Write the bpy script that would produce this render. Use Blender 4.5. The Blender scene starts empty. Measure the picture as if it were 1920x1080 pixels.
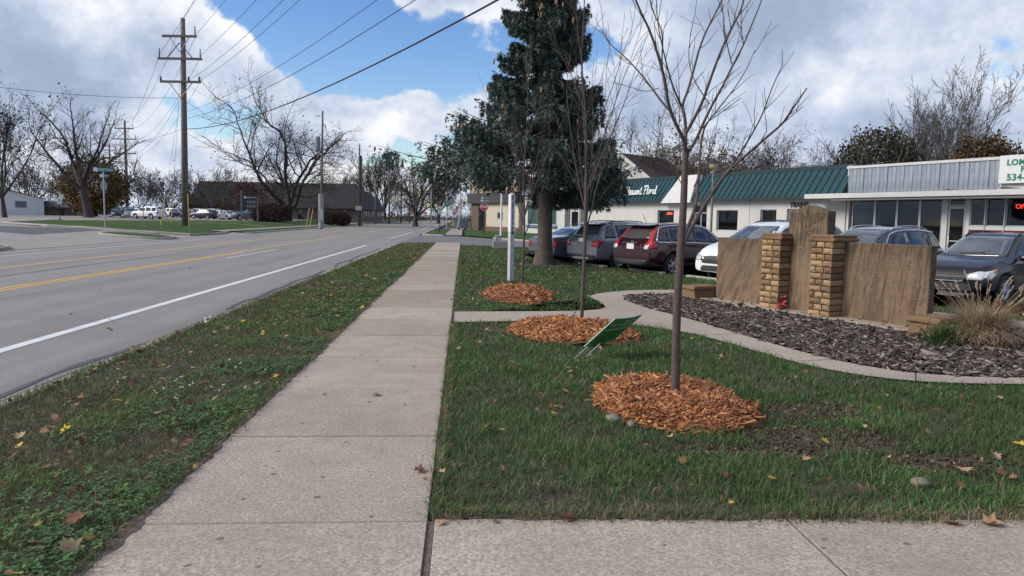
import bpy, bmesh, math, random
import numpy as np
from mathutils import Vector, Matrix
from mathutils.bvhtree import BVHTree

S = bpy.context.scene
COL = S.collection
rad = math.radians

# ------------------------------------------------------------------ camera
EYE = 1.62
FPX = 1387.0                       # focal length in pixels of a 1920 wide picture
PITCH, YAW, ROLL = 0.09414, 0.06687, 0.01694
Fv = Vector((math.sin(YAW)*math.cos(PITCH), math.cos(YAW)*math.cos(PITCH), -math.sin(PITCH)))
R0 = Vector((math.cos(YAW), -math.sin(YAW), 0)); U0 = R0.cross(Fv)
Rv = R0*math.cos(ROLL) + U0*math.sin(ROLL); Uv = -R0*math.sin(ROLL) + U0*math.cos(ROLL)
cam = bpy.data.cameras.new('camera'); cam.sensor_width = 36; cam.lens = 36*FPX/1920
cam.clip_start = 0.05; cam.clip_end = 4000
camo = bpy.data.objects.new('camera', cam); COL.objects.link(camo)
camo.matrix_world = Matrix(((Rv.x, Uv.x, -Fv.x, 0), (Rv.y, Uv.y, -Fv.y, 0), (Rv.z, Uv.z, -Fv.z, EYE), (0, 0, 0, 1)))
S.camera = camo

# ------------------------------------------------------------------ light
SUN_AZ, SUN_EL = rad(-98), rad(34)           # azimuth clockwise from +Y (over the left shoulder)
S.view_settings.view_transform = 'Standard'; S.view_settings.look = 'None'
S.view_settings.exposure = 0.98; S.view_settings.gamma = 1.0
S.view_settings.use_curve_mapping = False
S.cycles.use_denoising = True
S.cycles.max_bounces = 6; S.cycles.diffuse_bounces = 3; S.cycles.glossy_bounces = 3
S.cycles.transparent_max_bounces = 6

sun = bpy.data.lights.new('sun', 'SUN'); sun.energy = 2.0; sun.angle = rad(26); sun.color = (1, .92, .80)
suno = bpy.data.objects.new('sun', sun); COL.objects.link(suno)
sd = Vector((math.sin(SUN_AZ)*math.cos(SUN_EL), math.cos(SUN_AZ)*math.cos(SUN_EL), math.sin(SUN_EL)))
suno.rotation_euler = sd.to_track_quat('Z', 'Y').to_euler()

class NT:
    """tiny expression helper for shader node trees"""
    def __init__(s, tree): s.t = tree; s.n = tree.nodes; s.l = tree.links
    def new(s, typ, **kw):
        n = s.n.new(typ)
        for k, v in kw.items(): setattr(n, k, v)
        return n
    def put(s, sock, v):
        if v is None: return
        if hasattr(v, 'is_output'): s.l.new(v, sock)
        else: sock.default_value = v
    def m(s, op, a, b=None, c=None):
        n = s.new('ShaderNodeMath', operation=op)
        s.put(n.inputs[0], a); s.put(n.inputs[1], b); s.put(n.inputs[2], c)
        return n.outputs[0]
    def noise(s, vec, scale, detail=4, rough=.5, dim='3D', out=0, dist=0):
        n = s.new('ShaderNodeTexNoise', noise_dimensions=dim)
        if vec is not None: s.l.new(vec, n.inputs['Vector'])
        n.inputs['Scale'].default_value = scale; n.inputs['Detail'].default_value = detail
        n.inputs['Roughness'].default_value = rough; n.inputs['Distortion'].default_value = dist
        return n.outputs[out]
    def ramp(s, fac, stops, interp='LINEAR'):
        n = s.new('ShaderNodeValToRGB'); s.l.new(fac, n.inputs[0]); e = n.color_ramp.elements
        n.color_ramp.interpolation = interp
        while len(e) < len(stops): e.new(.5)
        for k, (p, c) in enumerate(stops):
            e[k].position = p; e[k].color = (c, c, c, 1) if not hasattr(c, '__len__') else (*c[:3], 1)
        return n.outputs[0]
    def sstep(s, v, a, b):
        n = s.new('ShaderNodeMapRange', interpolation_type='SMOOTHSTEP')
        s.put(n.inputs[0], v); n.inputs[1].default_value = a; n.inputs[2].default_value = b
        return n.outputs[0]
    def mix(s, fac, a, b, mode='MIX'):
        n = s.new('ShaderNodeMix', data_type='RGBA', blend_type=mode)
        s.put(n.inputs[0], fac)
        for k, v in ((6, a), (7, b)):
            if hasattr(v, 'is_output'): s.l.new(v, n.inputs[k])
            else: n.inputs[k].default_value = (*v[:3], 1)
        return n.outputs[2]

def make_world():
    w = bpy.data.worlds.new('World'); S.world = w; w.use_nodes = True
    w.cycles.sampling_method = 'MANUAL'; w.cycles.sample_map_resolution = 256
    T = NT(w.node_tree); T.n.clear()
    tc = T.new('ShaderNodeTexCoord'); D = tc.outputs['Generated']
    sep = T.new('ShaderNodeSeparateXYZ'); T.l.new(D, sep.inputs[0]); x, y, z = sep.outputs
    sky = T.new('ShaderNodeTexSky', sky_type='NISHITA'); sky.sun_disc = False
    sky.sun_elevation = SUN_EL; sky.sun_rotation = SUN_AZ; sky.air_density = 1.0; sky.dust_density = .6; sky.ozone_density = 1.6
    zc = T.m('MAXIMUM', z, 0.0)
    den = T.m('ADD', zc, .16)
    cv = T.new('ShaderNodeCombineXYZ')
    T.l.new(T.m('DIVIDE', x, den), cv.inputs[0]); T.l.new(T.m('DIVIDE', y, den), cv.inputs[1])
    P = cv.outputs[0]
    # warped azimuth / elevation (degrees) in which the big cloud banks are set out
    az = T.m('MULTIPLY', T.m('ARCTAN2', x, y), 57.2958)
    el = T.m('MULTIPLY', T.m('ARCSINE', z), 57.2958)
    wn = T.noise(D, 7, 4, .6, out=1)
    ws = T.new('ShaderNodeSeparateColor'); T.l.new(wn, ws.inputs[0])
    az = T.m('ADD', az, T.m('MULTIPLY', T.m('SUBTRACT', ws.outputs[0], .5), 9))
    el = T.m('ADD', el, T.m('MULTIPLY', T.m('SUBTRACT', ws.outputs[1], .5), 5.5))
    def blob(a0, e0, sa, se):
        u = T.m('DIVIDE', T.m('SUBTRACT', az, a0), sa); v = T.m('DIVIDE', T.m('SUBTRACT', el, e0), se)
        q = T.m('ADD', T.m('MULTIPLY', u, u), T.m('MULTIPLY', v, v))
        return T.m('EXPONENT', T.m('MULTIPLY', q, -1))
    def blobs(lst, base):
        acc = base
        for amp, *b in lst: acc = T.m('MULTIPLY_ADD', blob(*b), amp, acc)
        return acc
    n1 = T.noise(P, 1.5, 5, .58)
    n2 = T.noise(D, 15, 5, .66)
    cov = T.m('ADD', T.m('MULTIPLY', n1, .55), T.m('MULTIPLY', n2, .62))      # ~.58 mean
    cov = T.m('ADD', cov, -.02)
    lowband = T.m('EXPONENT', T.m('MULTIPLY', T.m('ABSOLUTE', el), -.28))
    cov = T.m('MULTIPLY_ADD', lowband, .14, cov)
    cov = blobs([(-.46, -10, 14.0, 6.5, 3.8), (-.36, -16, 16.5, 4, 2.6), (-.34, -3, 11, 6.5, 2.2), (-.30, -18, 7.0, 3.5, 1.6), (-.16, -5, 4.6, 3.5, 1.0), (-.2, 9.5, 12.5, 3, 1.8),
                 (.36, -28, 11, 8, 5.5), (.34, -19, 11.8, 3.5, 2.0), (.34, -13.5, 9.6, 3.6, 1.3), (.3, 21, 9, 14, 8), (.36, -3, 15.8, 5.5, 1.3), (.26, -5, 7.6, 6, 1.7), (.22, -21, 4.5, 7, 2)], cov)
    mask = T.sstep(cov, .50, .62)
    # light and dark inside the clouds: thick, low parts are grey, edges and tops bright
    s1 = T.noise(P, 1.1, 4, .55); s2 = T.noise(D, 10, 5, .66)
    sh = T.m('ADD', T.m('MULTIPLY', s1, .45), T.m('MULTIPLY', s2, .75))       # ~.6
    thick = T.sstep(cov, .56, 1.05)
    sh = T.m('MULTIPLY_ADD', thick, -.22, sh)
    sh = blobs([(-.13, -29, 8.0, 8, 2.4), (.22, -25, 13.6, 7, 2.3), (.22, -17.5, 12.2, 2.5, 1.4), (.16, -16, 3, 18, 1.6), (.26, -6, 6.8, 2.0, 1.3), (-.24, 23, 15, 7, 2.6), (-.06, 30, 8, 12, 4),
                (.16, 24, 10.5, 10, 2.2), (.16, 2, 15.5, 6, 2), (-.08, 13, 8, 5, 2), (.12, 14, 5, 8, 2)], sh)
    ccol = T.ramp(T.sstep(sh, .22, .84), [(0, (.185, .225, .31)), (.3, (.245, .29, .375)), (.6, (.325, .365, .435)), (.82, (.405, .43, .475)), (1, (.51, .515, .525))])
    bg1 = T.new('ShaderNodeBackground'); bg1.inputs[1].default_value = .085
    hs = T.new('ShaderNodeHueSaturation'); hs.inputs['Saturation'].default_value = 1.3; hs.inputs['Hue'].default_value = .512; hs.inputs['Value'].default_value = 1.0
    T.l.new(sky.outputs[0], hs.inputs['Color']); T.l.new(hs.outputs[0], bg1.inputs[0])
    bg2 = T.new('ShaderNodeBackground'); T.l.new(ccol, bg2.inputs[0]); bg2.inputs[1].default_value = 1.0
    mx = T.new('ShaderNodeMixShader'); T.l.new(mask, mx.inputs[0]); T.l.new(bg1.outputs[0], mx.inputs[1]); T.l.new(bg2.outputs[0], mx.inputs[2])
    out = T.new('ShaderNodeOutputWorld'); T.l.new(mx.outputs[0], out.inputs[0])
make_world()

# ------------------------------------------------------------------ helpers
TK = [(-5000, .7), (-45, .7), (-26, .5), (-21, .15), (-18.4, 0), (5000, 0)]
def terr(x): return float(np.interp(x, [k[0] for k in TK], [k[1] for k in TK]))
def ray(px, py): return Fv*FPX + Rv*(px-960) + Uv*(540-py)
def at(px, py, z=0.0):
    d = ray(px, py); t = (z-EYE)/d.z; return Vector((d.x*t, d.y*t, z))
def atd(px, dist):
    """ground point in the column px (taken at the horizon) at a distance"""
    d = ray(px, 407+(px-869)*.01694); h = math.hypot(d.x, d.y); x, y = d.x/h*dist, d.y/h*dist
    return Vector((x, y, terr(x)))
def att(px, py):
    z = 0
    for _ in range(30):
        p = at(px, py, z); z = .5*z + .5*terr(p.x)
    return Vector((p.x, p.y, terr(p.x)))
ANG = rad(22.5)
AV = Vector((-math.sin(ANG), math.cos(ANG), 0)); NV = Vector((-math.cos(ANG), -math.sin(ANG), 0))
def nr(n, r, z=0): return NV*n - AV*r + Vector((0, 0, z))       # street grid of the side street: n towards us, r to the right
GRID_ROT = rad(-67.5)

def tag(o, label=None, cat=None, group=None, kind=None):
    if label: o['label'] = label
    if cat: o['category'] = cat
    if group: o['group'] = group
    if kind: o['kind'] = kind
    return o
def empty(name, loc=(0, 0, 0), rz=0, label=None, cat=None, group=None):
    o = bpy.data.objects.new(name, None); COL.objects.link(o); o.location = loc; o.rotation_euler = (0, 0, rz)
    o.empty_display_size = .2
    return tag(o, label, cat, group)

class MB:
    def __init__(s): s.v = []; s.f = []; s.mi = []; s.cur = 0
    def add(s, vs, fs):
        b = len(s.v); s.v.extend([tuple(p) for p in vs]); s.f.extend([tuple(i+b for i in f) for f in fs]); s.mi.extend([s.cur]*len(fs)); return s
    def box(s, x0, x1, y0, y1, z0, z1):
        return s.add([(x0,y0,z0),(x1,y0,z0),(x1,y1,z0),(x0,y1,z0),(x0,y0,z1),(x1,y0,z1),(x1,y1,z1),(x0,y1,z1)],
                     [(0,3,2,1),(4,5,6,7),(0,1,5,4),(1,2,6,5),(2,3,7,6),(3,0,4,7)])
    def bbox(s, x0, x1, y0, y1, z0, z1, b=.01):
        """box with all edges chamfered"""
        xs=(x0,x1); ys=(y0,y1); zs=(z0,z1); V=[]; ix={}
        for i in (0,1):
            for j in (0,1):
                for k in (0,1):
                    for a in range(3):
                        p=[xs[i],ys[j],zs[k]]
                        for ax,q in ((0,i),(1,j),(2,k)):
                            if ax!=a: p[ax]+= b*(1-2*q)
                        ix[i,j,k,a]=len(V); V.append(p)
        F=[]
        for i in (0,1):
            F.append([ix[i,j,k,0] for j,k in ((0,0),(1,0),(1,1),(0,1))][::1 if i else -1])
            F.append([ix[j,i,k,1] for j,k in ((0,0),(1,0),(1,1),(0,1))][::-1 if i else 1])
            F.append([ix[j,k,i,2] for j,k in ((0,0),(1,0),(1,1),(0,1))][::1 if i else -1])
        for i in (0,1):
            for j in (0,1):
                q=[ix[i,j,0,0],ix[i,j,1,0],ix[i,j,1,1],ix[i,j,0,1]]; F.append(q if (i+j)%2 else q[::-1])
                q=[ix[i,0,j,0],ix[i,1,j,0],ix[i,1,j,2],ix[i,0,j,2]]; F.append(q[::-1] if (i+j)%2 else q)
                q=[ix[0,i,j,1],ix[1,i,j,1],ix[1,i,j,2],ix[0,i,j,2]]; F.append(q if (i+j)%2 else q[::-1])
                for k in (0,1):
                    t=[ix[i,j,k,0],ix[i,j,k,1],ix[i,j,k,2]]; F.append(t if (i+j+k)%2 else t[::-1])
        return s.add(V,F)
    def bar(s, p0, p1, w, h=None, n=4):
        p0, p1 = Vector(p0), Vector(p1); h = h or w; d = (p1-p0).normalized()
        up = Vector((0,0,1)) if abs(d.z) < .95 else Vector((0,1,0)); a = d.cross(up).normalized(); b = a.cross(d)
        q = [a*w/2+b*h/2, -a*w/2+b*h/2, -a*w/2-b*h/2, a*w/2-b*h/2]
        return s.add([p0+k for k in q]+[p1+k for k in q], [(3,2,1,0),(4,5,6,7)]+[(i,(i+1)%4,4+(i+1)%4,4+i) for i in range(4)])
    def tube(s, pts, rr, n=6, cap=True):
        pts = np.array([tuple(p) for p in pts], float); k = len(pts)
        rr = np.full(k, rr, float) if np.isscalar(rr) else np.asarray(rr, float)
        t = np.gradient(pts, axis=0); t /= np.linalg.norm(t, axis=1)[:, None]+1e-12
        ref = np.array([0,0,1.]) if abs(t[0,2]) < .9 else np.array([1.,0,0])
        a = np.cross(t, ref); a /= np.linalg.norm(a, axis=1)[:, None]+1e-12; b = np.cross(t, a)
        th = np.arange(n)*2*math.pi/n
        V = pts[:,None,:] + rr[:,None,None]*(a[:,None,:]*np.cos(th)[None,:,None] + b[:,None,:]*np.sin(th)[None,:,None])
        F = [(i*n+j, i*n+(j+1)%n, (i+1)*n+(j+1)%n, (i+1)*n+j) for i in range(k-1) for j in range(n)]
        if cap: F += [tuple(range(n))[::-1], tuple((k-1)*n+j for j in range(n))]
        return s.add(V.reshape(-1,3).tolist(), F)
    def lathe(s, prof, n=16, c=(0,0,0), axis='z', closed=False):
        V=[]; k=len(prof)
        for r,h in prof:
            for j in range(n):
                t=2*math.pi*j/n; a,b=r*math.cos(t),r*math.sin(t)
                V.append({'z':(a,b,h),'y':(b,h,a),'x':(h,a,b)}[axis])
        V=[(p[0]+c[0],p[1]+c[1],p[2]+c[2]) for p in V]
        F=[(i*n+j,i*n+(j+1)%n,((i+1)%k)*n+(j+1)%n,((i+1)%k)*n+j) for i in range(k if closed else k-1) for j in range(n)]
        if not closed: F+=[tuple(range(n))[::-1],tuple((k-1)*n+j for j in range(n))]
        return s.add(V,F)
    def prism(s, poly, z0, z1):
        n=len(poly); return s.add([(x,y,z0) for x,y in poly]+[(x,y,z1) for x,y in poly],[tuple(range(n))[::-1],tuple(range(n,2*n))]+[(i,(i+1)%n,n+(i+1)%n,n+i) for i in range(n)])
    def prism_y(s, poly, y0, y1):
        """polygon in x,z pulled along y"""
        n=len(poly); return s.add([(x,y0,z) for x,z in poly]+[(x,y1,z) for x,z in poly],[tuple(range(n)),tuple(range(n,2*n))[::-1]]+[(i,n+i,n+(i+1)%n,(i+1)%n) for i in range(n)])
    def ball(s, c, r, n=8, m=5):
        r = (r,r,r) if np.isscalar(r) else r; V=[]
        for i in range(1,m):
            for j in range(n):
                a=math.pi*i/m; t=2*math.pi*j/n; V.append((c[0]+r[0]*math.sin(a)*math.cos(t),c[1]+r[1]*math.sin(a)*math.sin(t),c[2]+r[2]*math.cos(a)))
        V+=[(c[0],c[1],c[2]+r[2]),(c[0],c[1],c[2]-r[2])]; T,B=len(V)-2,len(V)-1
        F=[(i*n+j,(i+1)*n+j,(i+1)*n+(j+1)%n,i*n+(j+1)%n) for i in range(m-2) for j in range(n)]
        F+=[(T,j,(j+1)%n) for j in range(n)]+[(B,(m-2)*n+(j+1)%n,(m-2)*n+j) for j in range(n)]
        return s.add(V,F)
    def mesh(s, name, mats, smooth=False):
        me=bpy.data.meshes.new(name); me.from_pydata(s.v,[],s.f)
        for m_ in (mats if isinstance(mats,(list,tuple)) else [mats]): me.materials.append(m_)
        if any(s.mi): me.polygons.foreach_set('material_index', s.mi)
        if smooth: me.polygons.foreach_set('use_smooth',[True]*len(s.f))
        me.update(); return me
    def build(s, name, mats, parent=None, smooth=False, **kw):
        return link(name, s.mesh(name, mats, smooth), parent, **kw)

def link(name, me, parent=None, loc=None, rot=None, **kw):
    o=bpy.data.objects.new(name, me); COL.objects.link(o)
    if parent: o.parent=parent
    if loc is not None: o.location=loc
    if rot is not None: o.rotation_euler=rot
    return tag(o, **kw)

def np_mesh(name, V, F4=None, F3=None, mat=None, attr=None):
    """fast mesh from numpy arrays of quads and triangles"""
    me=bpy.data.meshes.new(name); V=np.asarray(V,np.float32); me.vertices.add(len(V)); me.vertices.foreach_set('co',V.ravel())
    parts=[a.astype(np.int32) for a in (F4,F3) if a is not None and len(a)]
    loops=np.concatenate([a.ravel() for a in parts]); tot=np.concatenate([np.full(len(a),a.shape[1],np.int32) for a in parts])
    st=np.concatenate([[0],np.cumsum(tot)[:-1]]).astype(np.int32)
    me.loops.add(len(loops)); me.loops.foreach_set('vertex_index',loops)
    me.polygons.add(len(tot)); me.polygons.foreach_set('loop_start',st); me.polygons.foreach_set('loop_total',tot)
    if mat: me.materials.append(mat)
    if attr is not None:
        at_=me.attributes.new('rnd','FLOAT','POINT'); at_.data.foreach_set('value',np.asarray(attr,np.float32))
    me.update(calc_edges=True); return me

def copy_tree(o, parent=None):
    c=o.copy(); COL.objects.link(c); c.parent=parent
    for ch in list(o.children): copy_tree(ch, c)
    return c

def sheet(name, poly, off, mat, kind='structure', parent=None, **kw):
    """flat polygon laid on the terrain, cut where the terrain bends"""
    bm=bmesh.new(); bm.faces.new([bm.verts.new((x,y,0)) for x,y in [(p[0],p[1]) for p in poly]])
    for k,_ in TK[1:-1]:
        bmesh.ops.bisect_plane(bm, geom=bm.verts[:]+bm.edges[:]+bm.faces[:], plane_co=(k,0,0), plane_no=(1,0,0))
    for v in bm.verts: v.co.z=terr(v.co.x)+off
    bmesh.ops.triangulate(bm, faces=bm.faces[:]); bmesh.ops.recalc_face_normals(bm, faces=bm.faces[:])
    if sum(f.normal.z for f in bm.faces)<0: bmesh.ops.reverse_faces(bm, faces=bm.faces[:])
    me=bpy.data.meshes.new(name); bm.to_mesh(me); bm.free(); me.materials.append(mat)
    return link(name, me, parent, kind=kind if not parent else None, **kw)

def text_mesh(txt, size, mat, ext=.004, shear=0, bold=0, align='CENTER', space=1):
    cu=bpy.data.curves.new('lettering','FONT'); cu.body=txt; cu.size=size; cu.extrude=ext; cu.shear=shear; cu.offset=bold; cu.space_character=space
    cu.align_x=align; cu.align_y='CENTER'; cu.resolution_u=3
    o=bpy.data.objects.new('lettering',cu); COL.objects.link(o); bpy.context.view_layer.update()
    me=bpy.data.meshes.new_from_object(o.evaluated_get(bpy.context.evaluated_depsgraph_get()))
    bpy.data.objects.remove(o); bpy.data.curves.remove(cu); me.name='lettering'; me.materials.clear(); me.materials.append(mat); return me

def chaikin(p, it=2, closed=True):
    p=[Vector(q) for q in p]
    for _ in range(it):
        q=[]; n=len(p)
        for i in range(n if closed else n-1):
            a,b=p[i],p[(i+1)%n]; q+= [a*.75+b*.25, a*.25+b*.75]
        p=q if closed else [p[0]]+q+[p[-1]]
    return p
def inpoly(x, y, poly):
    c=np.zeros(len(x),bool); n=len(poly)
    for i in range(n):
        x0,y0=poly[i][0],poly[i][1]; x1,y1=poly[(i+1)%n][0],poly[(i+1)%n][1]
        if y0==y1: continue
        c^=((y0>y)!=(y1>y))&(x<(x1-x0)*(y-y0)/(y1-y0)+x0)
    return c

# ------------------------------------------------------------------ materials
def mat(name, col, rough=.8, var=.0, vscale=8, col2=None, bump=0, bscale=60, metal=0, coat=0, spec=.5, fine=0, fscale=200, detail=4, emit=None, coords='Object'):
    m=bpy.data.materials.new(name); m.use_nodes=True; T=NT(m.node_tree); b=T.n['Principled BSDF']
    b.inputs['Roughness'].default_value=rough; b.inputs['Metallic'].default_value=metal; b.inputs['Coat Weight'].default_value=coat
    b.inputs['Coat Roughness'].default_value=.04; b.inputs['Specular IOR Level'].default_value=spec; b.inputs['Base Color'].default_value=(*col,1)
    V=None
    if var or col2 or bump or fine:
        V=T.new('ShaderNodeTexCoord').outputs[coords]
    c=None
    if var or col2:
        n=T.noise(V,vscale,detail,.6)
        c2=col2 or tuple(k*(1-var) for k in col); c1=col if col2 else tuple(min(1,k*(1+var)) for k in col)
        c=T.ramp(n,[(.3,c2),(.7,c1)])
    if fine:
        n=T.noise(V,fscale,2,.7); f=T.ramp(n,[(.25,1-fine),(.75,1+fine)])
        c=T.mix(1.0,c if c is not None else col,f,'MULTIPLY')
    if c is not None: T.l.new(c,b.inputs['Base Color'])
    if bump:
        bn=T.new('ShaderNodeBump'); bn.inputs['Strength'].default_value=1; bn.inputs['Distance'].default_value=bump
        T.l.new(T.noise(V,bscale,4,.6),bn.inputs['Height']); T.l.new(bn.outputs[0],b.inputs['Normal'])
    if emit: b.inputs['Emission Color'].default_value=(*emit[0],1); b.inputs['Emission Strength'].default_value=emit[1]
    return m
def speckle_mat(name, col, dark, light, stain=.25, rough=.9, s=1.0, bump=.002, pit=.0, tone=0, lanes=0):
    """pale aggregate, dark pits, broad stains: concrete and asphalt"""
    m=bpy.data.materials.new(name); m.use_nodes=True; T=NT(m.node_tree); b=T.n['Principled BSDF']; b.inputs['Roughness'].default_value=rough
    b.inputs['Specular IOR Level'].default_value=.3
    V=T.new('ShaderNodeNewGeometry').outputs['Position']
    big=T.noise(V,.55,5,.62); mid=T.noise(V,3.3,5,.65); fine=T.noise(V,70*s,3,.75); fin2=T.noise(V,150*s,2,.6)
    c=T.mix(T.ramp(fine,[(.36,0),(.66,1)]),dark,light)
    c=T.mix(.32,c,col)
    c=T.mix(T.m('MULTIPLY',T.sstep(fin2,.62,.70),.65),c,tuple(min(1,k*1.9) for k in col))
    st=T.m('MULTIPLY',T.ramp(big,[(.38,1),(.62,0)]),stain); c=T.mix(st,c,tuple(k*.55 for k in col))
    st=T.m('MULTIPLY',T.ramp(mid,[(.35,1),(.55,0)]),stain*.7); c=T.mix(st,c,tuple(k*.6 for k in col))
    if pit:
        pv=T.new('ShaderNodeTexVoronoi',voronoi_dimensions='2D'); T.l.new(V,pv.inputs['Vector']); pv.inputs['Scale'].default_value=2.6; pv.inputs['Randomness'].default_value=1
        pc=T.new('ShaderNodeSeparateColor'); T.l.new(pv.outputs['Color'],pc.inputs[0])
        pd=T.m('SUBTRACT',T.m('ADD',pv.outputs['Distance'],T.m('MULTIPLY',T.noise(V,30,3,.7),.13)),T.m('MULTIPLY',pc.outputs[0],.075))
        pm=T.m('MULTIPLY',T.m('SUBTRACT',1,T.sstep(pd,.035,.06)),pit)
        c=T.mix(pm,c,tuple(k*.3 for k in col))
    if tone:
        oi=T.new('ShaderNodeObjectInfo'); c=T.mix(1.0,c,T.ramp(oi.outputs['Random'],[(0,(1-tone,1-tone*1.1,1-tone*1.2)),(1,1+tone*.5)]),'MULTIPLY')
        bl=T.noise(V,1.7,6,.72,dist=.6); c=T.mix(T.m('MULTIPLY',T.ramp(bl,[(.44,0),(.62,1)]),.34),c,tuple(k*.62 for k in col))
    if lanes:
        mp=T.new('ShaderNodeMapping'); T.l.new(V,mp.inputs[0]); mp.inputs['Scale'].default_value=(.9,.035,1); ln=T.noise(mp.outputs[0],1.6,5,.6); c=T.mix(T.m('MULTIPLY',T.ramp(ln,[(.40,0),(.66,1)]),lanes),c,tuple(k*.55 for k in col))
        pn=T.noise(V,.22,3,.5); c=T.mix(T.m('MULTIPLY',T.sstep(pn,.58,.62),.16),c,tuple(k*.5 for k in col))
    T.l.new(c,b.inputs['Base Color'])
    bn=T.new('ShaderNodeBump'); bn.inputs['Distance'].default_value=bump; bn.inputs['Strength'].default_value=.8
    T.l.new(fine,bn.inputs['Height']); T.l.new(bn.outputs[0],b.inputs['Normal']); return m
def attr_mat(name, stops, rough=.7, vscale=0, vcol=None, spec=.2, trans=0):
    """colour picked per blade / leaf by the stored random value"""
    m=bpy.data.materials.new(name); m.use_nodes=True; T=NT(m.node_tree); b=T.n['Principled BSDF']
    b.inputs['Roughness'].default_value=rough; b.inputs['Specular IOR Level'].default_value=spec
    a=T.new('ShaderNodeAttribute',attribute_name='rnd'); c=T.ramp(a.outputs['Fac'],stops)
    if vscale:
        V=T.new('ShaderNodeNewGeometry').outputs['Position']; n=T.noise(V,vscale,4,.6); c=T.mix(T.ramp(n,[(.40,0),(.66,.75)]),c,vcol)
    T.l.new(c,b.inputs['Base Color'])
    if trans:
        t=T.new('ShaderNodeBsdfTranslucent'); T.l.new(c,t.inputs[0]); mx=T.new('ShaderNodeMixShader'); mx.inputs[0].default_value=trans
        o=T.n['Material Output']; T.l.new(b.outputs[0],mx.inputs[1]); T.l.new(t.outputs[0],mx.inputs[2]); T.l.new(mx.outputs[0],o.inputs[0])
    return m

M={}
M['concrete']=speckle_mat('sidewalk concrete',(.375,.315,.262),(.15,.122,.098),(.61,.52,.44),.30,pit=.9,tone=.15,bump=.004,s=.75)
M['walk']=speckle_mat('path concrete',(.37,.305,.255),(.20,.162,.132),(.53,.45,.385),.32)
M['kerb']=speckle_mat('kerb concrete',(.34,.31,.275),(.24,.21,.185),(.43,.40,.36),.3)
M['far_concrete']=speckle_mat('driveway concrete',(.29,.27,.245),(.23,.21,.19),(.35,.325,.295),.3,s=.3)
M['asphalt']=speckle_mat('worn grey asphalt',(.24,.225,.213),(.11,.103,.098),(.39,.365,.345),.14,s=.7,bump=.005,lanes=.42)
M['asphalt_dark']=speckle_mat('dark asphalt',(.10,.105,.115),(.07,.07,.08),(.14,.145,.15),.25,s=.6)
M['lot']=speckle_mat('parking asphalt',(.15,.148,.145),(.10,.10,.10),(.2,.2,.2),.2,s=.6)
M['white_paint']=mat('white road paint',(.60,.61,.62),.7,.12,3,fine=.12,fscale=90)
M['yellow_paint']=mat('yellow road paint',(.60,.36,.08),.7,.15,3,fine=.15,fscale=90)
M['tar']=mat('crack sealing tar',(.06,.06,.066),.55)
M['edge_dirt']=mat('dirt and fine litter',(.115,.088,.066),1,.45,30,bump=.01,bscale=60,fine=.4,fscale=120)
M['crack']=mat('dirt in joint',(.05,.037,.028),1,.3,20)
M['soil']=mat('bare soil',(.062,.047,.036),1,.35,14,bump=.012,bscale=40,fine=.3,fscale=120)
M['turf']=mat('turf soil under the grass',(.105,.074,.052),1,col2=(.062,.046,.032),vscale=5,bump=.035,bscale=24,fine=.35,fscale=90)
def turf_far(name,c1,c2,c3):
    m=bpy.data.materials.new(name); m.use_nodes=True; T=NT(m.node_tree); b=T.n['Principled BSDF']; b.inputs['Roughness'].default_value=1; b.inputs['Specular IOR Level'].default_value=.1
    V=T.new('ShaderNodeNewGeometry').outputs['Position']
    c=T.mix(T.ramp(T.noise(V,.6,6,.7),[(.35,0),(.65,1)]),c1,c2); c=T.mix(T.ramp(T.noise(V,14,5,.75),[(.40,0),(.68,1)]),c,c3)
    c=T.mix(T.m('MULTIPLY',T.sstep(T.noise(V,22,2,.6),.70,.76),.5),c,(.28,.2,.11))
    T.l.new(c,b.inputs['Base Color']); bn=T.new('ShaderNodeBump'); bn.inputs['Distance'].default_value=.05; T.l.new(T.noise(V,18,4,.7),bn.inputs['Height']); T.l.new(bn.outputs[0],b.inputs['Normal']); return m
M['lawn_far']=turf_far('lawn seen from afar',(.045,.092,.027),(.078,.130,.040),(.030,.055,.018))
M['ground']=turf_far('rough ground',(.09,.085,.055),(.075,.09,.045),(.07,.06,.045))
M['mulch_soil']=mat('dark mulch base',(.07,.058,.05),1,.4,30,bump=.01,bscale=60)
M['white_metal']=mat('white painted metal',(.7,.7,.7),.4); M['black_metal']=mat('black painted post',(.02,.02,.022),.5)
M['galv']=mat('galvanised steel',(.38,.40,.42),.45,.15,20,metal=.6)
M['dark_glass']=mat('dark glass',(.012,.015,.018),.03,spec=.8)
M['chrome']=mat('chrome trim',(.75,.76,.78),.12,metal=1)
M['rubber']=mat('tyre rubber',(.018,.018,.018),.8); M['alloy']=mat('alloy wheel',(.50,.51,.53),.35,metal=.6)
M['black_plastic']=mat('black plastic trim',(.022,.023,.025),.55)
M['red_lens']=mat('red tail lens',(.42,.02,.02),.12,spec=.7); M['clear_lens']=mat('clear lamp lens',(.62,.63,.64),.08,metal=.35,spec=.7)
M['amber_lens']=mat('amber lens',(.62,.20,.03),.15); M['plate']=mat('licence plate',(.62,.65,.68),.4,.15,30)
M['wire']=mat('black cable',(.012,.012,.014),.6)
def bark(name,c,s=20,b=.01): return mat(name,c,.95,.35,s,bump=b,bscale=s*2.2)
M['bark']=bark('sapling bark',(.085,.062,.055),30,.004); M['bark_dark']=bark('dark bark',(.055,.045,.042),6,.03); M['bark_spruce']=bark('spruce bark',(.115,.090,.080),9,.03)
M['bark_grey']=bark('grey bark',(.10,.088,.08),6,.03)
M['pole_wood']=bark('weathered pole wood',(.13,.11,.10),5,.01)
def paint(name,c,metal=.35): return mat(name,c,.28,metal=metal,coat=1,spec=.5)

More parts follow.
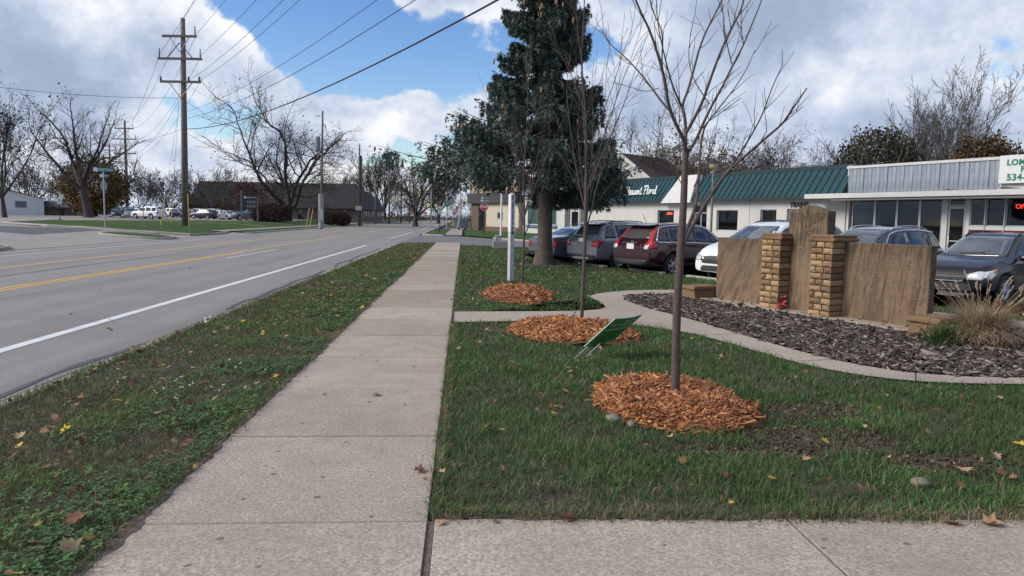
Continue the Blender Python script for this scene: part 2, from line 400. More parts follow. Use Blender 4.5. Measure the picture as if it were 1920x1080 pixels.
# ------------------------------------------------------------------ the setting
def ground():
    xs=[-1500,-45,-26,-21,-18.4,-3.9,1500]; zs=[.7,.7,.5,.15,-.2,-.2,-.2]
    mb=MB(); V=[]
    for x,z in zip(xs,zs): V+=[(x,-60,z-.06),(x,1500,z-.06)]
    mb.add(V,[(2*i,2*i+2,2*i+3,2*i+1) for i in range(len(xs)-1)]); mb.build('ground',M['ground'],kind='structure')
ground()
RZ=-.10
def flat(name,poly,z,m,parent=None,kind='structure',**kw):
    bm=bmesh.new(); bm.faces.new([bm.verts.new((p[0],p[1],z)) for p in poly]); bmesh.ops.triangulate(bm,faces=bm.faces[:])
    if sum(f.normal.z for f in bm.faces)<0: bmesh.ops.reverse_faces(bm,faces=bm.faces[:])
    bm.normal_update(); bm.faces.ensure_lookup_table()
    if bm.faces[0].normal.z<0: bmesh.ops.reverse_faces(bm,faces=bm.faces[:])
    me=bpy.data.meshes.new(name); bm.to_mesh(me); bm.free(); me.materials.append(m)
    return link(name,me,parent,kind=kind if not parent else None,**kw)
road=flat('main_road',[(-18.4,-40),(-4.1,-40),(-4.1,900),(-18.4,900)],RZ,M['asphalt'])
def rect(x0,x1,y0,y1): return [(x0,y0),(x1,y0),(x1,y1),(x0,y1)]
def strip(pts,w):
    p=[Vector((q[0],q[1],0)) for q in pts]; L=[];R=[]
    for i in range(len(p)):
        d=(p[min(i+1,len(p)-1)]-p[max(i-1,0)]).normalized(); n=Vector((-d.y,d.x,0)); k=w[i] if hasattr(w,'__len__') else w
        L.append(p[i]+n*k/2); R.append(p[i]-n*k/2)
    return L+R[::-1]
# painted lines
flat('white_edge_line',rect(-5.71,-5.54,2,43.5),RZ+.004,M['white_paint'],road)
for y0,y1 in ((57,84),(100,128),(145,170)): flat('white_dash',rect(-5.69,-5.57,y0,y1),RZ+.004,M['white_paint'],road)
flat('yellow_line',rect(-10.12,-9.99,2,700),RZ+.004,M['yellow_paint'],road)
flat('yellow_line',rect(-9.86,-9.74,15,34),RZ+.004,M['yellow_paint'],road)
flat('yellow_line',rect(-13.70,-13.56,8,700),RZ+.004,M['yellow_paint'],road)
for y0 in (29,): flat('worn_line',rect(-9.1,-9.02,y0,y0+8),RZ+.004,M['white_paint'],road)
flat('white_edge_line',rect(-17.1,-16.98,10,51),RZ+.004,M['white_paint'],road)
# sealed cracks along the kerb
rng=random.Random(4)
def tar(pts,w):
    q=chaikin([(p[0],p[1],0) for p in pts],2,False); ww=[w*(.5+.9*rng.random()) if 0<i<len(q)-1 else .01 for i in range(len(q))]
    for i in range(1,len(ww)-1): ww[i]=(ww[i-1]+ww[i]+ww[i+1])/3
    flat('tar_seam',strip(q,ww),RZ+.006,M['tar'],road)
tar([(-4.22,5.2),(-4.26,6.2),(-4.24,7.0),(-4.30,7.9),(-4.28,8.6),(-4.16,9.4),(-4.15,9.9)],.09)
tar([(-4.2,13.4),(-4.32,14.6),(-4.2,15.6),(-4.3,16.8),(-4.25,18.2),(-4.36,19.4),(-4.22,21),(-4.3,23.5)],.11)
tar([(-4.25,25),(-4.5,27),(-4.3,29),(-4.5,32),(-4.3,36),(-4.5,40)],.13)
tar([(-11.9,19),(-12.0,24),(-11.8,29),(-12.1,35),(-11.9,44)],.05)
pts=[(-4.105+rng.uniform(-.012,.012),3+i*.35) for i in range(110)]
flat('kerb_joint',strip(pts,[.012+.03*rng.random() for _ in pts]),RZ+.009,M['crack'],road)
# kerb of the tree lawn, cast in lengths
def kerb_run(name,pts,h=.085,w=.3,m='kerb',base=None,seg=None):
    mb=MB(); p=[Vector((q[0],q[1],0)) for q in pts]; rows=[]
    for i in range(len(p)):
        d=(p[min(i+1,len(p)-1)]-p[max(i-1,0)]).normalized(); n=Vector((-d.y,d.x,0)); z0=terr(p[i].x)+(RZ if base is None else base)
        rows.append([p[i]+n*o+Vector((0,0,z0+z)) for o,z in ((w/2,-.15),(w/2,h*.8),(w/2-.03,h),(-w/2+.05,h*.94),(-w/2,h*.5),(-w/2,-.15))])
    k=6
    mb.add([v for r in rows for v in r],[(i*k+j,i*k+j+1,(i+1)*k+j+1,(i+1)*k+j) for i in range(len(p)-1) for j in range(k-1)]+[tuple(range(k))[::-1],tuple((len(p)-1)*k+j for j in range(k))])
    o=mb.build(name,M[m],kind='structure'); 
    bm=bmesh.new(); bm.from_mesh(o.data); bmesh.ops.recalc_face_normals(bm,faces=bm.faces[:]); bm.to_mesh(o.data); bm.free(); return o
kerb_run('kerb',[(-3.95,y) for y in range(-6,44,2)][::-1]+[],.022)
mb=MB(); mb.add([(-3.80,-4,-.016),(-3.80,44,-.016),(-3.88,44,-.10),(-3.88,-4,-.10)],[(0,1,2,3)]); mb.build('tree_lawn_edge',M['turf'],kind='structure')
kerb_run('kerb',[(-3.95,42),(-3.9,44.5),(-3.55,46.2),(-2.9,46.9),(-1.75,47.1)][::-1])

# tree lawn between kerb and sidewalk; the big lawn
SWL,SWR=-1.70,-.155
TREELAWN=[(-3.82,-4),(SWL,-4),(SWL,46.9),(-2.8,46.8),(-3.5,46.0),(-3.82,44)]
flat('tree_lawn',TREELAWN,-.018,M['turf'])
def NR(n,r): p=nr(n,r); return (p.x,p.y)
LAWN=[(SWR,3.88),(1.78,3.84),(3.1,3.72),(14,3.5),(16,3.5),NR(-14.3,-2)]+[NR(-14.3,r) for r in (-8,-14,-20,-27)]+[(2.7,33.5),(4.0,37.5),(3.56,41.3),(1.5,42.9),(SWR,43.2)]
flat('lawn',LAWN,-.016,M['turf'])
# curved concrete path round the planting bed
PATH_OUT=[(SWR,11.34),(1.74,11.72),(2.35,11.45),(3.0,10.85),(3.38,10.25),(3.62,9.3),(3.88,8.2),(4.2,7.62),(4.62,7.28),(5.2,7.15),(5.9,7.14),(7.5,7.1),(12,6.6)]
PATH_IN =[(12,6.95),(7.5,7.42),(5.9,7.44),(5.3,7.52),(4.86,7.72),(4.5,8.2),(4.26,8.96),(4.02,10.3),(3.8,11.8),(3.42,13.4),(3.27,14.8),(3.6,15.7),(4.5,16.05),(5.6,15.95),(6.6,15.1),(8.2,12.0),(10.4,9.2),(13,7.4)]
PATH_FAR=[(14,7.8),(11.2,9.9),(9.0,12.8),(7.6,15.4),(6.6,16.6),(5.4,17.1),(4.0,16.9),(3.1,16.2),(2.62,15.4),(2.72,14.2),(2.62,13.25),(2.05,12.85),(SWR,12.64)]
flat('garden_path',chaikin([(p[0],p[1],0) for p in PATH_OUT],1,False)+chaikin([(p[0],p[1],0) for p in PATH_IN],1,False)+chaikin([(p[0],p[1],0) for p in PATH_FAR],1,False),.008,M['walk'])
BED=PATH_IN[1:-1]+[(10.4,9.0)]
BED=[(12,6.97)]+PATH_IN[1:]
flat('planting_bed',[(p[0],p[1]) for p in BED],.004,M['mulch_soil'])
# path joints
flat('expansion_joint',rect(SWR-.022,SWR+.022,-.8,3.85),-.005,M['edge_dirt'])
for a,b in (((SWR+.004,11.36),(SWR+.004,12.62)),): flat('path_joint',strip([a,b],.03),.0125,M['crack'])
for a,b in (((1.74,11.73),(2.0,12.84)),((3.40,10.2),(3.98,10.35)),((3.87,8.3),(4.42,8.42)),((4.7,7.26),(4.95,7.66)),((5.9,7.15),(5.95,7.42))):
    flat('path_joint',strip([a,b],.012),.0125,M['crack'])

# sidewalk slabs
def walk_slabs(name,origin,cells,m='concrete',z=.004):
    base=empty(name,origin); base['kind']='structure'
    lib={}
    for (x0,x1,y0,y1) in cells:
        key=(round(x1-x0,3),round(y1-y0,3))
        if key not in lib:
            mb=MB(); mb.bbox(0.009,x1-x0-.009,.009,y1-y0-.009,-.10,0,.003); lib[key]=mb.mesh('slab',M[m])
        o=link('slab',lib[key],base,loc=(x0-origin[0],y0-origin[1],z+rng.uniform(-.0035,.0035)-origin[2]))
    mb=MB(); xs=[c[0] for c in cells]+[c[1] for c in cells]; ys=[c[2] for c in cells]+[c[3] for c in cells]
    mb.box(min(xs)-origin[0],max(xs)-origin[0],min(ys)-origin[1],max(ys)-origin[1],-.13,-.009); mb.build('joint_bed',M['crack'],base)
    return base
SL=1.555
walk_slabs('sidewalk',(-.93,3.83,0),[(SWL,SWR-.012,3.83+k*SL,3.83+(k+1)*SL) for k in range(-3,28)])
walk_slabs('front_walk',(3,3,0),[(SWR+.012+k*1.93,SWR+.012+(k+1)*1.93,1.95,3.86-.035*k) for k in range(0,5)]+[(SWR+.012+k*1.93,SWR+.012+(k+1)*1.93,-.1,1.95) for k in range(0,5)])

# the side street running off at an angle, with its parking and the walk along the shops
flat('side_street',[NR(-13.9,12),NR(-13.9,-27.3),(2.5,34),(4.0,38),(3.4,41.5),(1.2,43.1),(-1,43.6),(-1.72,47.0),(-2.9,47.2),(-4.1,47.5),(-4.1,68),(-2.2,69),NR(-25.4,-60),NR(-25.4,12)],-.085,M['lot'])
kerb_run('side_street_kerb',[NR(-25.5,r) for r in range(10,-60,-5)],.13,.2)
flat('shop_walk',[NR(-25.6,12),NR(-30,12),NR(-30,-41),NR(-27.6,-41),NR(-25.6,-43)],.03,M['far_concrete'])
for r in (-27,-24,-21,-18,-15,-12,-9): flat('bay_line',strip([nr(-14.6,r),nr(-14.6,r)+Vector((.866,.5,0))*5],.1),-.08,M['white_paint'])
for r,wl in zip((-25.6,-22.6,-19.4,-16.6,-13.8),['beside the sedan tail', 'beside the grey SUV tail', 'behind the maroon SUV', 'at the minivan nose', 'at the dark blue-grey SUV nose']):
    mb=MB(); mb.bbox(-.85,.85,-.09,.09,-.09,.06,.02); o=mb.build('wheel_stop',M['kerb'],label='low concrete wheel stop at the lawn edge '+wl,cat='wheel stop',group='wheel stops along the lawn'); o.location=nr(-14.15,r+.4,0); o.rotation_euler.z=GRID_ROT
flat('far_lawn',[NR(-25.6,-42.5),NR(-25.6,-59.5),(.1,67.2),(.15,92),(12,92),NR(-40,-45),NR(-32,-41.5)],.0,M['lawn_far'])
flat('far_verge',[(-3.6,70.5),(-1.75,68.6),(-1.75,88),(-3.6,88)],.0,M['lawn_far'])
kerb_run('far_kerb',[(-1.8,68.3),(-3.0,69.3),(-3.8,71),(-3.9,75),(-3.9,120)],.11,.25)
walk_slabs('far_sidewalk',(-.9,66,0),[(-1.7,-.1,67+k*1.6,67+(k+1)*1.6) for k in range(0,24)],'far_concrete',.01)
flat('far_crossing',[(-2.6,104),(3,104),(3,107),(-2.6,107)],.02,M['far_concrete'])
# left side of the main road
mb=MB(); mb.add([(-18.6,26,-.027),(-17.7,26,RZ+.004),(-17.7,54,RZ+.004),(-18.6,54,-.027)],[(0,1,2,3)]); mb.build('opposite_apron',M['far_concrete'],kind='structure')
for y0,y1 in ((54,64.5),): mb=MB(); mb.add([(-19.4,y0,.02),(-17.7,y0,RZ+.004),(-17.7,y1,RZ+.004),(-19.4,y1,.02)],[(0,1,2,3)]); mb.build('opposite_driveway_lip',M['far_concrete'],kind='structure')
sheet('opposite_street',[(-18.4,26),(-22,26),(-95,22),(-95,62),(-45,66),(-36,60),(-29.5,53.6),(-18.4,53.2)],-.03,M['far_concrete'])
sheet('opposite_street_asphalt',[(-23.4,42.0),(-95,36.0),(-95,60),(-30.5,51.8),(-24.2,52.2)],-.024,M['asphalt_dark'])
flat('stop_bar',strip([(-23.9,44.2),(-36,50.4)],.25),.35,M['white_paint']) if False else None
sheet('opposite_lawn',[(-35.2,60.0),(-29.2,54.6),(-19.4,54.2),(-18.8,56),(-19.2,60),(-21.0,63),(-21.0,150),(-60,150),(-58,125),(-34,100),(-40,78)],.02,M['lawn_far'])
sheet('opposite_drive',[(-29.4,54.4),(-35.3,60.1),(-40.2,78),(-34.4,100),(-58,125),(-95,125),(-95,66),(-45,66)],-.01,M['far_concrete'])
sheet('opposite_sidewalk',[(-20.0,63),(-21.0,63),(-21.0,200),(-20.0,200)],.028,M['far_concrete'])
sheet('opposite_verge',[(-18.7,66),(-20.0,64.5),(-20.0,200),(-18.7,200)],.01,M['lawn_far'])
sheet('lawn_walk',[(-22,83.8),(-34,84.6),(-36,84.7),(-36,85.4),(-22,84.6)],.028,M['far_concrete'])
sheet('parking_lot',[(-36,101),(-30,104),(-30,150),(-120,190),(-120,120),(-60,112)],.03,M['far_concrete'])
sheet('lot_border',[(-22,97),(-34,99.6),(-34,100.9),(-22,99.5)],.03,mat('red brown mulch',(.10,.05,.035),1,.3,6,bump=.02,bscale=20))
kerb_run('opposite_kerb',[(-18.55,y) for y in (64,70,80,100,130,170,240)],.12,.25)
kerb_run('opposite_lawn_kerb',[(-19.3,54.1),(-29.2,54.4),(-35.4,59.7),(-40.5,77.8)][::-1],.12,.3,base=-.02)
kerb_run('opposite_lawn_kerb',[(-19.3,62.2),(-18.9,58),(-19.3,54.1)],.12,.3,base=-.02)
def island(poly):
    q=chaikin([(p[0],p[1],0) for p in poly],2); sheet('verge_island',q,.06,M['lawn_far'])
    pts=[(p.x,p.y) for p in q]; a=sum(pts[i][0]*pts[(i+1)%len(pts)][1]-pts[(i+1)%len(pts)][0]*pts[i][1] for i in range(len(pts)))
    if a<0: pts=pts[::-1]
    kerb_run('island_kerb',pts+[pts[0],pts[1]],.15,.22,base=-.05)
island([(-22.6,46.6),(-18.6,45.8),(-18.2,48.2),(-19.0,50.2),(-22.2,49.4)])
island([(-26.5,52.0),(-21.2,51.4),(-20.6,52.3),(-22,52.9),(-26.5,53)])
island([(-30,33.6),(-19.6,33.2),(-18.4,31.4),(-18.4,20),(-21.5,20),(-21.5,31),(-30,31.4)])

# ------------------------------------------------------------------ grass, clover, leaves
G=np.random.default_rng(7)
def scatter(poly,dens,ymin,ymax,excl=()):
    xs=[p[0] for p in poly]; ys=[p[1] for p in poly]; x0,x1=min(xs),max(xs); y0,y1=max(min(ys),ymin),min(max(ys),ymax)
    n=int(dens*(x1-x0)*(y1-y0)); x=G.uniform(x0,x1,n); y=G.uniform(y0,y1,n); k=inpoly(x,y,poly)
    for e in excl: k&=~inpoly(x,y,e)
    return x[k],y[k]
def vnoise(x,y,s,seed=0):
    """smooth value noise"""
    g=np.random.default_rng(seed).random((64,64)); u=x*s; v=y*s; i=np.floor(u).astype(int); j=np.floor(v).astype(int); a=u-i; b=v-j; a=a*a*(3-2*a); b=b*b*(3-2*b)
    q=lambda p,r: g[p%64,r%64]
    return (q(i,j)*(1-a)+q(i+1,j)*a)*(1-b)+(q(i,j+1)*(1-a)+q(i+1,j+1)*a)*b
def blades(x,y,h,w,rnd,z0=-.012):
    n=len(x); th=G.uniform(0,2*math.pi,n); lean=G.uniform(.25,1.35,n)*h; dx,dy=np.cos(th),np.sin(th); tw=th+math.pi/2+G.normal(0,.5,n); sx,sy=np.cos(tw)*w/2,np.sin(tw)*w/2
    V=np.zeros((n,5,3)); 
    V[:,0]=np.c_[x-sx,y-sy,np.full(n,z0)]; V[:,1]=np.c_[x+sx,y+sy,np.full(n,z0)]
    mx,my,mz=x+dx*lean*.35,y+dy*lean*.35,z0+h*.62
    V[:,2]=np.c_[mx+sx*.85,my+sy*.85,mz]; V[:,3]=np.c_[mx-sx*.85,my-sy*.85,mz]; V[:,4]=np.c_[x+dx*lean,y+dy*lean,z0+h*G.uniform(.72,1.0,n)]
    b=np.arange(n)[:,None]*5
    return V.reshape(-1,3), b+np.array([[0,1,2,3]]), b+np.array([[3,2,4]]), np.repeat(rnd,5)
DIRT=[((2.75,5.25),(.95,.42)),((3.25,4.75),(.55,.28)),((1.9,5.05),(.55,.22)),((3.0,6.1),(.8,.45)),((.62,10.6),(.35,.3)),((2.3,5.0),(.4,.2))]
RINGS=[((1.85,6.33),(.61,.86)),((1.62,10.55),(.88,1.05)),((1.17,15.4),(.68,1.55))]
def bare(x,y):
    d=np.zeros(len(x))
    for (cx,cy),(a,b) in DIRT: d=np.maximum(d,1-((x-cx)/a)**2-((y-cy)/b)**2)
    return d
def ringmask(x,y,k=1.0):
    d=np.zeros(len(x),bool)
    for (cx,cy),(a,b) in RINGS: d|=(((x-cx)/(a*k))**2+((y-cy)/(b*k))**2)<1
    return d
PATHPOLY=PATH_OUT+PATH_IN+PATH_FAR
def lawn_grass(name,poly,bands,label,seed,edge=None,excl=(),hs=1.0,dry=.1,stops=None,green=None):
    Vs=[];Q=[];T3=[];A=[];b=0
    for (y0,y1,dens,h,w) in bands:
        x,y=scatter(poly,dens,y0,y1,excl)
        m=bare(x,y)*.8+(vnoise(x,y,2.6,seed+3)+vnoise(x,y,7,seed+5)-1)*.55-.16
        keep=(G.random(len(x))>np.clip(m*2.0,0,.86))&~ringmask(x,y,.93)
        p=vnoise(x,y,2.2,seed)*.6+vnoise(x,y,6.0,seed+1)*.4; keep&=G.random(len(x))<.55+.55*p
        x,y,p=x[keep],y[keep],p[keep]
        hh=h*hs*(.40+.8*p)*np.where(G.random(len(x))<.08,G.uniform(1.3,1.9,len(x)),G.uniform(.45,1.2,len(x))); r=np.clip(p*.75+G.normal(.08,.16,len(x)),0,.84)
        d=G.random(len(x))<dry*(1.6-p); r[d]=G.uniform(.9,1,d.sum())
        v,q,t,a=blades(x,y,hh,w*G.uniform(.7,1.4,len(x)),r); Vs.append(v);Q.append(q+b);T3.append(t+b);A.append(a); b+=len(v)
    me=np_mesh(name,np.concatenate(Vs),np.concatenate(Q),np.concatenate(T3),green,np.concatenate(A))
    return link(name,me,label=label,cat='grass',kind='stuff')
GR=[(0,(0.030,0.067,0.023)),(.35,(0.053,0.129,0.039)),(.6,(0.078,0.182,0.053)),(.8,(0.132,0.247,0.076)),(.86,(0.115,0.138,0.057)),(.92,(0.276,0.207,0.121)),(1,(0.380,0.299,0.196))]
M['grass']=attr_mat('lawn grass',GR,.55,.9,(.075,.108,.040),trans=.35)
M['grass_strip']=attr_mat('tree lawn grass',[(0,(0.039,0.064,0.022)),(.35,(0.069,0.122,0.036)),(.6,(0.106,0.182,0.052)),(.82,(0.161,0.236,0.071)),(.9,(0.230,0.172,0.098)),(1,(0.345,0.259,0.161))],.6,1.3,(0.121,0.103,0.052),trans=.3)
HOLES=[PATHPOLY,BED]
lawn_grass('lawn_grass',LAWN,[(3.84,6.5,4700,.066,.0048),(6.5,9.5,2900,.066,.0066),(9.5,14,1350,.065,.0100),(14,22,480,.075,.018),(22,43,180,.07,.032)],
           'short green autumn lawn around the saplings and monument',11,excl=HOLES,green=M['grass'],dry=.10)
lawn_grass('tree_lawn_grass',TREELAWN,[(2.2,6.5,4400,.05,.0047),(6.5,10,2800,.05,.0062),(10,16,1700,.06,.009),(16,28,650,.06,.016),(28,47,300,.06,.026)],
           'weedy green strip of grass between kerb and sidewalk',31,green=M['grass_strip'],dry=.13)
# dead, overhanging fringe along the pavement edges
def fringe(name,segs,label,cat='grass'):
    X=[];Y=[]
    for (a,b,n,off) in segs:
        t=G.random(n); X.append(a[0]+(b[0]-a[0])*t+G.normal(0,off,n)); Y.append(a[1]+(b[1]-a[1])*t+G.normal(0,off,n))
    x=np.concatenate(X); y=np.concatenate(Y); p=vnoise(x,y,4,91); k=G.random(len(x))<.25+.9*p; x,y,p=x[k],y[k],p[k]
    r=np.where(G.random(len(x))<.45+.35*(1-p),G.uniform(.86,1,len(x)),G.uniform(.1,.7,len(x)))
    v,q,t,a=blades(x,y,G.uniform(.03,.085,len(x)),np.full(len(x),.0045),r)
    link(name,np_mesh(name,v,q,t,M['grass'],a),label=label,cat=cat,kind='stuff')
fringe('lawn_fringe',[((SWR+.03,3.9),(4.5,3.74),9000,.045),((SWR+.02,3.9),(SWR+.02,11.3),6500,.022),((SWR+.02,12.7),(SWR+.02,30),3500,.03)],'ragged dry grass fringe spilling over the sidewalk edge on the right')
fringe('tree_lawn_fringe',[((SWL-.02,2.5),(SWL-.02,12),6000,.035),((SWL-.02,12),(SWL-.02,30),3000,.04),((-3.80,4),(-3.80,20),8000,.04)],'ragged weedy fringe along both edges of the grass strip')
# soil and fine litter creeping over the pavement edges
def edge_soil(x,side,y0,y1,seed):
    ys=np.arange(y0,y1,.06); n=(vnoise(ys,ys*0,2.2,seed)+vnoise(ys,ys*0,9,seed+1))*.5; w=np.clip((n-.34)*.11,.002,.07)+.012*np.random.default_rng(seed).random(len(n))
    flat('edge_soil',[(x-side*.03,y) for y in ys]+[(x+side*b,y) for b,y in zip(w[::-1],ys[::-1])],.0105,M['edge_dirt'])
edge_soil(SWL,1,1.6,40,2)
xs_=np.arange(SWR+.05,6,.06); n_=(vnoise(xs_,xs_*0,2.2,8)+vnoise(xs_,xs_*0,9,9))*.5; flat('edge_soil',[(x,3.92-.02*x) for x in xs_]+[(x,3.86-.02*x-max(.0,(b-.36)*.09)) for b,x in zip(n_[::-1],xs_[::-1])],.0105,M['edge_dirt'])
# clover and small weeds on the strip
def clover():
    x,y=scatter(TREELAWN,2300,2.2,11); x2,y2=scatter(TREELAWN,500,11,26); big=np.concatenate([np.ones(len(x)),np.full(len(x2),2.1)]); x=np.concatenate([x,x2]); y=np.concatenate([y,y2])
    edge=np.clip((x-(SWL-1.15))/1.1,0,1); p=vnoise(x,y,1.4,5)*.55+vnoise(x,y,4,6)*.45; k=G.random(len(x))<np.clip((p-.30)*1.6,0,1)*(.12+.88*edge); x,y,big=x[k],y[k],big[k]; n=len(x)
    z=G.uniform(.015,.06,n); V=np.zeros((n,3,4,3)); r=G.uniform(.008,.016,n)*big; th0=G.uniform(0,6.28,n); tilt=G.normal(0,.35,(n,3))
    for j in range(3):
        th=th0+j*2.094; dx,dy=np.cos(th),np.sin(th)
        for q,(a,b) in enumerate(((.1,0),(1,-.75),(1.9,0),(1,.75))):
            V[:,j,q]=np.c_[x+r*(a*dx-b*dy),y+r*(a*dy+b*dx),z+r*tilt[:,j]*a]
    F=np.arange(n*3)[:,None]*4+np.array([[0,1,2,3]])
    link('clover_patch',np_mesh('clover_patch',V.reshape(-1,3),F,None,attr_mat('clover',[(0,(.034,.076,.026)),(.5,(.068,.142,.045)),(1,(.13,.23,.072))],.55,trans=.2),np.repeat(G.random(n),12)),label='low clover and weeds spreading over the grass strip',cat='clover',kind='stuff')
clover()
# fallen leaves
def leaf_shape(kind,seed):
    r=random.Random(seed)
    if kind=='maple': out=[(0,-.5),(.10,-.28),(.42,-.30),(.30,-.10),(.55,.10),(.28,.14),(.24,.36),(.10,.28),(0,.58),(-.10,.28),(-.26,.36),(-.28,.14),(-.55,.10),(-.30,-.10),(-.42,-.30),(-.10,-.28)]
    else: out=[(0,-.55),(.14,-.35),(.22,-.05),(.17,.25),(0,.55),(-.17,.25),(-.22,-.05),(-.14,-.35)]
    c=r.uniform(.25,.9); tw=r.uniform(-.5,.5)
    z=lambda x,y: c*x*x*1.3+tw*x*y+.25*c*y*y+r.uniform(-.03,.03)
    V=[(0,0,z(0,0))]+[(x*.5,y*.5,z(x*.5,y*.5)) for x,y in out]+[(x,y,z(x,y)) for x,y in out]; n=len(out)
    F3=[(0,1+i,1+(i+1)%n) for i in range(n)]; F4=[(1+i,1+n+i,1+n+(i+1)%n,1+(i+1)%n) for i in range(n)]
    return np.array(V),np.array(F4),np.array(F3)
LEAFC=[(0,(.085,.045,.028)),(.3,(.17,.085,.05)),(.55,(.30,.17,.095)),(.75,(.42,.29,.17)),(.88,(.50,.31,.06)),(1,(.60,.42,.05))]
M['leaf']=attr_mat('fallen leaves',LEAFC,.75,trans=.15)
def leaf_litter():
    pts=[]
    for poly,ds,zz in ((LAWN,((3.84,9,7.0,1),(9,18,3.5,1.2),(18,40,1.2,1.7)),.045),(TREELAWN,((2.2,8,22,1),(8,18,9,1.2),(18,45,3,1.8)),.04)):
        for y0,y1,d,sc in ds:
            x,y=scatter(poly,d,y0,y1,HOLES); pts+= [(a,b,zz,sc) for a,b in zip(x,y)]
    for _ in range(330):                                    # gathered along edges
        e=rng.random()
        if e<.45: pts.append((SWL-abs(rng.gauss(0,.10))+.02,rng.uniform(2.4,16),.012,.7))
        elif e<.65: pts.append((SWR+rng.gauss(.02,.05),rng.uniform(3.9,22),.015,.7))
        elif e<.78: pts.append((rng.uniform(-.1,4.5),3.84+rng.gauss(-.0,.05),.013,.75))
        else: pts.append((-3.8+rng.gauss(0,.10),rng.uniform(4,26),-.01,.8))
    for _ in range(14): pts.append((rng.uniform(-9,-4.4),rng.uniform(7,34),RZ+.012,.9))
    for _ in range(22): pts.append((rng.uniform(SWL,SWR),rng.uniform(4.5,26),.012,.6))
    for _ in range(10): pts.append((rng.uniform(3.4,5),rng.uniform(8,15),.03,.7))
    Vs=[];Q=[];T=[];A=[];b=0
    for i,(x,y,z,sc) in enumerate(pts):
        v,f4,f3=leaf_shape('maple' if rng.random()<.55 else 'oval',i); s=rng.uniform(.035,.085)*sc
        e=Matrix.Rotation(rng.uniform(0,6.28),3,'Z')@Matrix.Rotation(rng.gauss(0,.35),3,'X')@Matrix.Rotation(rng.gauss(0,.35),3,'Y')
        v=(v*s)@np.array(e).T+np.array([x,y,z]); Vs.append(v);Q.append(f4+b);T.append(f3+b); A.append(np.full(len(v),min(1,max(0,rng.betavariate(1.3,1.6))))); b+=len(v)
    link('fallen_leaves',np_mesh('fallen_leaves',np.concatenate(Vs),np.concatenate(Q),np.concatenate(T),M['leaf'],np.concatenate(A)),label='small dry leaves strewn over grass, walks and kerb',cat='leaves',kind='stuff')
leaf_litter()
def single_leaf(px,py,size,rnd,label,kind='maple',z=.03,curl=0):
    v,f4,f3=leaf_shape(kind,int(px)); p=at(px,py,z); o=link('fallen_leaf',np_mesh('fallen_leaf',v*size,f4,f3,M['leaf'],np.full(len(v),rnd)),label=label,cat='leaf',group='large fallen leaves')
    o.location=p; o.rotation_euler=(rng.gauss(0,.3),curl,rng.uniform(0,6.28))
single_leaf(1068,970,.10,.42,'curled tan leaf on the front walk edge beneath the lawn',curl=.8)
single_leaf(145,974,.13,.36,'big pinkish brown maple leaf in the weeds left of the sidewalk',z=.05)
single_leaf(130,1026,.12,.72,'ochre maple leaf with upright stem in the lower left weeds',z=.05)
single_leaf(1780,978,.13,.62,'tan lobed leaf lying on the walk edge, leftmost of the pair at lower right',z=.015)
single_leaf(1860,981,.14,.66,'broad tan lobed leaf on the walk edge at far lower right',z=.015)
single_leaf(706,740,.09,.60,'orange tan leaf alone on the sidewalk in front of the second joint',z=.012)
single_leaf(1185,704,.11,.68,'pale tan leaf standing in the grass left of the nearest mulch ring',z=.05,curl=.9)
single_leaf(1252,820,.11,.76,'pale yellow leaf on bare soil just in front of the nearest mulch ring',z=.02)
single_leaf(1806,879,.12,.74,'yellow tan leaf in the grass at right near the bare soil',z=.05)
single_leaf(1914,832,.13,1.0,'bright yellow leaf in the grass at the right picture edge',z=.05)
single_leaf(124,806,.10,1.0,'bright yellow leaf in the grass strip near the kerb',z=.05)
single_leaf(145,748,.14,.40,'rust brown leaf lying in the grass strip beside the kerb',z=.05)
single_leaf(205,617,.12,.5,'lone tan leaf on the asphalt between white line and kerb',z=-.085)
single_leaf(786,882,.10,.25,'dark brown leaf on the right edge of the sidewalk',z=.015)
def stones():
    for px,py,s,lab in ((1150,785,.10,'flat grey stone at the left foot of the nearest mulch ring'),(1184,795,.07,'small grey stone sunk in grass by the nearest mulch ring'),(1725,905,.08,'rounded tan stone in the grass at lower right'),(1018,563,.12,'pale stone at the right edge of the farthest mulch ring')):
        mb=MB(); mb.ball((0,0,0),(s*.75,s*.5,s*.42),9,6); r=random.Random(px)
        mb.v=[(x*r.uniform(.85,1.1),y*r.uniform(.85,1.1),z*r.uniform(.85,1.1)) for x,y,z in mb.v]
        o=mb.build('stone',M['stone_grey'],smooth=True,label=lab,cat='stone'); o.location=at(px,py,.02); o.rotation_euler.z=r.random()*3
M['stone_grey']=mat('field stone',(.17,.145,.12),.9,.25,20,bump=.005,bscale=40)
stones()
# a clump of white flowers and the little survey flag by the kerb
def white_flowers():
    mb=MB(); r=random.Random(2)
    for _ in range(17):
        x,y=r.gauss(-2.42,.2),r.gauss(7.0,.42)
        for _ in range(2): mb.ball((x+r.gauss(0,.008),y+r.gauss(0,.008),.05+r.random()*.02),(.008,.008,.005),5,3)
    mb.build('white_flowers',mat('white petals',(.75,.75,.70),.8),label='small white flowers in the grass strip',cat='flowers',kind='stuff')
white_flowers()

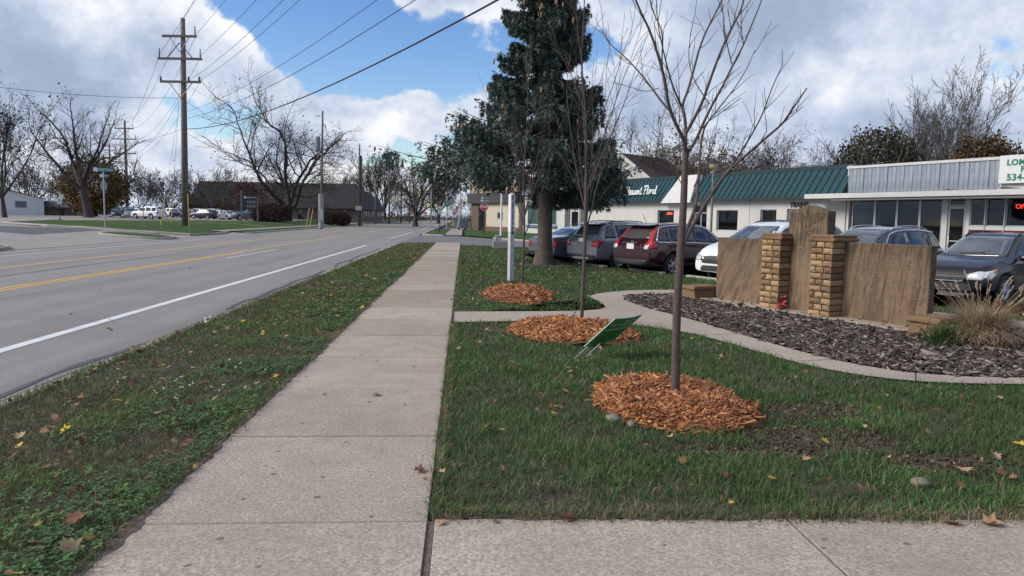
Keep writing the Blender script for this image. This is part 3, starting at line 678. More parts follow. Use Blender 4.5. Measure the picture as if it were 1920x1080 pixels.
# ------------------------------------------------------------------ mulch rings and bed
def chips(n,xf,zf,size,seed,flat_=.35,thick=.25):
    """n wood chips: thin tilted slivers (boxes without a bottom)"""
    g=np.random.default_rng(seed); x,y=xf(n,g); n=len(x); z=zf(x,y)+g.uniform(0,.012,n)
    L=g.gamma(2.2,size[0]/2.2,n)+.012; W=size[1]*g.gamma(4,.25,n)+.002; Tt=W*thick*2
    th=g.uniform(0,2*np.pi,n); el=g.normal(0,flat_,n); roll=g.normal(0,.6,n)
    a=np.c_[np.cos(th)*np.cos(el),np.sin(th)*np.cos(el),np.sin(el)]; s=np.c_[-np.sin(th),np.cos(th),np.zeros(n)]; u=np.cross(a,s)
    s2=s*np.cos(roll)[:,None]+u*np.sin(roll)[:,None]; u2=np.cross(a,s2); c=np.c_[x,y,z+.004]
    V=np.zeros((n,8,3)); k=0
    for i in (-1,1):
        for (p,q) in ((-1,-1),(1,-1),(.7,1),(-.7,1)):
            V[:,k]=c+a*(i*L/2)[:,None]*(1 if q<0 else .9)+s2*(p*W/2)[:,None]+u2*(q*Tt/2)[:,None]; k+=1
    F=np.array([[0,1,2,3],[7,6,5,4],[0,4,5,1],[1,5,6,2],[2,6,7,3],[3,7,4,0]])
    Q=(np.arange(n)[:,None,None]*8+F[None]).reshape(-1,4)
    return V.reshape(-1,3),Q,np.repeat(g.random(n),8)
MUL=[(0,(.05,.020,.010)),(.2,(.20,.072,.030)),(.5,(.36,.140,.055)),(.8,(.48,.215,.09)),(1,(.62,.34,.17))]
M['chips']=attr_mat('orange wood chips',MUL,.85,4,(.15,.060,.034))
M['chips_dark']=attr_mat('weathered dark mulch',[(0,(.022,.016,.013)),(.45,(.066,.050,.043)),(.8,(.13,.104,.09)),(1,(.32,.28,.25))],.9)
M['mulch_base']=mat('mulch mound',(.10,.042,.02),1,.5,30,bump=.02,bscale=60)
def mulch_ring(c,ax,h,nch,size,label,seed,stem):
    root=empty('mulch_ring',(c[0],c[1],0),label=label,cat='mulch ring',group='mulch rings around the saplings')
    sx,sy=stem[0]-c[0],stem[1]-c[1]
    def rad_(x,y): return np.sqrt((x/ax[0])**2+(y/ax[1])**2)*(1+.22*(vnoise(np.cos(np.arctan2(y,x))*1.6+9,np.sin(np.arctan2(y,x))*1.6+9,1,seed)-.5)*2)
    def zf(x,y):
        r=rad_(x,y); z=h*np.clip(1-r**2.4,0,1)**.8; d=np.hypot(x-sx,y-sy); z*=1-.80*np.exp(-(d/.22)**2)
        return z+.045*(vnoise(x+7,y+7,6,seed)-.5)*np.clip(1.2-r,0,1)
    n=44; V=[];F=[]
    for i in range(n+1):
        for j in range(n+1):
            x=np.array([(i/n*2-1)*ax[0]*1.1]); y=np.array([(j/n*2-1)*ax[1]*1.1]); V.append((x[0],y[0],float(zf(x,y)[0])-(.03 if rad_(x,y)[0]>1 else 0)))
    mb=MB(); mb.add(V,[(i*(n+1)+j,(i+1)*(n+1)+j,(i+1)*(n+1)+j+1,i*(n+1)+j+1) for i in range(n) for j in range(n) if rad_(np.array([V[i*(n+1)+j][0]]),np.array([V[i*(n+1)+j][1]]))[0]<1.02]); mb.build('mound',M['mulch_base'],root,smooth=True)
    def xf(k,g):
        r=np.sqrt(g.random(k))*1.04+(g.random(k)<.05)*np.abs(g.normal(0,.10,k)); t=g.uniform(0,2*np.pi,k); x=r*np.cos(t)*ax[0]; y=r*np.sin(t)*ax[1]; q=(rad_(x,y)<1.0+.22*g.random(k)**3)&(np.hypot(x-sx,y-sy)>.06); return x[q],y[q]
    V,Q,A=chips(nch,xf,zf,size,seed); o=link('wood_chips',np_mesh('wood_chips',V,Q,None,M['chips'],A),root); o['kind']='stuff'
    return root
STEMS=[(1.93,6.48),(1.81,11.1),(1.37,17.0)]
mulch_ring((1.85,6.33),(.64,.90),.13,9500,(.062,.010),'nearest orange wood chip ring around the first sapling',3,STEMS[0])
mulch_ring((1.62,10.55),(.90,1.15),.14,5600,(.072,.014),'middle reddish wood chip ring beside the tilted green sign',5,STEMS[1])
mulch_ring((1.17,15.4),(.70,1.6),.17,3600,(.088,.020),'farthest wood chip ring around the sapling next to the peace pole',8,STEMS[2])
def bed_chips():
    def xf(k,g):
        x=g.uniform(3.2,10.5,k); y=g.uniform(7.0,16.1,k); q=inpoly(x,y,BED)&(inpoly(x,y,[(3,6),(9.5,6),(10.5,8.2),(6.4,16.5),(3,16.5)])); return x[q],y[q]
    zf=lambda x,y: .004+.012*vnoise(x,y,5,6)
    V,Q,A=chips(36000,xf,zf,(.09,.018),17,.25); link('bed_mulch',np_mesh('bed_mulch',V,Q,None,M['chips_dark'],A),label='dark weathered bark mulch filling the monument bed',cat='mulch',kind='stuff')
bed_chips()

# ------------------------------------------------------------------ trees
class Paths:
    """collects tapered limbs and turns them into one mesh"""
    def __init__(s): s.L={}
    def add(s,pts,rr,n=4):
        s.L.setdefault((len(pts),n),[]).append((pts,rr))
    def mesh(s,name,m):
        VS=[];QS=[];b=0
        for (k,n),lst in s.L.items():
            pts=np.array([np.asarray(p,float) for p,_ in lst]); rr=np.array([np.asarray(r_,float) for _,r_ in lst]); N=len(lst)
            t=np.gradient(pts,axis=1); t/=np.linalg.norm(t,axis=2)[...,None]+1e-9
            ref=np.where((np.abs(t[:,0,2])<.85)[:,None],np.array([.3,.2,1.]),np.array([1.,.3,0]))[:,None,:]
            a=np.cross(t,ref); a/=np.linalg.norm(a,axis=2)[...,None]+1e-9; c=np.cross(t,a); th=np.arange(n)*2*math.pi/n
            V=pts[:,:,None]+rr[:,:,None,None]*(a[:,:,None]*np.cos(th)[None,None,:,None]+c[:,:,None]*np.sin(th)[None,None,:,None]); VS.append(V.reshape(-1,3))
            i=np.arange(k-1)[:,None]*n; j=np.arange(n)[None]; jn=(j+1)%n; q=np.stack([i+j,i+jn,i+n+jn,i+n+j],-1)[:,:1 if n==2 else n].reshape(-1,4)    # the finest far twigs are single slivers
            QS.append((q[None]+(np.arange(N)*k*n)[:,None,None]).reshape(-1,4)+b); b+=N*k*n
        me=np_mesh(name,np.concatenate(VS),np.concatenate(QS),None,m); me.polygons.foreach_set('use_smooth',np.ones(len(me.polygons),bool)); return me
def limb(r,p,d,L,r0,r1,seg,wob,up,droop=0):
    g=r.gauss; x,y,z=float(p[0]),float(p[1]),float(p[2]); a,b,c=d; k=1/math.sqrt(a*a+b*b+c*c); a*=k; b*=k; c*=k; pts=[(x,y,z)]; st=L/seg
    for i in range(seg):
        a+=g(0,wob); b+=g(0,wob); c+=g(0,wob)+up-droop*i/seg; k=1/math.sqrt(a*a+b*b+c*c); a*=k; b*=k; c*=k; x+=a*st; y+=b*st; z+=c*st; pts.append((x,y,z))
    return np.array(pts),np.array([r0+(r1-r0)*i/seg for i in range(seg+1)]),(a,b,c)
def rot_about(d,r,ang):
    a,b,c=float(d[0]),float(d[1]),float(d[2]); k=1/math.sqrt(a*a+b*b+c*c+1e-12); a*=k; b*=k; c*=k
    if abs(c)<.9: u=(b,-a,0.)
    else: u=(0.,c,-b)
    k=1/math.sqrt(u[0]**2+u[1]**2+u[2]**2); u=(u[0]*k,u[1]*k,u[2]*k); v=(b*u[2]-c*u[1],c*u[0]-a*u[2],a*u[1]-b*u[0]); t=r.uniform(0,6.283); ct,st=math.cos(t),math.sin(t); ca,sa=math.cos(ang),math.sin(ang)
    return np.array([a*ca+(u[0]*ct+v[0]*st)*sa,b*ca+(u[1]*ct+v[1]*st)*sa,c*ca+(u[2]*ct+v[2]*st)*sa])
def grow(P,r,p,d,L,r0,lev,cfg,tips):
    seg=max(1,cfg['seg'][lev]); rt=max(r0*cfg['taper'][lev],cfg['rmin']); pts,rr,de=limb(r,p,d,L,r0,rt,seg,cfg['wob'][lev],cfg['up'][lev])
    P.add(pts,rr,6 if lev==0 else (4 if lev<3 else (2 if lev==cfg['lev']-1 and cfg['rmin']>=.01 else 3)))
    if lev==cfg['lev']-1: tips.append(pts[-1]); return
    k=cfg['kids'][lev]; k=k if isinstance(k,int) else r.randint(*k); fr=cfg['from'][lev]; ll=cfg['len'][lev]
    grow(P,r,pts[-1],de,L*ll*r.uniform(.75,1.0),rt,lev+1,cfg,tips)
    for j in range(k):
        t=min(1,fr+(1-fr)*((j+r.random()*.9)/k)); f=t*seg; i=min(int(f),seg-1); dd=pts[i+1]-pts[i]; q=pts[i]+dd*(f-i)
        ln=L*ll*r.uniform(.7,1.15)*(1.15-.45*t); rc=max(cfg['rmin'],rr[i]*cfg['rk'][lev])
        grow(P,r,q,rot_about(dd,r,cfg['ang'][lev]*r.uniform(.7,1.25)),ln,rc,lev+1,cfg,tips)
OAK=dict(lev=6,seg=[4,6,5,3,2,1],taper=[.75,.42,.42,.45,.5,.6],wob=[.05,.13,.17,.2,.2,.15],up=[.05,.03,.03,.03,.03,.0],kids=[(5,6),(5,6),(5,6),(4,5),3,0],**{'from':[.55,.25,.2,.2,.2,.2],'len':[1.5,.55,.55,.55,.6,.6],'rk':[.55,.5,.5,.55,.6,.6],'ang':[.75,.8,.8,.8,.75,.7]},rmin=.008)
VASE=dict(OAK,up=[.05,.07,.06,.05,.04,.02],**{'ang':[.5,.5,.6,.65,.6,.6],'len':[1.7,.55,.5,.5,.55,.6]},wob=[.03,.07,.1,.13,.15,.15])
def leaves_at(tips,n,spread,size,seed,m,name='foliage'):
    g=np.random.default_rng(seed); T=np.array(tips); c=T[g.integers(0,len(T),n)]+g.normal(0,spread,(n,3)); s=size*g.uniform(.6,1.5,n)
    a=g.normal(0,1,(n,3)); a/=np.linalg.norm(a,axis=1)[:,None]; b=np.cross(a,g.normal(0,1,(n,3))); b/=np.linalg.norm(b,axis=1)[:,None]
    V=np.stack([c-a*s[:,None]*.6,c+b*s[:,None]*.35,c+a*s[:,None]*.6,c-b*s[:,None]*.35],1); return np_mesh(name,V.reshape(-1,3),np.arange(n)[:,None]*4+np.array([[0,1,2,3]]),None,m,np.repeat(g.random(n),4))
def tree(label,loc,h,r0,cfg,seed,bark_='bark_dark',group=None,lean=(0,0),leaves=None,trunk=.28,spread=1.0,name='bare_tree',rmin=None,share=None):
    r=random.Random(seed); cfg=dict(cfg)
    if share in TREES:                                             # same limbs as an earlier tree of the kind, turned and scaled
        h0,src=TREES[share]; root=empty(name,loc,r.uniform(0,6.28),label=label,cat='tree',group=group); root.scale=(h/h0,)*3
        for ch in src.children:
            if leaves or ch.name.split('.')[0]!='foliage': c=ch.copy(); COL.objects.link(c); c.parent=root
        return root
    if rmin: cfg['rmin']=rmin
    root=empty(name,loc,label=label,cat='tree',group=group); tips=[]; TP=Paths(); CP=Paths()
    H=h*trunk; pts,rr,d=limb(r,(0,0,-.15),(lean[0],lean[1],1),H,r0*1.15,r0*.8,5,.03,.02); rr[0]*=1.35; TP.add(pts,rr,9); link('trunk',TP.mesh('trunk',M[bark_]),root)
    k=r.randint(*cfg['kids'][0]); a0=r.random()*6.28
    L=(h-H)
    for j in range(k):
        ang=cfg['ang'][0]*r.uniform(.55,1.15)*spread; t=a0+j*6.283/k+r.gauss(0,.25); dd=np.array([math.sin(ang)*math.cos(t)+lean[0],math.sin(ang)*math.sin(t)+lean[1],math.cos(ang)])
        q=pts[-1]-(pts[-1]-pts[-2])*r.uniform(0,.9); grow(CP,r,q,dd,L*r.uniform(.62,.85)/max(.6,math.cos(ang)**.4),r0*.5,1,cfg,tips)
    dd=np.array([lean[0]*.5,lean[1]*.5,1]); grow(CP,r,pts[-1],dd,L*.75,r0*.5,1,cfg,tips)
    link('crown',CP.mesh('crown',M[bark_]),root)
    if leaves: n,sp,sz,m=leaves; o=link('foliage',leaves_at(tips,n,sp,sz,seed,m),root); o['kind']='stuff'
    if share: TREES[share]=(h,root)
    return root
TREES={}

# three saplings: each limb of the nearest follows what the photograph shows
def sapling_near():
    root=empty('sapling',(1.93,6.48,0),label='nearest bare sapling with tall forked limbs in the front mulch ring',cat='tree',group='bare saplings in mulch rings')
    r=random.Random(12); Y0=6.48
    def P(px,py,dy): 
        d=ray(px,py); t=(Y0+dy)/d.y; return np.array([d.x*t-1.93,dy,EYE+d.z*t])
    def spl(ptsl,n=4):
        q=[Vector(p) for p in ptsl]; q=chaikin(q,2,False); return np.array([tuple(v) for v in q])
    TP=Paths(); CP=Paths(); tr=spl([P(1265,757,0),P(1267,690,0),P(1268,600,0),P(1275,480,0),P(1282,380,0),P(1285,285,0)]); tr[0,2]=.0
    TP.add(tr,np.interp(np.linspace(0,1,len(tr)),[0,.05,.6,1],[.056,.043,.035,.026]),9); link('trunk',TP.mesh('trunk',M['bark']),root)
    limbs=[ # pixel course, depth drift, radius
      ([(1285,285),(1283,262),(1268,235),(1252,195),(1249,160),(1236,110),(1220,60),(1200,20),(1180,-30),(1165,-90)],-.5,.020),
      ([(1252,195),(1248,165),(1240,120),(1244,60),(1222,20),(1214,-40)],.35,.011),
      ([(1285,285),(1286,250),(1284,215),(1278,200),(1290,170),(1301,130),(1313,85),(1328,50),(1347,15),(1370,-40),(1390,-100)],.6,.017),
      ([(1286,250),(1300,225),(1318,190),(1335,140),(1352,95),(1372,50),(1390,20),(1402,-30),(1420,-90)],-.45,.016),
      ([(1290,285),(1305,262),(1318,232),(1336,195),(1356,160),(1375,120),(1394,85),(1410,45),(1425,10),(1440,-40)],.3,.015),
      ([(1273,480),(1285,440),(1306,385),(1310,340),(1312,290),(1318,245),(1330,225)],.35,.022),
      ([(1274,470),(1300,420),(1330,370),(1360,325),(1400,290),(1440,255),(1470,230),(1492,195),(1513,165)],-.35,.020),
      ([(1345,347),(1380,300),(1405,260),(1430,215),(1447,165),(1468,120)],-.2,.011),
      ([(1452,245),(1475,225),(1505,200)],-.35,.006),([(1318,240),(1350,200),(1378,165),(1400,130),(1415,95)],.4,.007),([(1325,230),(1360,205),(1390,183)],.3,.005),
      ([(1262,215),(1240,190),(1215,155),(1190,125),(1165,100),(1140,80),(1130,58)],.45,.011),([(1236,165),(1215,172),(1195,168)],.3,.004),
      ([(1278,200),(1262,165),(1252,130),(1240,80),(1232,40),(1230,-30)],-.3,.010),([(1283,262),(1272,240),(1275,215)],.2,.006),
      ([(1301,350),(1330,300),(1338,260),(1350,240)],-.3,.006),([(1278,345),(1270,330),(1268,310)],.1,.005),([(1340,350),(1370,322),(1400,300),(1425,270),(1438,245)],-.5,.006),
      ([(1330,195),(1300,150),(1290,110),(1295,60)],.2,.006),([(1372,120),(1360,70),(1355,20),(1350,-30)],.1,.006),([(1394,85),(1388,40),(1394,-10)],.2,.005)]
    for crs,dep,r0 in limbs:
        n=len(crs); q=spl([P(x,y,dep*(i/(n-1))*(.9+.0*i)) for i,(x,y) in enumerate(crs)]); CP.add(q,np.linspace(r0,max(.0028,r0*.25),len(q)),5)
        L=len(q)
        for j in range(2,L-1):
            if r.random()<.30 and q[j,2]>2.2:
                d=q[j+1]-q[j]; d/=np.linalg.norm(d)+1e-9; dd=rot_about(d,r,r.uniform(.35,.7)); dd[2]=abs(dd[2])+.25
                pts,rr,_=limb(r,q[j],dd,r.uniform(.12,.40),.0042,.0018,4,.10,.05); CP.add(pts,rr,3)
                if r.random()<.4:
                    pts2,rr2,_=limb(r,pts[2],rot_about(pts[3]-pts[2],r,.6),r.uniform(.08,.25),.003,.0016,3,.1,.06); CP.add(pts2,rr2,3)
    link('crown',CP.mesh('crown',M['bark']),root)
    mb=MB(); mb.ball((.02,.0,.06),(.085,.06,.035),9,5); mb.build('root_flare',M['stone_grey'],root,smooth=True,label='pale stones at the foot of the stem')
sapling_near()
SAP=dict(lev=4,seg=[6,7,5,3],taper=[.3,.3,.35,.5],wob=[.03,.045,.06,.08],up=[.05,.055,.05,.04],kids=[4,4,2,0],**{'from':[.1,.2,.2,.2],'len':[.7,.42,.5,.5],'rk':[.55,.45,.55,.6],'ang':[.5,.5,.5,.5]},rmin=.003)
def sapling(loc,label,h,fork,seed,r0,leanx):
    root=empty('sapling',(loc[0],loc[1],0),label=label,cat='tree',group='bare saplings in mulch rings'); r=random.Random(seed); TP=Paths(); CP=Paths(); tips=[]
    pts,rr,d=limb(r,(0,0,0),(leanx,0,1),fork,r0,r0*.72,8,.012,.02); TP.add(pts,rr,8); link('trunk',TP.mesh('trunk',M['bark']),root)
    n=7
    for j in range(n):
        t=j*2.4+r.random(); a=r.uniform(.15,.40) if j>2 else r.uniform(.35,.5); k=8-int((j%4)*1.1)
        q=pts[k] if j>2 else pts[5+j%3]
        grow(CP,r,q,(math.sin(a)*math.cos(t)+leanx,math.sin(a)*math.sin(t),math.cos(a)),(h-fork)*r.uniform(.6,.85),r0*r.uniform(.35,.5),1,SAP,tips)
    grow(CP,r,pts[-1],(leanx,0,1),(h-fork)*.9,r0*.6,0,SAP,tips)
    link('crown',CP.mesh('crown',M['bark']),root)
sapling(STEMS[1],'bare sapling rising from the middle mulch ring behind the tilted sign',4.7,2.3,5,.032,.05)
sapling(STEMS[2],'slender bare sapling in the farthest mulch ring in front of the spruce',4.3,1.9,9,.034,.02)

# the big spruce
def spruce():
    B=Vector((2.85,26.0,0)); r=random.Random(31); g=np.random.default_rng(31)
    root=empty('spruce_tree',B,label='big dark blue-green spruce hung with brown cones beside the parked cars',cat='tree')
    H=14.2; TP=Paths(); pts=np.array([(.02*math.sin(i),.02*math.cos(i*2),-.1+i*H/16) for i in range(17)]); rr=np.interp(pts[:,2],[0,.4,2,H],[.40,.27,.24,.03]); TP.add(pts,rr,12); link('trunk',TP.mesh('trunk',M['bark_spruce']),root)
    BP=Paths(); C=[];Dv=[];Sz=[]; cones=[]
    def spray_line(q,w,hang,sc,dens):
        """foliage along a branch course q"""
        n=len(q)-1; N=n*dens; i=np.repeat(np.arange(n),dens); t=g.random(N)[:,None]; p=q[i]+(q[i+1]-q[i])*t; d=q[i+1]-q[i]; d=d/(np.linalg.norm(d,axis=1)[:,None]+1e-9)
        side=np.cross(d,[0,0,1.]); side/=np.linalg.norm(side,axis=1)[:,None]+1e-9; s_=g.choice([-1.,1.],N)[:,None]; f=(i+1)/n
        ww=(w*(.35+.65*np.sin(math.pi*np.minimum(1,f*.85+.12)))*g.uniform(.2,1,N))[:,None]; hg=(hang*g.random(N)**1.6)[:,None]
        c=p+side*s_*ww+d*ww*.45; c[:,2:]-=hg+ww*.15; dv=d*.55+side*s_*.7; dv[:,2:]+=-.15-.7*(hg>.14)+g.normal(0,.3,(N,1)); C.append(c); Dv.append(dv); Sz.append(sc*g.uniform(.7,1.3,N))
    z=3.05; k=0
    while z<H-.3:
        u=z/H; R=np.interp(z,[2.9,3.6,4.4,5.2,6.0,7.2,8.5,10,12,H],[2.95,3.4,2.95,2.4,1.95,1.5,1.3,1.05,.65,.1]); nb=7 if z<9 else 6
        for j in range(nb):
            if r.random()<.16 and z>3.6: continue
            t=j*2*math.pi/nb+k*1.13+r.gauss(0,.22); L=R*r.uniform(.68,1.10)
            dx,dy=math.cos(t),math.sin(t)
            if dx<-.25 and z<3.4: continue
            if dx<-.3: L*=1+np.interp(z,[3,3.5,4.6,5.5,6.3],[.75,1.1,.6,.95,.15])*dx*dx
            q=[]; m=9; sag=.24*L*(1.15-.6*u)*r.uniform(.7,1.2)*(.35 if dx<-.2 and z<4.6 else 1); lift=.22*L*u
            for i in range(m+1):
                f=i/m; q.append(np.array([dx*L*f+r.gauss(0,.015),dy*L*f+r.gauss(0,.015),z+lift*f-sag*math.sin(f*2.2)+.16*L*max(0,f-.7)+r.gauss(0,.012)]))
            q=np.array(q); BP.add(q,np.linspace(.045*(1.1-u)+.008,.006,m+1),4)
            spray_line(q[3:],.16*L+.12,.62*(1-.45*u) if r.random()<.7 else .2,.125,29 if z<10 else 16)
            for i in range(3,m):
                for sd_ in (-1,1):
                    if r.random()<.72:
                        d=q[i]-q[i-1]; side=np.array([-dy,dx,0])*sd_; ll=L*.38*(1.1-i/m)*r.uniform(.6,1.2); e=np.array([q[i]+(side*.72+np.array([dx,dy,0])*.6)*ll*f+np.array([0,0,-.28*ll*f*f]) for f in np.linspace(0,1,5)])
                        BP.add(e,np.linspace(.012,.004,5),3); spray_line(e,.18,.55*(1-.4*u),.125,24 if z<10 else 14)
            if r.random()<np.interp(z,[2.5,5,7,12],[.22,.35,.75,1.0]):
                for _ in range(r.randint(4,12)):
                    i=r.randint(4,m); cones.append(q[i]+np.array([r.gauss(0,.2),r.gauss(0,.2),-.10-r.random()*.30]))
        z+=r.uniform(.36,.46); k+=1
    link('branches',BP.mesh('branches',M['bark_dark']),root)
    # needle sprays: a spine with short twigs to both sides
    C=np.concatenate(C); Dv=np.concatenate(Dv); Sz=np.concatenate(Sz); Dv/=np.linalg.norm(Dv,axis=1)[:,None]; n=len(C)
    a=np.cross(Dv,g.normal(0,1,(n,3))); a/=np.linalg.norm(a,axis=1)[:,None]; b=np.cross(Dv,a)
    fan=[(0,0,1.25,.14),(.1,.66,.8,.14),(.1,-.66,.8,.14),(.15,0,.85,.15)]
    V=np.zeros((n,len(fan),3,3))
    for j,(st,an,ln,wd) in enumerate(fan):
        side=a if j<3 else b; other=b if j<3 else a; dd=Dv*math.cos(an)+side*math.sin(an)+other*(.45 if j==3 else 0)*1.0
        wv=(np.cross(dd,other)); wv/=np.linalg.norm(wv,axis=1)[:,None]+1e-9; o=C+Dv*(st*Sz)[:,None]
        V[:,j,0]=o-wv*(wd*Sz)[:,None]*.9; V[:,j,1]=o+wv*(wd*Sz)[:,None]*.9; V[:,j,2]=o+dd*(ln*Sz)[:,None]
    k=len(fan)*3
    o=link('needles',np_mesh('needles',V.reshape(-1,3),None,np.arange(n*len(fan))[:,None]*3+np.array([[0,1,2]]),attr_mat('spruce needles',[(0,(.030,.048,.042)),(.5,(.068,.104,.090)),(.85,(.115,.155,.125)),(1,(.17,.205,.15))],.6),np.repeat(g.random(n),k)),root); o['kind']='stuff'
    mb=MB()
    for p in cones:
        s=r.uniform(.75,1.2); mb.ball(p,(.036*s,.036*s,.10*s),6,5)
    o=mb.build('cones',mat('spruce cones',(.27,.155,.09),.8,.3,12),root,smooth=True); o['kind']='stuff'
    # needle litter round the foot
spruce()
flat('needle_litter',[(2.85+math.cos(t)*1.35*(1+.2*math.sin(3*t)),25.7+math.sin(t)*1.5*(1+.15*math.cos(2*t))) for t in np.linspace(0,6.1,26)],.012,M['soil'])
def soil_clods():
    def xf(k,g):
        x=g.uniform(1.2,4.3,k); y=g.uniform(4.3,6.8,k); q=(bare(x,y)+.5*(vnoise(x,y,6,3)-.5)>.12)&~ringmask(x,y,.98); return x[q],y[q]
    V,Q,A=chips(5200,xf,lambda x,y:-.016+.006*vnoise(x,y,9,2),(.012,.009),23,.5,.5)
    link('soil_crumbs',np_mesh('soil_crumbs',V,Q,None,attr_mat('soil crumbs',[(0,(.04,.028,.020)),(.6,(.075,.054,.038)),(.95,(.11,.08,.056)),(1,(.26,.2,.13))],1),A),label='crumbled bare soil right of the nearest mulch ring',cat='soil',kind='stuff')
soil_clods()

# ornamental grass at the end of the monument
def ornamental_grass():
    p=at(1822,652,.02); root=empty('ornamental_grass',(p.x+.45,p.y+.45,0),label='tan fountain grass clump with seed heads beside the monument end block',cat='grass clump')
    g=np.random.default_rng(3); n=3800; seg=7; th=g.uniform(0,2*np.pi,n); L=g.uniform(.5,1.0,n); rr=g.uniform(0,.22,n); out=g.uniform(.35,1.15,n); V=np.zeros((n,seg+1,2,3)); w=.0042
    for i in range(seg+1):
        f=i/seg; rad_=rr+L*out*.72*f**1.15; z=L*(.98*f-.80*out*f**1.9); th2=th+.25*f*g.normal(0,1,n)*.4; x=np.cos(th2)*rad_; y=np.sin(th2)*rad_; ww=w*(1-.75*f); V[:,i,0]=np.c_[x-np.sin(th)*ww,y+np.cos(th)*ww,np.maximum(z,.01)]; V[:,i,1]=np.c_[x+np.sin(th)*ww,y-np.cos(th)*ww,np.maximum(z,.01)]
    base=np.arange(n)[:,None,None]*(seg+1)*2+np.arange(seg)[None,:,None]*2; F=(base+np.array([0,1,3,2])[None,None]).reshape(-1,4)
    m=attr_mat('dry fountain grass',[(0,(0.072,0.061,0.032)),(.15,(0.167,0.120,0.072)),(.5,(0.304,0.217,0.138)),(.85,(0.450,0.341,0.225)),(1,(0.609,0.493,0.348))],.8,trans=.2)
    o=link('blades',np_mesh('blades',V.reshape(-1,3),F,None,m,np.repeat(g.random(n)*.9+.1,(seg+1)*2)),root); o['kind']='stuff'
    r=random.Random(8); mb=MB(); st=MB()
    for _ in range(46):
        t=r.uniform(0,6.28); l=r.uniform(.7,1.05); o_=r.uniform(.45,1.0); q=[(math.cos(t)*o_*l*f**1.3,math.sin(t)*o_*l*f**1.3,l*(f-.18*o_*f*f)) for f in np.linspace(0,1,5)]; st.tube(q,.0022,3,False)
        e=np.array(q[-1]); d=e-np.array(q[-2]); d/=np.linalg.norm(d)
        for i in range(7):
            c=e+d*(i-3)*.017; mb.ball(c+np.array([r.gauss(0,.004) for _ in range(3)]),(.011,.011,.013),4,3)
    st.build('stalks',mat('grass stalks',(.30,.22,.13),.8),root)
    o=mb.build('seed_heads',mat('seed heads',(.27,.21,.15),.95,.3,30),root); o['kind']='stuff'
    # low dark green clump at its left foot
    p2=at(1772,645,.02); x,y=g.normal(0,.10,420),g.normal(0,.10,420); v,q,t,a=blades(x,y,g.uniform(.15,.42,420),np.full(420,.010),g.uniform(0,.5,420)); link('green_clump',np_mesh('green_clump',v,q,t,M['grass'],a),loc=(p2.x,p2.y,0),label='low dark green tuft between end block and fountain grass',cat='plant')
ornamental_grass()

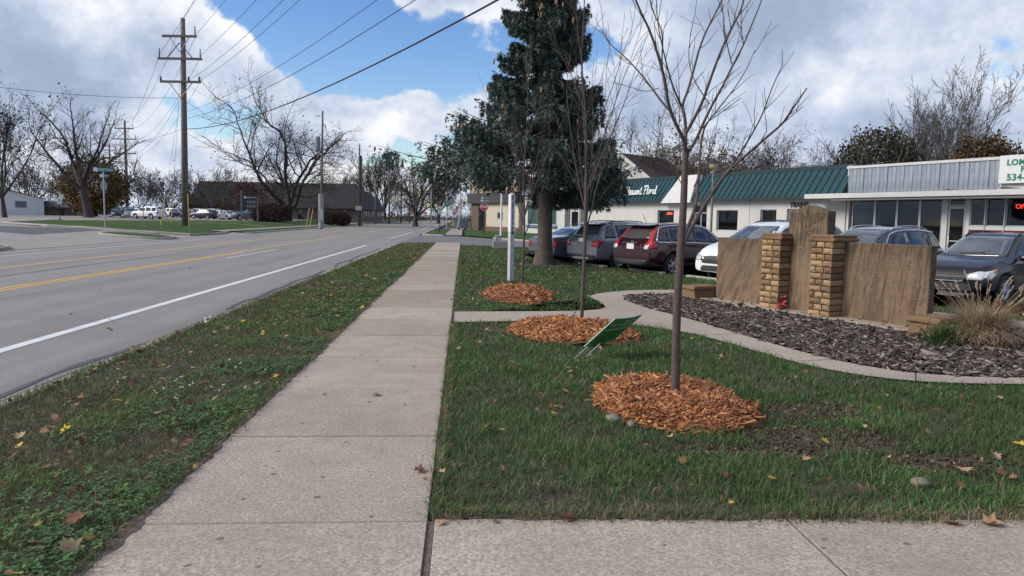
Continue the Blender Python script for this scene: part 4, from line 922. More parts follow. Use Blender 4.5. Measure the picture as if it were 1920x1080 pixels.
# ------------------------------------------------------------------ the monument
def stone_mat(name,c1,c2,c3,streak=0,names=None,rough=.9):
    m=bpy.data.materials.new(name); m.use_nodes=True; T=NT(m.node_tree); b=T.n['Principled BSDF']; b.inputs['Roughness'].default_value=rough; b.inputs['Specular IOR Level'].default_value=.25
    V=T.new('ShaderNodeTexCoord').outputs['Object']; sp=T.new('ShaderNodeSeparateXYZ'); T.l.new(V,sp.inputs[0]); X,Y,Z=sp.outputs
    c=T.mix(T.ramp(T.noise(V,5,6,.65),[(.32,0),(.68,1)]),c1,c2)
    c=T.mix(T.m('MULTIPLY',T.ramp(T.noise(V,40,3,.7),[(.4,0),(.7,1)]),.35),c,c3)
    h=T.noise(V,60,4,.7)
    if streak:
        mp=T.new('ShaderNodeMapping',vector_type='TEXTURE'); T.l.new(V,mp.inputs[0]); mp.inputs['Rotation'].default_value=(0,streak,0); mp.inputs['Scale'].default_value=(1/7,1,1/.8)
        n=T.noise(mp.outputs[0],1.3,6,.62,dist=1.2); c=T.mix(T.m('MULTIPLY',T.ramp(n,[(.46,0),(.64,1)]),.74),c,(.038,.030,.025))
        mp2=T.new('ShaderNodeMapping'); T.l.new(V,mp2.inputs[0]); mp2.inputs['Scale'].default_value=(2.4,1,.9); n2=T.noise(mp2.outputs[0],2.2,3,.5,dist=2.2)
        band=T.m('FRACT',T.m('MULTIPLY',n2,11)); c=T.mix(T.m('MULTIPLY',T.ramp(band,[(.0,0),(.5,1),(1,0)]),.26),c,(.075,.053,.04))
        top=T.m('MULTIPLY',T.sstep(Z,.8,1.3),T.ramp(T.noise(mp.outputs[0],2.5,4,.6),[(.35,0),(.6,1)])); c=T.mix(T.m('MULTIPLY',top,.65),c,(.03,.027,.025))
    if names:
        rows,x0,x1,z0,z1,ncol=names
        fx=T.m('FRACT',T.m('MULTIPLY',T.m('DIVIDE',T.m('SUBTRACT',X,x0),x1-x0),ncol)); wn=T.new('ShaderNodeTexWhiteNoise',noise_dimensions='2D'); cb=T.new('ShaderNodeCombineXYZ')
        T.l.new(T.m('FLOOR',T.m('MULTIPLY',T.m('DIVIDE',T.m('SUBTRACT',X,x0),x1-x0),ncol)),cb.inputs[0]); T.l.new(T.m('FLOOR',T.m('MULTIPLY',Z,rows)),cb.inputs[1]); T.l.new(cb.outputs[0],wn.inputs['Vector'])
        ln=T.m('MULTIPLY_ADD',wn.outputs['Value'],.28,.50)
        inx=T.m('MULTIPLY',T.m('GREATER_THAN',fx,.10),T.m('LESS_THAN',fx,ln)); inr=T.m('MULTIPLY',T.m('GREATER_THAN',X,x0),T.m('LESS_THAN',X,x1)); inz=T.m('MULTIPLY',T.m('GREATER_THAN',Z,z0),T.m('LESS_THAN',Z,z1))
        fr=T.m('FRACT',T.m('MULTIPLY',Z,rows)); row=T.m('MULTIPLY',T.m('GREATER_THAN',fr,.22),T.m('LESS_THAN',fr,.72))
        mp3=T.new('ShaderNodeMapping'); T.l.new(V,mp3.inputs[0]); mp3.inputs['Scale'].default_value=(1,1,.35); let=T.m('GREATER_THAN',T.noise(mp3.outputs[0],150,1,.5),.47)
        k=T.m('MULTIPLY',T.m('MULTIPLY',T.m('MULTIPLY',inx,inr),T.m('MULTIPLY',inz,row)),let)
        c=T.mix(T.m('MULTIPLY',k,.62),c,(.36,.27,.19)); h=T.m('MULTIPLY_ADD',k,-1.5,h)
    T.l.new(c,b.inputs['Base Color']); bn=T.new('ShaderNodeBump'); bn.inputs['Distance'].default_value=.007; T.l.new(h,bn.inputs['Height']); T.l.new(bn.outputs[0],b.inputs['Normal']); return m
def monument():
    z0=.03; root=empty('war_memorial',nr(-10.6,-9.53,0),GRID_ROT,label='tan sandstone memorial wall with eagle stele, brick pillars and engraved name panels',cat='monument')
    pan=dict(c1=(.165,.110,.073),c2=(.255,.175,.115),c3=(.115,.08,.057))
    mL=stone_mat('engraved left panel',streak=.5,names=(36,-2.2,-.8,.28,1.12,4),**pan); mR=stone_mat('engraved right panel',streak=.12,names=(36,.9,2.22,.28,1.14,4),**pan)
    def slab(x0,x1,y0,y1,za,zb,seed):
        mb=MB(); mb.bbox(x0,x1,y0,y1,za,zb,.012); return mb
    o=slab(-2.33,-.70,.0,.15,z0,1.30,1).build('name_panel',mL,root,label='left name panel with diagonal dark weather streaks')
    o=slab(.70,2.33,.0,.15,z0,1.31,2).build('name_panel',mR,root,label='right name panel with wavy sandstone figure')
    # stele with cut letters and eagle
    ms=stone_mat('stele sandstone',(.20,.14,.088),(.29,.205,.13),(.15,.105,.075),streak=.05,names=(30,-.30,.30,.42,1.30,1))
    mb=MB(); mb.prism_y([(-.43,z0),(.43,z0),(.43,1.83),(0,1.94),(-.43,1.83)],-.03,.16); st=mb.build('stele',ms,root)
    lm=mat('cut line',(.085,.06,.042),1); e=MB(); F=-.033
    def line(pts,r=.0045): e.tube([(x,F,z) for x,z in pts],r,4)
    for s in (-1,1):
        up_=[(s*.05,1.74),(s*.12,1.775),(s*.22,1.795),(s*.32,1.785),(s*.40,1.75)]; line(up_,.005)
        for k in range(9):                                          # feathers hanging from the raised wing
            x=.07+k*.041; zt=1.74+.05*math.sin(min(1,x/.3)*1.7); L=.20-.011*k; line([(s*x,zt),(s*(x-.015-.004*k),zt-L*.5),(s*(x-.05-.006*k),zt-L)],.0028)
        line([(s*(.07+k*.041-.05-.006*k),1.74+.05*math.sin(min(1,(.07+k*.041)/.3)*1.7)-(.20-.011*k)) for k in range(9)],.004); line([(s*.07,1.70),(s*.2,1.735),(s*.36,1.725)],.0025)
        line([(s*.05,1.74),(s*.045,1.64),(s*.03,1.57),(s*.05,1.51)],.0035); line([(s*.03,1.57),(s*.10,1.545),(s*.15,1.50)],.003)
    line([(-.03,1.76),(-.035,1.82),(0,1.85),(.03,1.84),(.06,1.815),(.03,1.81),(.03,1.76)],.004)
    line([(-.16,1.50),(-.07,1.475),(0,1.468),(.07,1.475),(.16,1.50)],.004)
    star=[(.058*(1 if i%2==0 else .42)*math.sin(i*math.pi/5),1.405+.058*(1 if i%2==0 else .42)*math.cos(i*math.pi/5)) for i in range(11)]; line(star,.006)
    e.build('eagle_carving',lm,st,label='carved eagle with spread wings above a star')
    # pillars of rock-faced sandstone, course by course
    sm=[stone_mat('rock faced stone %d'%i,*c) for i,c in enumerate([((.25,.155,.082),(.35,.225,.125),(.15,.095,.055)),((.16,.10,.058),(.235,.15,.085),(.10,.066,.04)),((.33,.215,.115),(.43,.295,.17),(.21,.135,.08))])]
    def rock(w,d,h,seed):
        r=random.Random(seed); mb=MB(); nx,nz=4,3
        V=[];idx={}
        for i in range(nx+1):
            for k in range(nz+1):
                e_=i in(0,nx) or k in(0,nz); idx[i,k]=len(V); V.append((w*i/nx,-(0 if e_ else r.uniform(.008,.024)),h*k/nz))
        Fc=[(idx[i,k],idx[i+1,k],idx[i+1,k+1],idx[i,k+1]) for i in range(nx) for k in range(nz)]
        n=len(V); V+=[(0,d,0),(w,d,0),(w,d,h),(0,d,h)]
        for s,x in ((0,0),(1,w)):                                     # rough end faces
            j=len(V); V.append((x+(.010 if s else -.010),d*.35,h*.5)); A=[idx[nx*s,0],n+(1 if s else 0),n+(2 if s else 3),idx[nx*s,nz]]
            for q in range(4):
                a,b=A[q],A[(q+1)%4]; Fc.append((a,b,j) if s else (b,a,j))
        Fc+=[tuple(idx[i,nz] for i in range(nx+1))+(n+2,n+3),(n,n+1)+tuple(idx[i,0] for i in range(nx,-1,-1)),(n+1,n,n+3,n+2)]
        mb.add(V,Fc); return mb.mesh('brick',sm[(seed*7//3)%3])
    W,D,HC=.455,.56,1.285/12
    for cx in (-.57,.57):
        pil=empty('pillar'); pil.parent=root; pil.location=(cx-W/2,-.30,z0)
        mb=MB(); mb.box(.012,W-.012,.014,D-.012,0,1.285); mb.build('mortar',mat('dark mortar',(.028,.02,.014),1),pil)
        for c in range(12):
            sp=[0,.12,.29,W] if c%2 else [0,.255,W]
            for i in range(len(sp)-1):
                w=sp[i+1]-sp[i]-.02; link('brick',rock(w,D,HC-.017,int(cx*10)+c*5+i*3+100),pil,loc=(sp[i]+.01,rng.uniform(-.004,.004),c*HC+.0075))
        for k,(ov,za,zb) in enumerate(((.035,1.287,1.345),(.012,1.347,1.40))):
            mb=MB(); r=random.Random(k+int(cx*9)); mb.bbox(-ov,W+ov,-ov,D+ov,za,zb,.012); mb.v=[(x+r.uniform(-.006,.006),y+r.uniform(-.006,.006),z) for x,y,z in mb.v]; mb.build('cap_stone',sm[1],pil)
    mb=MB(); mb.box(-2.42,2.42,-.38,.32,-.05,.045); mb.build('footing',M['walk'],root)
    for s,(x0,x1) in ((-1,(-2.80,-2.40)),(1,(2.38,2.88))):
        mb=MB(); mb.bbox(x0,x1,-.50,.15,.0,.20,.02); r=random.Random(s+5); mb.v=[(x+r.uniform(-.02,.02),y+r.uniform(-.02,.02),z) for x,y,z in mb.v]; mb.build('end_block',sm[1],root)
        mb=MB(); mb.bbox(x0-.02,x1+.02,-.53,.17,.203,.285,.015); mb.build('end_cap',sm[1],root)
monument()
def poinsettia():
    p=nr(-10.32,-9.80,0); root=empty('red_flower',p,label='red artificial poinsettia leaning at the foot of the stele',cat='flower')
    r=random.Random(5); mb=MB(); st=MB()
    for cx,cz,n,s in ((0,.17,11,.10),(.03,.29,7,.06),(-.02,.10,6,.07)):
        for i in range(n):
            t=i*6.283/n+r.random()*.4; l=s*r.uniform(.7,1.2); d=Vector((math.cos(t)*.8-.3,math.sin(t)*.5-.35,r.uniform(-.6,.5))).normalized(); o=d.orthogonal().normalized(); c=Vector((cx,0,cz))
            mb.add([c,c+d*l*.5+o*l*.26,c+d*l,c+d*l*.5-o*l*.26],[(0,1,2,3)])
    mb.build('petals',mat('red cloth petals',(.36,.02,.03),.7,.3,20),root)
    for i in range(5): st.tube([(0,0,0),(r.gauss(0,.03),r.gauss(0,.02),.12),(r.gauss(0,.04),r.gauss(0,.02),.26)],.004,4)
    st.build('stems',mat('dark green stem',(.02,.05,.025),.7),root)
poinsettia()

# ------------------------------------------------------------------ small things on the lawn
def yard_sign():
    d=ray(1095,650); t=8.35/d.y; B=Vector((d.x*t,8.35,EYE+d.z*t)); w=Vector((.43,.43,0)); u=Vector((.355,.02,.325)); n=w.cross(u).normalized()
    root=empty('yard_sign',(B.x,B.y,0),label='green plastic yard sign tipped over on thin wire legs by the middle mulch ring',cat='sign'); O=Vector((B.x,B.y,0))
    q=lambda a,b,k=0: B+w*a+u*b+n*(k+.02*math.sin(math.pi*a)*b)-O
    def panel(a0,a1,b0,b1,k0,k1):
        mb=MB(); N=6; V=[]
        for k in (k0,k1):
            for i in range(N+1):
                for b in (b0,b1): V.append(q(a0+(a1-a0)*i/N,b,k))
        m=2*(N+1); F=[(2*i,2*i+1,2*i+3,2*i+2) for i in range(N)]+[(m+2*i,m+2*i+2,m+2*i+3,m+2*i+1) for i in range(N)]+[(2*i,2*i+2,m+2*i+2,m+2*i) for i in range(N)]+[(2*i+1,m+2*i+1,m+2*i+3,2*i+3) for i in range(N)]+[(0,m,m+1,1),(2*N,2*N+1,m+2*N+1,m+2*N)]
        mb.add(V,F); return mb
    f=-1 if n.y>0 else 1
    panel(0,1,0,1,-.003,.003).build('board',mat('green corrugated plastic',(.045,.20,.05),.45,.15,5),root)
    wl=mat('sign white print',(.40,.50,.34),.6); dk=mat('sign dark print',(.015,.055,.025),.6); yl=mat('sign yellow print',(.30,.26,.06),.6)
    r=random.Random(3)
    def word(a0,a1,b,h,m):
        a=a0
        while a<a1:
            l=r.uniform(.015,.045); panel(a,min(a+l,a1),b,b+h*r.uniform(.7,1),f*.0035 if f<0 else .0035,f*.0045 if f<0 else .0045).build('print',m,root); a+=l+.014
    word(.45,.9,.84,.07,wl); word(.42,.88,.70,.07,wl); word(.12,.9,.545,.05,wl); word(.1,.9,.43,.05,dk); word(.12,.85,.31,.05,dk); word(.14,.8,.19,.045,dk); word(.13,.6,.09,.04,dk); word(.10,.30,.70,.14,yl)
    for a in (.14,.55):
        mb=MB(); b=B+w*a-O; k=b.z/u.z; mb.tube([b+u*.25+n*f*.0,b,b-u*k],.0045,5); mb.build('wire_leg',mat('thin galvanised wire',(.5,.52,.53),.4,metal=.5),root)
    mb=MB()
    mb.tube([q(0,0,0),q(0,1,0)],.006,4); mb.tube([q(i/6,1,0) for i in range(7)],.005,4); mb.build('pale_edge',mat('pale sheet edge',(.45,.55,.45),.6),root)
yard_sign()
def kerb_flag():
    p=at(386,607,0); root=empty('kerb_flag',(p.x,p.y,-.06),label='small red and white striped paper flag by the kerb',cat='flag'); mb=MB(); mb.tube([(0,0,0),(.0,0,.15)],.003,5); mb.build('stick',M['galv'],root)
    for k in range(5):
        mb=MB(); z=.02+k*.024; V=[]
        for i in range(5): x=-.04+.02*i; y=.012*math.sin(i*1.7+k*.8); V+= [(x+.006*k,y,z+.006*i),(x+.006*k+.004,y,z+.023+.006*i)]
        mb.add(V,[(2*i,2*i+2,2*i+3,2*i+1) for i in range(4)]); mb.v=[(x*1.1,y*1.1,z*1.1) for x,y,z in mb.v]; mb.build('stripe',mat('flag red',(.55,.22,.18),.7) if k%2 else mat('flag white',(.75,.72,.70),.7),root)
kerb_flag()
def peace_pole():
    root=empty('peace_pole',(1.23,19.02,0),rad(28),label='white square peace pole with vertical lettering on the lawn',cat='pole')
    a=.062; mb=MB(); mb.bbox(-a,a,-a,a,0,1.27,.006); mb.build('lower_post',mat('grey vinyl post',(.40,.41,.42),.6,.1,5),root)
    mb=MB(); b=.064; mb.bbox(-b,b,-b,b,1.272,2.17,.006); mb.build('upper_post',mat('white vinyl post',(.62,.63,.65),.5,.06,5),root)
    mb=MB(); mb.add([(-.07,-.07,2.172),(.07,-.07,2.172),(.07,.07,2.172),(-.07,.07,2.172),(-.055,-.055,2.22),(.055,-.055,2.22),(.055,.055,2.22),(-.055,.055,2.22),(0,0,2.27)],[(3,2,1,0),(0,1,5,4),(1,2,6,5),(2,3,7,6),(3,0,4,7),(4,5,8),(5,6,8),(6,7,8),(7,4,8)]); mb.build('cap',mat('white cap',(.6,.61,.62),.5),root)
    ink=mat('dark lettering',(.03,.035,.07),.6)
    for k in range(2):
        o=link('lettering',text_mesh('May Peace Prevail On Earth',.088,ink,.001,bold=.003),root)
        ang=0 if k==0 else rad(90); R=Matrix.Rotation(ang,4,'Z')@Matrix.Translation((0,-b-.003,1.72))@Matrix.Rotation(rad(90),4,'X')@Matrix.Rotation(rad(-90),4,'Z'); o.matrix_local=R
        mb=MB(); mb.box(-.03,.03,-.0635,-.0625,1.20,1.255); o2=mb.build('plaque',ink,root); o2.rotation_euler.z=ang
peace_pole()
def flagpole():
    root=empty('flagpole',(2.0,39.6,0),label='slim white flagpole on a concrete box behind the peace pole',cat='flagpole')
    mb=MB(); mb.bbox(-.42,.62,-.4,.4,0,.40,.02); mb.build('concrete_base',M['far_concrete'],root); mb=MB(); mb.tube([(.0,0,.4),(0.02,0,3.5),(.08,0,7.6)],[.055,.05,.035],10); mb.build('pole',M['white_metal'],root); mb=MB(); mb.ball((.08,0,7.66),.07,10,6); mb.build('finial',M['white_metal'],root)
    mb=MB(); mb.bbox(-.28,-.08,-.12,.12,.402,.72,.02); mb.build('light_box',mat('grey cabinet',(.25,.28,.30),.5),root); mb=MB(); [mb.ball((.02+.03*math.cos(i),-.1,.62+.03*math.sin(i*2)),.04,6,4) for i in range(5)]; mb.build('red_bow',mat('red bow',(.5,.03,.03),.7),root)
flagpole()
GREEN=mat('street sign green',(.0,.16,.12),.4); SWHITE=mat('sign white',(.72,.73,.74),.4); SRED=mat('stop sign red',(.42,.015,.025),.4)
def facing(p): return math.atan2(p.y,p.x)-math.pi/2
def name_board(root,z,w,h,txt,y=-.02,icon=True,rz=0,size=None):
    mb=MB(); mb.bbox(-w/2,w/2,y-.006,y+.006,z,z+h,.004); o=mb.build('name_board',GREEN,root); o.rotation_euler.z=rz
    if icon: mb=MB(); mb.box(-w/2+.02,-w/2+.02+h*.9,y-.009,y-.0065,z+.02,z+h-.02); q=mb.build('emblem',SWHITE,o)
    t=link('lettering',text_mesh(txt,size or h*.85,SWHITE,.001),o); t.rotation_euler=(rad(90),0,0); t.location=(h*.4 if icon else 0,y-.009,z+h*.5)
def stop_sign():
    p=at(907,441); root=empty('stop_sign',p,facing(p),label='red stop sign with two green street name boards on a black post',cat='sign')
    mb=MB(); mb.tube([(0,.03,0),(0,.03,3.55)],.045,8); mb.build('post',M['black_metal'],root)
    R=.40; oc=[(R*math.cos(rad(22.5+45*i)),R*math.sin(rad(22.5+45*i))+2.62) for i in range(8)]; mb=MB(); mb.prism_y(oc,-.03,-.02); o=mb.build('plate',SRED,root)
    ring=MB(); 
    for i in range(8):
        a,b=oc[i],oc[(i+1)%8]; ring.bar((a[0]*.96,-.032,(a[1]-2.62)*.96+2.62),(b[0]*.96,-.032,(b[1]-2.62)*.96+2.62),.004,.022)
    ring.build('border',SWHITE,o); t=link('lettering',text_mesh('STOP',.33,SWHITE,.001,bold=.008),o); t.rotation_euler=(rad(90),0,0); t.location=(0,-.034,2.62)
    name_board(root,3.08,.66,.2,'PORTER'); name_board(root,3.32,.56,.2,'DALE',y=.0,rz=.15)
stop_sign()
def parking_sign(px,py,h,label,post='galv',rot=None,dist=None,txt=True,w=.32,sh=.46):
    p=att(px,py) if dist is None else atd(px,dist); root=empty('no_parking_sign',p,facing(p) if rot is None else rot,label=label,cat='sign',group='no parking signs')
    mb=MB(); mb.box(-.03,.03,.0,.05,0,h); mb.build('post',M[post],root); mb=MB(); mb.bbox(-w/2,w/2,-.012,-.002,h-sh,h+.02,.004); o=mb.build('plate',SWHITE,root)
    mb=MB(); z=h-sh*.38; mb.tube([(.10*math.cos(t),-.016,z+.10*math.sin(t)) for t in np.linspace(0,6.283,17)],.014,4); mb.bar((-.07,-.016,z+.07),(.07,-.016,z-.07),.004,.022); mb.bar((-.035,-.014,z-.06),(-.035,-.014,z+.06),.003,.022); mb.bar((-.03,-.014,z+.05),(.04,-.014,z+.03),.003,.022); mb.build('symbol',M['black_metal'],o); mb=MB(); mb.box(-.1,.1,-.016,-.0125,h-sh+.05,h-sh+.10); mb.build('caption',M['black_metal'],o)
parking_sign(825,432,2.6,'white no parking sign on a dark post on the far corner verge','black_metal',rot=.35,dist=72,w=.42,sh=.7)
parking_sign(269,429,2.4,'white no parking sign in the opposite lawn before the white SUV',dist=64,w=.44,sh=.66)
parking_sign(112,415,2.2,'small white sign on a thin dark post beside the far drive','black_metal',dist=86,w=.4,sh=.6)
def central_sign():
    p=atd(196,60); root=empty('street_sign',p,facing(p),label='green street name boards over the grey back of a stop sign, far left corner',cat='sign')
    mb=MB(); mb.tube([(0,.02,0),(0,.02,4.1)],.05,8); mb.build('post',M['galv'],root)
    oc=[(.40*math.cos(rad(22.5+45*i))*.58,.40*math.sin(rad(22.5+45*i))+2.95) for i in range(8)]; mb=MB(); mb.prism_y(oc,.06,.07); mb.build('plate_back',mat('bare sign back',(.32,.31,.30),.5,metal=.3),root)
    name_board(root,3.92,1.25,.3,'CENTRAL',size=.235); name_board(root,3.52,.46,.26,'QUEEN',icon=True,size=.15)
central_sign()
def far_route_sign():
    p=atd(838,100); root=empty('route_sign',p,facing(p),label='small teal green route board on a tall grey pole beyond the side street',cat='sign')
    mb=MB(); mb.tube([(0,.05,0),(0,.05,4.4)],.10,8); mb.build('post',M['galv'],root); mb=MB(); mb.bbox(-.36,.36,-.06,-.04,3.05,3.72,.005); o=mb.build('board',GREEN,root)
    t=link('lettering',text_mesh('104',.3,SWHITE,.001),o); t.rotation_euler=(rad(90),0,0); t.location=(0,-.064,3.4)
far_route_sign()
def far_bits():
    for px,lab in ((797,'orange red hanging panel over the far road, left of the pair'),(852,'orange red hanging panel over the far verge, right of the pair')):
        p=atd(px,112); root=empty('hanging_panel',p,facing(p),label=lab,cat='panel',group='red panels hanging over the far road')
        mb=MB(); mb.prism_y([(-.36,2.15),(-.2,1.98),(.2,1.98),(.36,2.15),(.2,2.36),(-.2,2.36)],-.05,.05); mb.build('plate',mat('orange red panel',(.62,.07,.02),.5),root); t=link('lettering',text_mesh('ROAD',.18,SWHITE,.001),root); t.rotation_euler=(rad(90),0,0); t.location=(0,-.053,2.17)
        mb=MB(); mb.tube([(0,.0,2.36),(0,0,5.2)],.02,5); mb.tube([(0,0,5.2),(.9,0,5.25)],.03,5); mb.tube([(.9,0,0),(.9,0,5.4)],.07,7); mb.build('hanger_post',M['galv'],root)
    p=atd(850,92); root=empty('warning_sign',p,facing(p),label='yellow diamond pedestrian warning sign far down the sidewalk',cat='sign'); mb=MB(); mb.tube([(0,.02,0),(0,.02,.95)],.03,6); mb.build('post',M['galv'],root); mb=MB(); mb.prism_y([(-.24,.75),(0,.51),(.24,.75),(0,.99)],-.02,.0); mb.build('plate',mat('fluorescent yellow',(.55,.60,.03),.5),root); mb=MB(); mb.box(-.05,.05,-.025,-.021,.62,.85); mb.build('symbol',M['black_metal'],root)
    p=atd(866,97); root=empty('metal_container',p,rad(10),label='grey metal container standing beyond the far lawn by the beige building',cat='container'); mb=MB(); mb.prism_y([(-.6,.25),(.7,.25),(.75,1.5),(-.35,1.5)],-.5,.5); mb.build('body',mat('grey blue steel',(.20,.24,.28),.5,.2,3,metal=.3),root); mb=MB(); [mb.bar((x,-.53,.25),(x+.1,-.53,1.5),.03,.05) for x in (-.3,0,.3,.55)]; mb.build('ribs',M['galv'],root); mb=MB(); [mb.box(x-.08,x+.08,-.4,.4,0,.25) for x in (-.4,.5)]; mb.build('skids',M['black_metal'],root)
far_bits()

# ------------------------------------------------------------------ cars
class Car:
    def __init__(s,L,W,top,belt,wb,wr=.335,xf=None,clear=.22,roofw=.70,zend=(.34,.28),nose=.80,tail=.88):
        s.L,s.W,s.top,s.belt,s.wb,s.r,s.clear,s.roofw=L,W,top,belt,wb,wr,clear,roofw; s.xf=xf if xf is not None else wb/2+.06; s.xr=s.xf-wb; s.zend=zend; s.nose=nose; s.tail=tail
    def X(s,t): return (t-.5)*s.L
    def zt(s,t): return float(np.interp(t,[p[0] for p in s.top],[p[1] for p in s.top]))
    def zb_(s,t): return float(np.interp(t,[p[0] for p in s.belt],[p[1] for p in s.belt]))
    def body(s,paint_,lower=None,lv=2):
        ts=sorted(set([p[0] for p in s.top]+[.0,.012,.3,.4,.5,.62,.7,.8,.9,.985,1.0])); rows=[]
        for t in ts:
            hw=s.W/2*float(np.interp(t,[0,.02,.06,.14,.3,.7,.86,.94,.98,1],[s.tail,s.tail+.05,.965,.995,1,1,.99,.95,.89,s.nose])); zt=s.zt(t); zs=min(s.zb_(t),zt-.015)
            zb=float(np.interp(t,[0,.05,.15,.85,.95,1],[s.zend[0],s.zend[0]-.05,s.clear,s.clear,s.zend[1]-.04,s.zend[1]]))
            g=min(1,max(0,(zt-zs)/.35)); wr=hw*(.86*(1-g)+s.roofw/ .93*.93*g); ze=zs+(zt-zs)*.90
            half=[(0,zb),(.78*hw,zb),(.95*hw,zb+.04),(1.0*hw,zb+.30*(zs-zb)),(1.0*hw,zb+.72*(zs-zb)),(.975*hw,zs-.03),(.945*hw,zs),(.945*hw*.5+wr*.5,(zs+ze)/2),(wr,ze),(.88*wr,zt-.25*(zt-ze)),(.5*wr,zt-.02*(g)),(0,zt)]
            rows.append([(s.X(t),y,z) for y,z in half]+[(s.X(t),-y,z) for y,z in half[-2:0:-1]])
        k=len(rows[0]); mb=MB(); mb.add([p for r in rows for p in r],[(i*k+j,(i+1)*k+j,(i+1)*k+(j+1)%k,i*k+(j+1)%k) for i in range(len(ts)-1) for j in range(k)])
        for i,fl in ((0,1),(len(ts)-1,0)):                           # end caps as strips
            for j in range(0,k//2):
                a,b=i*k+j,i*k+j+1; c,d=i*k+(k-j-1)%k,i*k+(k-j)%k
                f=(a,b,c,d) if j not in(0,) else (a,b,c)
                f=tuple(dict.fromkeys(f))
                if len(f)>=3: mb.f.append(f if fl else f[::-1]); mb.mi.append(0)
        me=mb.mesh('body',[paint_,M['black_plastic']],True); bm=bmesh.new(); bm.from_mesh(me); bmesh.ops.remove_doubles(bm,verts=bm.verts[:],dist=1e-4); bmesh.ops.recalc_face_normals(bm,faces=bm.faces[:]); bm.to_mesh(me); bm.free()
        o=bpy.data.objects.new('body_tmp',me); COL.objects.link(o); o.modifiers.new('s','SUBSURF').levels=lv
        cut=MB()
        for x in (s.xf,s.xr):
            for sd_ in (-1,1):
                y0,y1=sorted((sd_*(s.W/2-.27),sd_*(s.W/2+.3))); cut.lathe([(s.r+.055,y0),(s.r+.055,y1)],28,(x,0,s.r),'y')
        c=cut.build('cut_tmp',M['black_plastic']); bm=bmesh.new(); bm.from_mesh(c.data); bmesh.ops.recalc_face_normals(bm,faces=bm.faces[:]); bm.to_mesh(c.data); bm.free()
        md=o.modifiers.new('b','BOOLEAN'); md.object=c; md.operation='DIFFERENCE'; md.solver='EXACT'
        bpy.context.view_layer.update(); out=bpy.data.meshes.new_from_object(o.evaluated_get(bpy.context.evaluated_depsgraph_get()))
        bpy.data.objects.remove(o); bpy.data.objects.remove(c)
        out.materials.clear(); out.materials.append(paint_); out.materials.append(M['black_plastic']); mi=[]
        for p in out.polygons:
            cc=p.center; k=0
            for x in (s.xf,s.xr):
                if (cc.x-x)**2+(cc.z-s.r)**2<(s.r+.0535)**2: k=1
            if lower and cc.z<lower: k=1
            if p.normal.z<-.7: k=1
            mi.append(k)
        out.polygons.foreach_set('material_index',mi); out.polygons.foreach_set('use_smooth',[True]*len(mi)); out.name='body'; out.update()
        s.bvh=BVHTree.FromPolygons([v.co for v in out.vertices],[p.vertices for p in out.polygons]); s.me=out; return out
    def patch(s,view,poly,off=.006,it=2,rings=4):
        """panel that hugs the body: a 2-D outline cast onto it from one side"""
        q=[(p.x,p.y) for p in chaikin([(a,b,0) for a,b in poly],it)]; cx=sum(p[0] for p in q)/len(q); cy=sum(p[1] for p in q)/len(q); n=len(q); V=[]
        def hit(a,b):
            if view in('left','right'): sg=1 if view=='left' else -1; o=Vector((a,3*sg,b)); d=Vector((0,-sg,0))
            elif view=='front': o=Vector((5,a,b)); d=Vector((-1,0,0))
            elif view=='rear': o=Vector((-5,a,b)); d=Vector((1,0,0))
            else: o=Vector((a,b,4)); d=Vector((0,0,-1))
            h=s.bvh.ray_cast(o,d)
            if h[0] is None or (view in('front','rear') and abs(h[0].x)<s.L*.2):
                m=s.bvh.find_nearest(o+d*(4 if view!='top' else 3)); return m[0],m[1]
            return h[0],h[1]
        first=[]
        for k in range(rings):
            f=1-k/rings
            for a,b in q:
                p,nn=hit(cx+(a-cx)*f,cy+(b-cy)*f); 
                if nn.dot(Vector((p.x*.2,p.y,p.z-.6)))<-.3: nn=-nn
                V.append(p+nn*off); 
                if k==0: first.append(p-nn*.012)
        p,nn=hit(cx,cy); V.append(p+nn*off); c=len(V)-1; V+=first
        F=[(k*n+i,k*n+(i+1)%n,(k+1)*n+(i+1)%n,(k+1)*n+i) for k in range(rings-1) for i in range(n)]+[((rings-1)*n+i,(rings-1)*n+(i+1)%n,c) for i in range(n)]+[(c+1+i,c+1+(i+1)%n,(i+1)%n,i) for i in range(n)]
        mb=MB(); mb.add(V,F); return mb
    def side_win(s,ab,at_,bb,bt,drop=.115,up=.035,n=4):
        """window outline from rear-bottom, rear-top, front-bottom, front-top (fractions of the length)"""
        P=[(s.X(ab),s.zb_(ab)+up),(s.X((ab+bb)/2),s.zb_((ab+bb)/2)+up),(s.X(bb),s.zb_(bb)+up)]
        for i in range(n+1):
            t=bt+(at_-bt)*i/n; P.append((s.X(t),s.zt(t)-drop))
        return P
def densify(P,k=3):
    out=[]
    for i in range(len(P)):
        a,b=P[i],P[(i+1)%len(P)]
        for j in range(k): out.append((a[0]+(b[0]-a[0])*j/k,a[1]+(b[1]-a[1])*j/k))
    return out
WHEELS={}
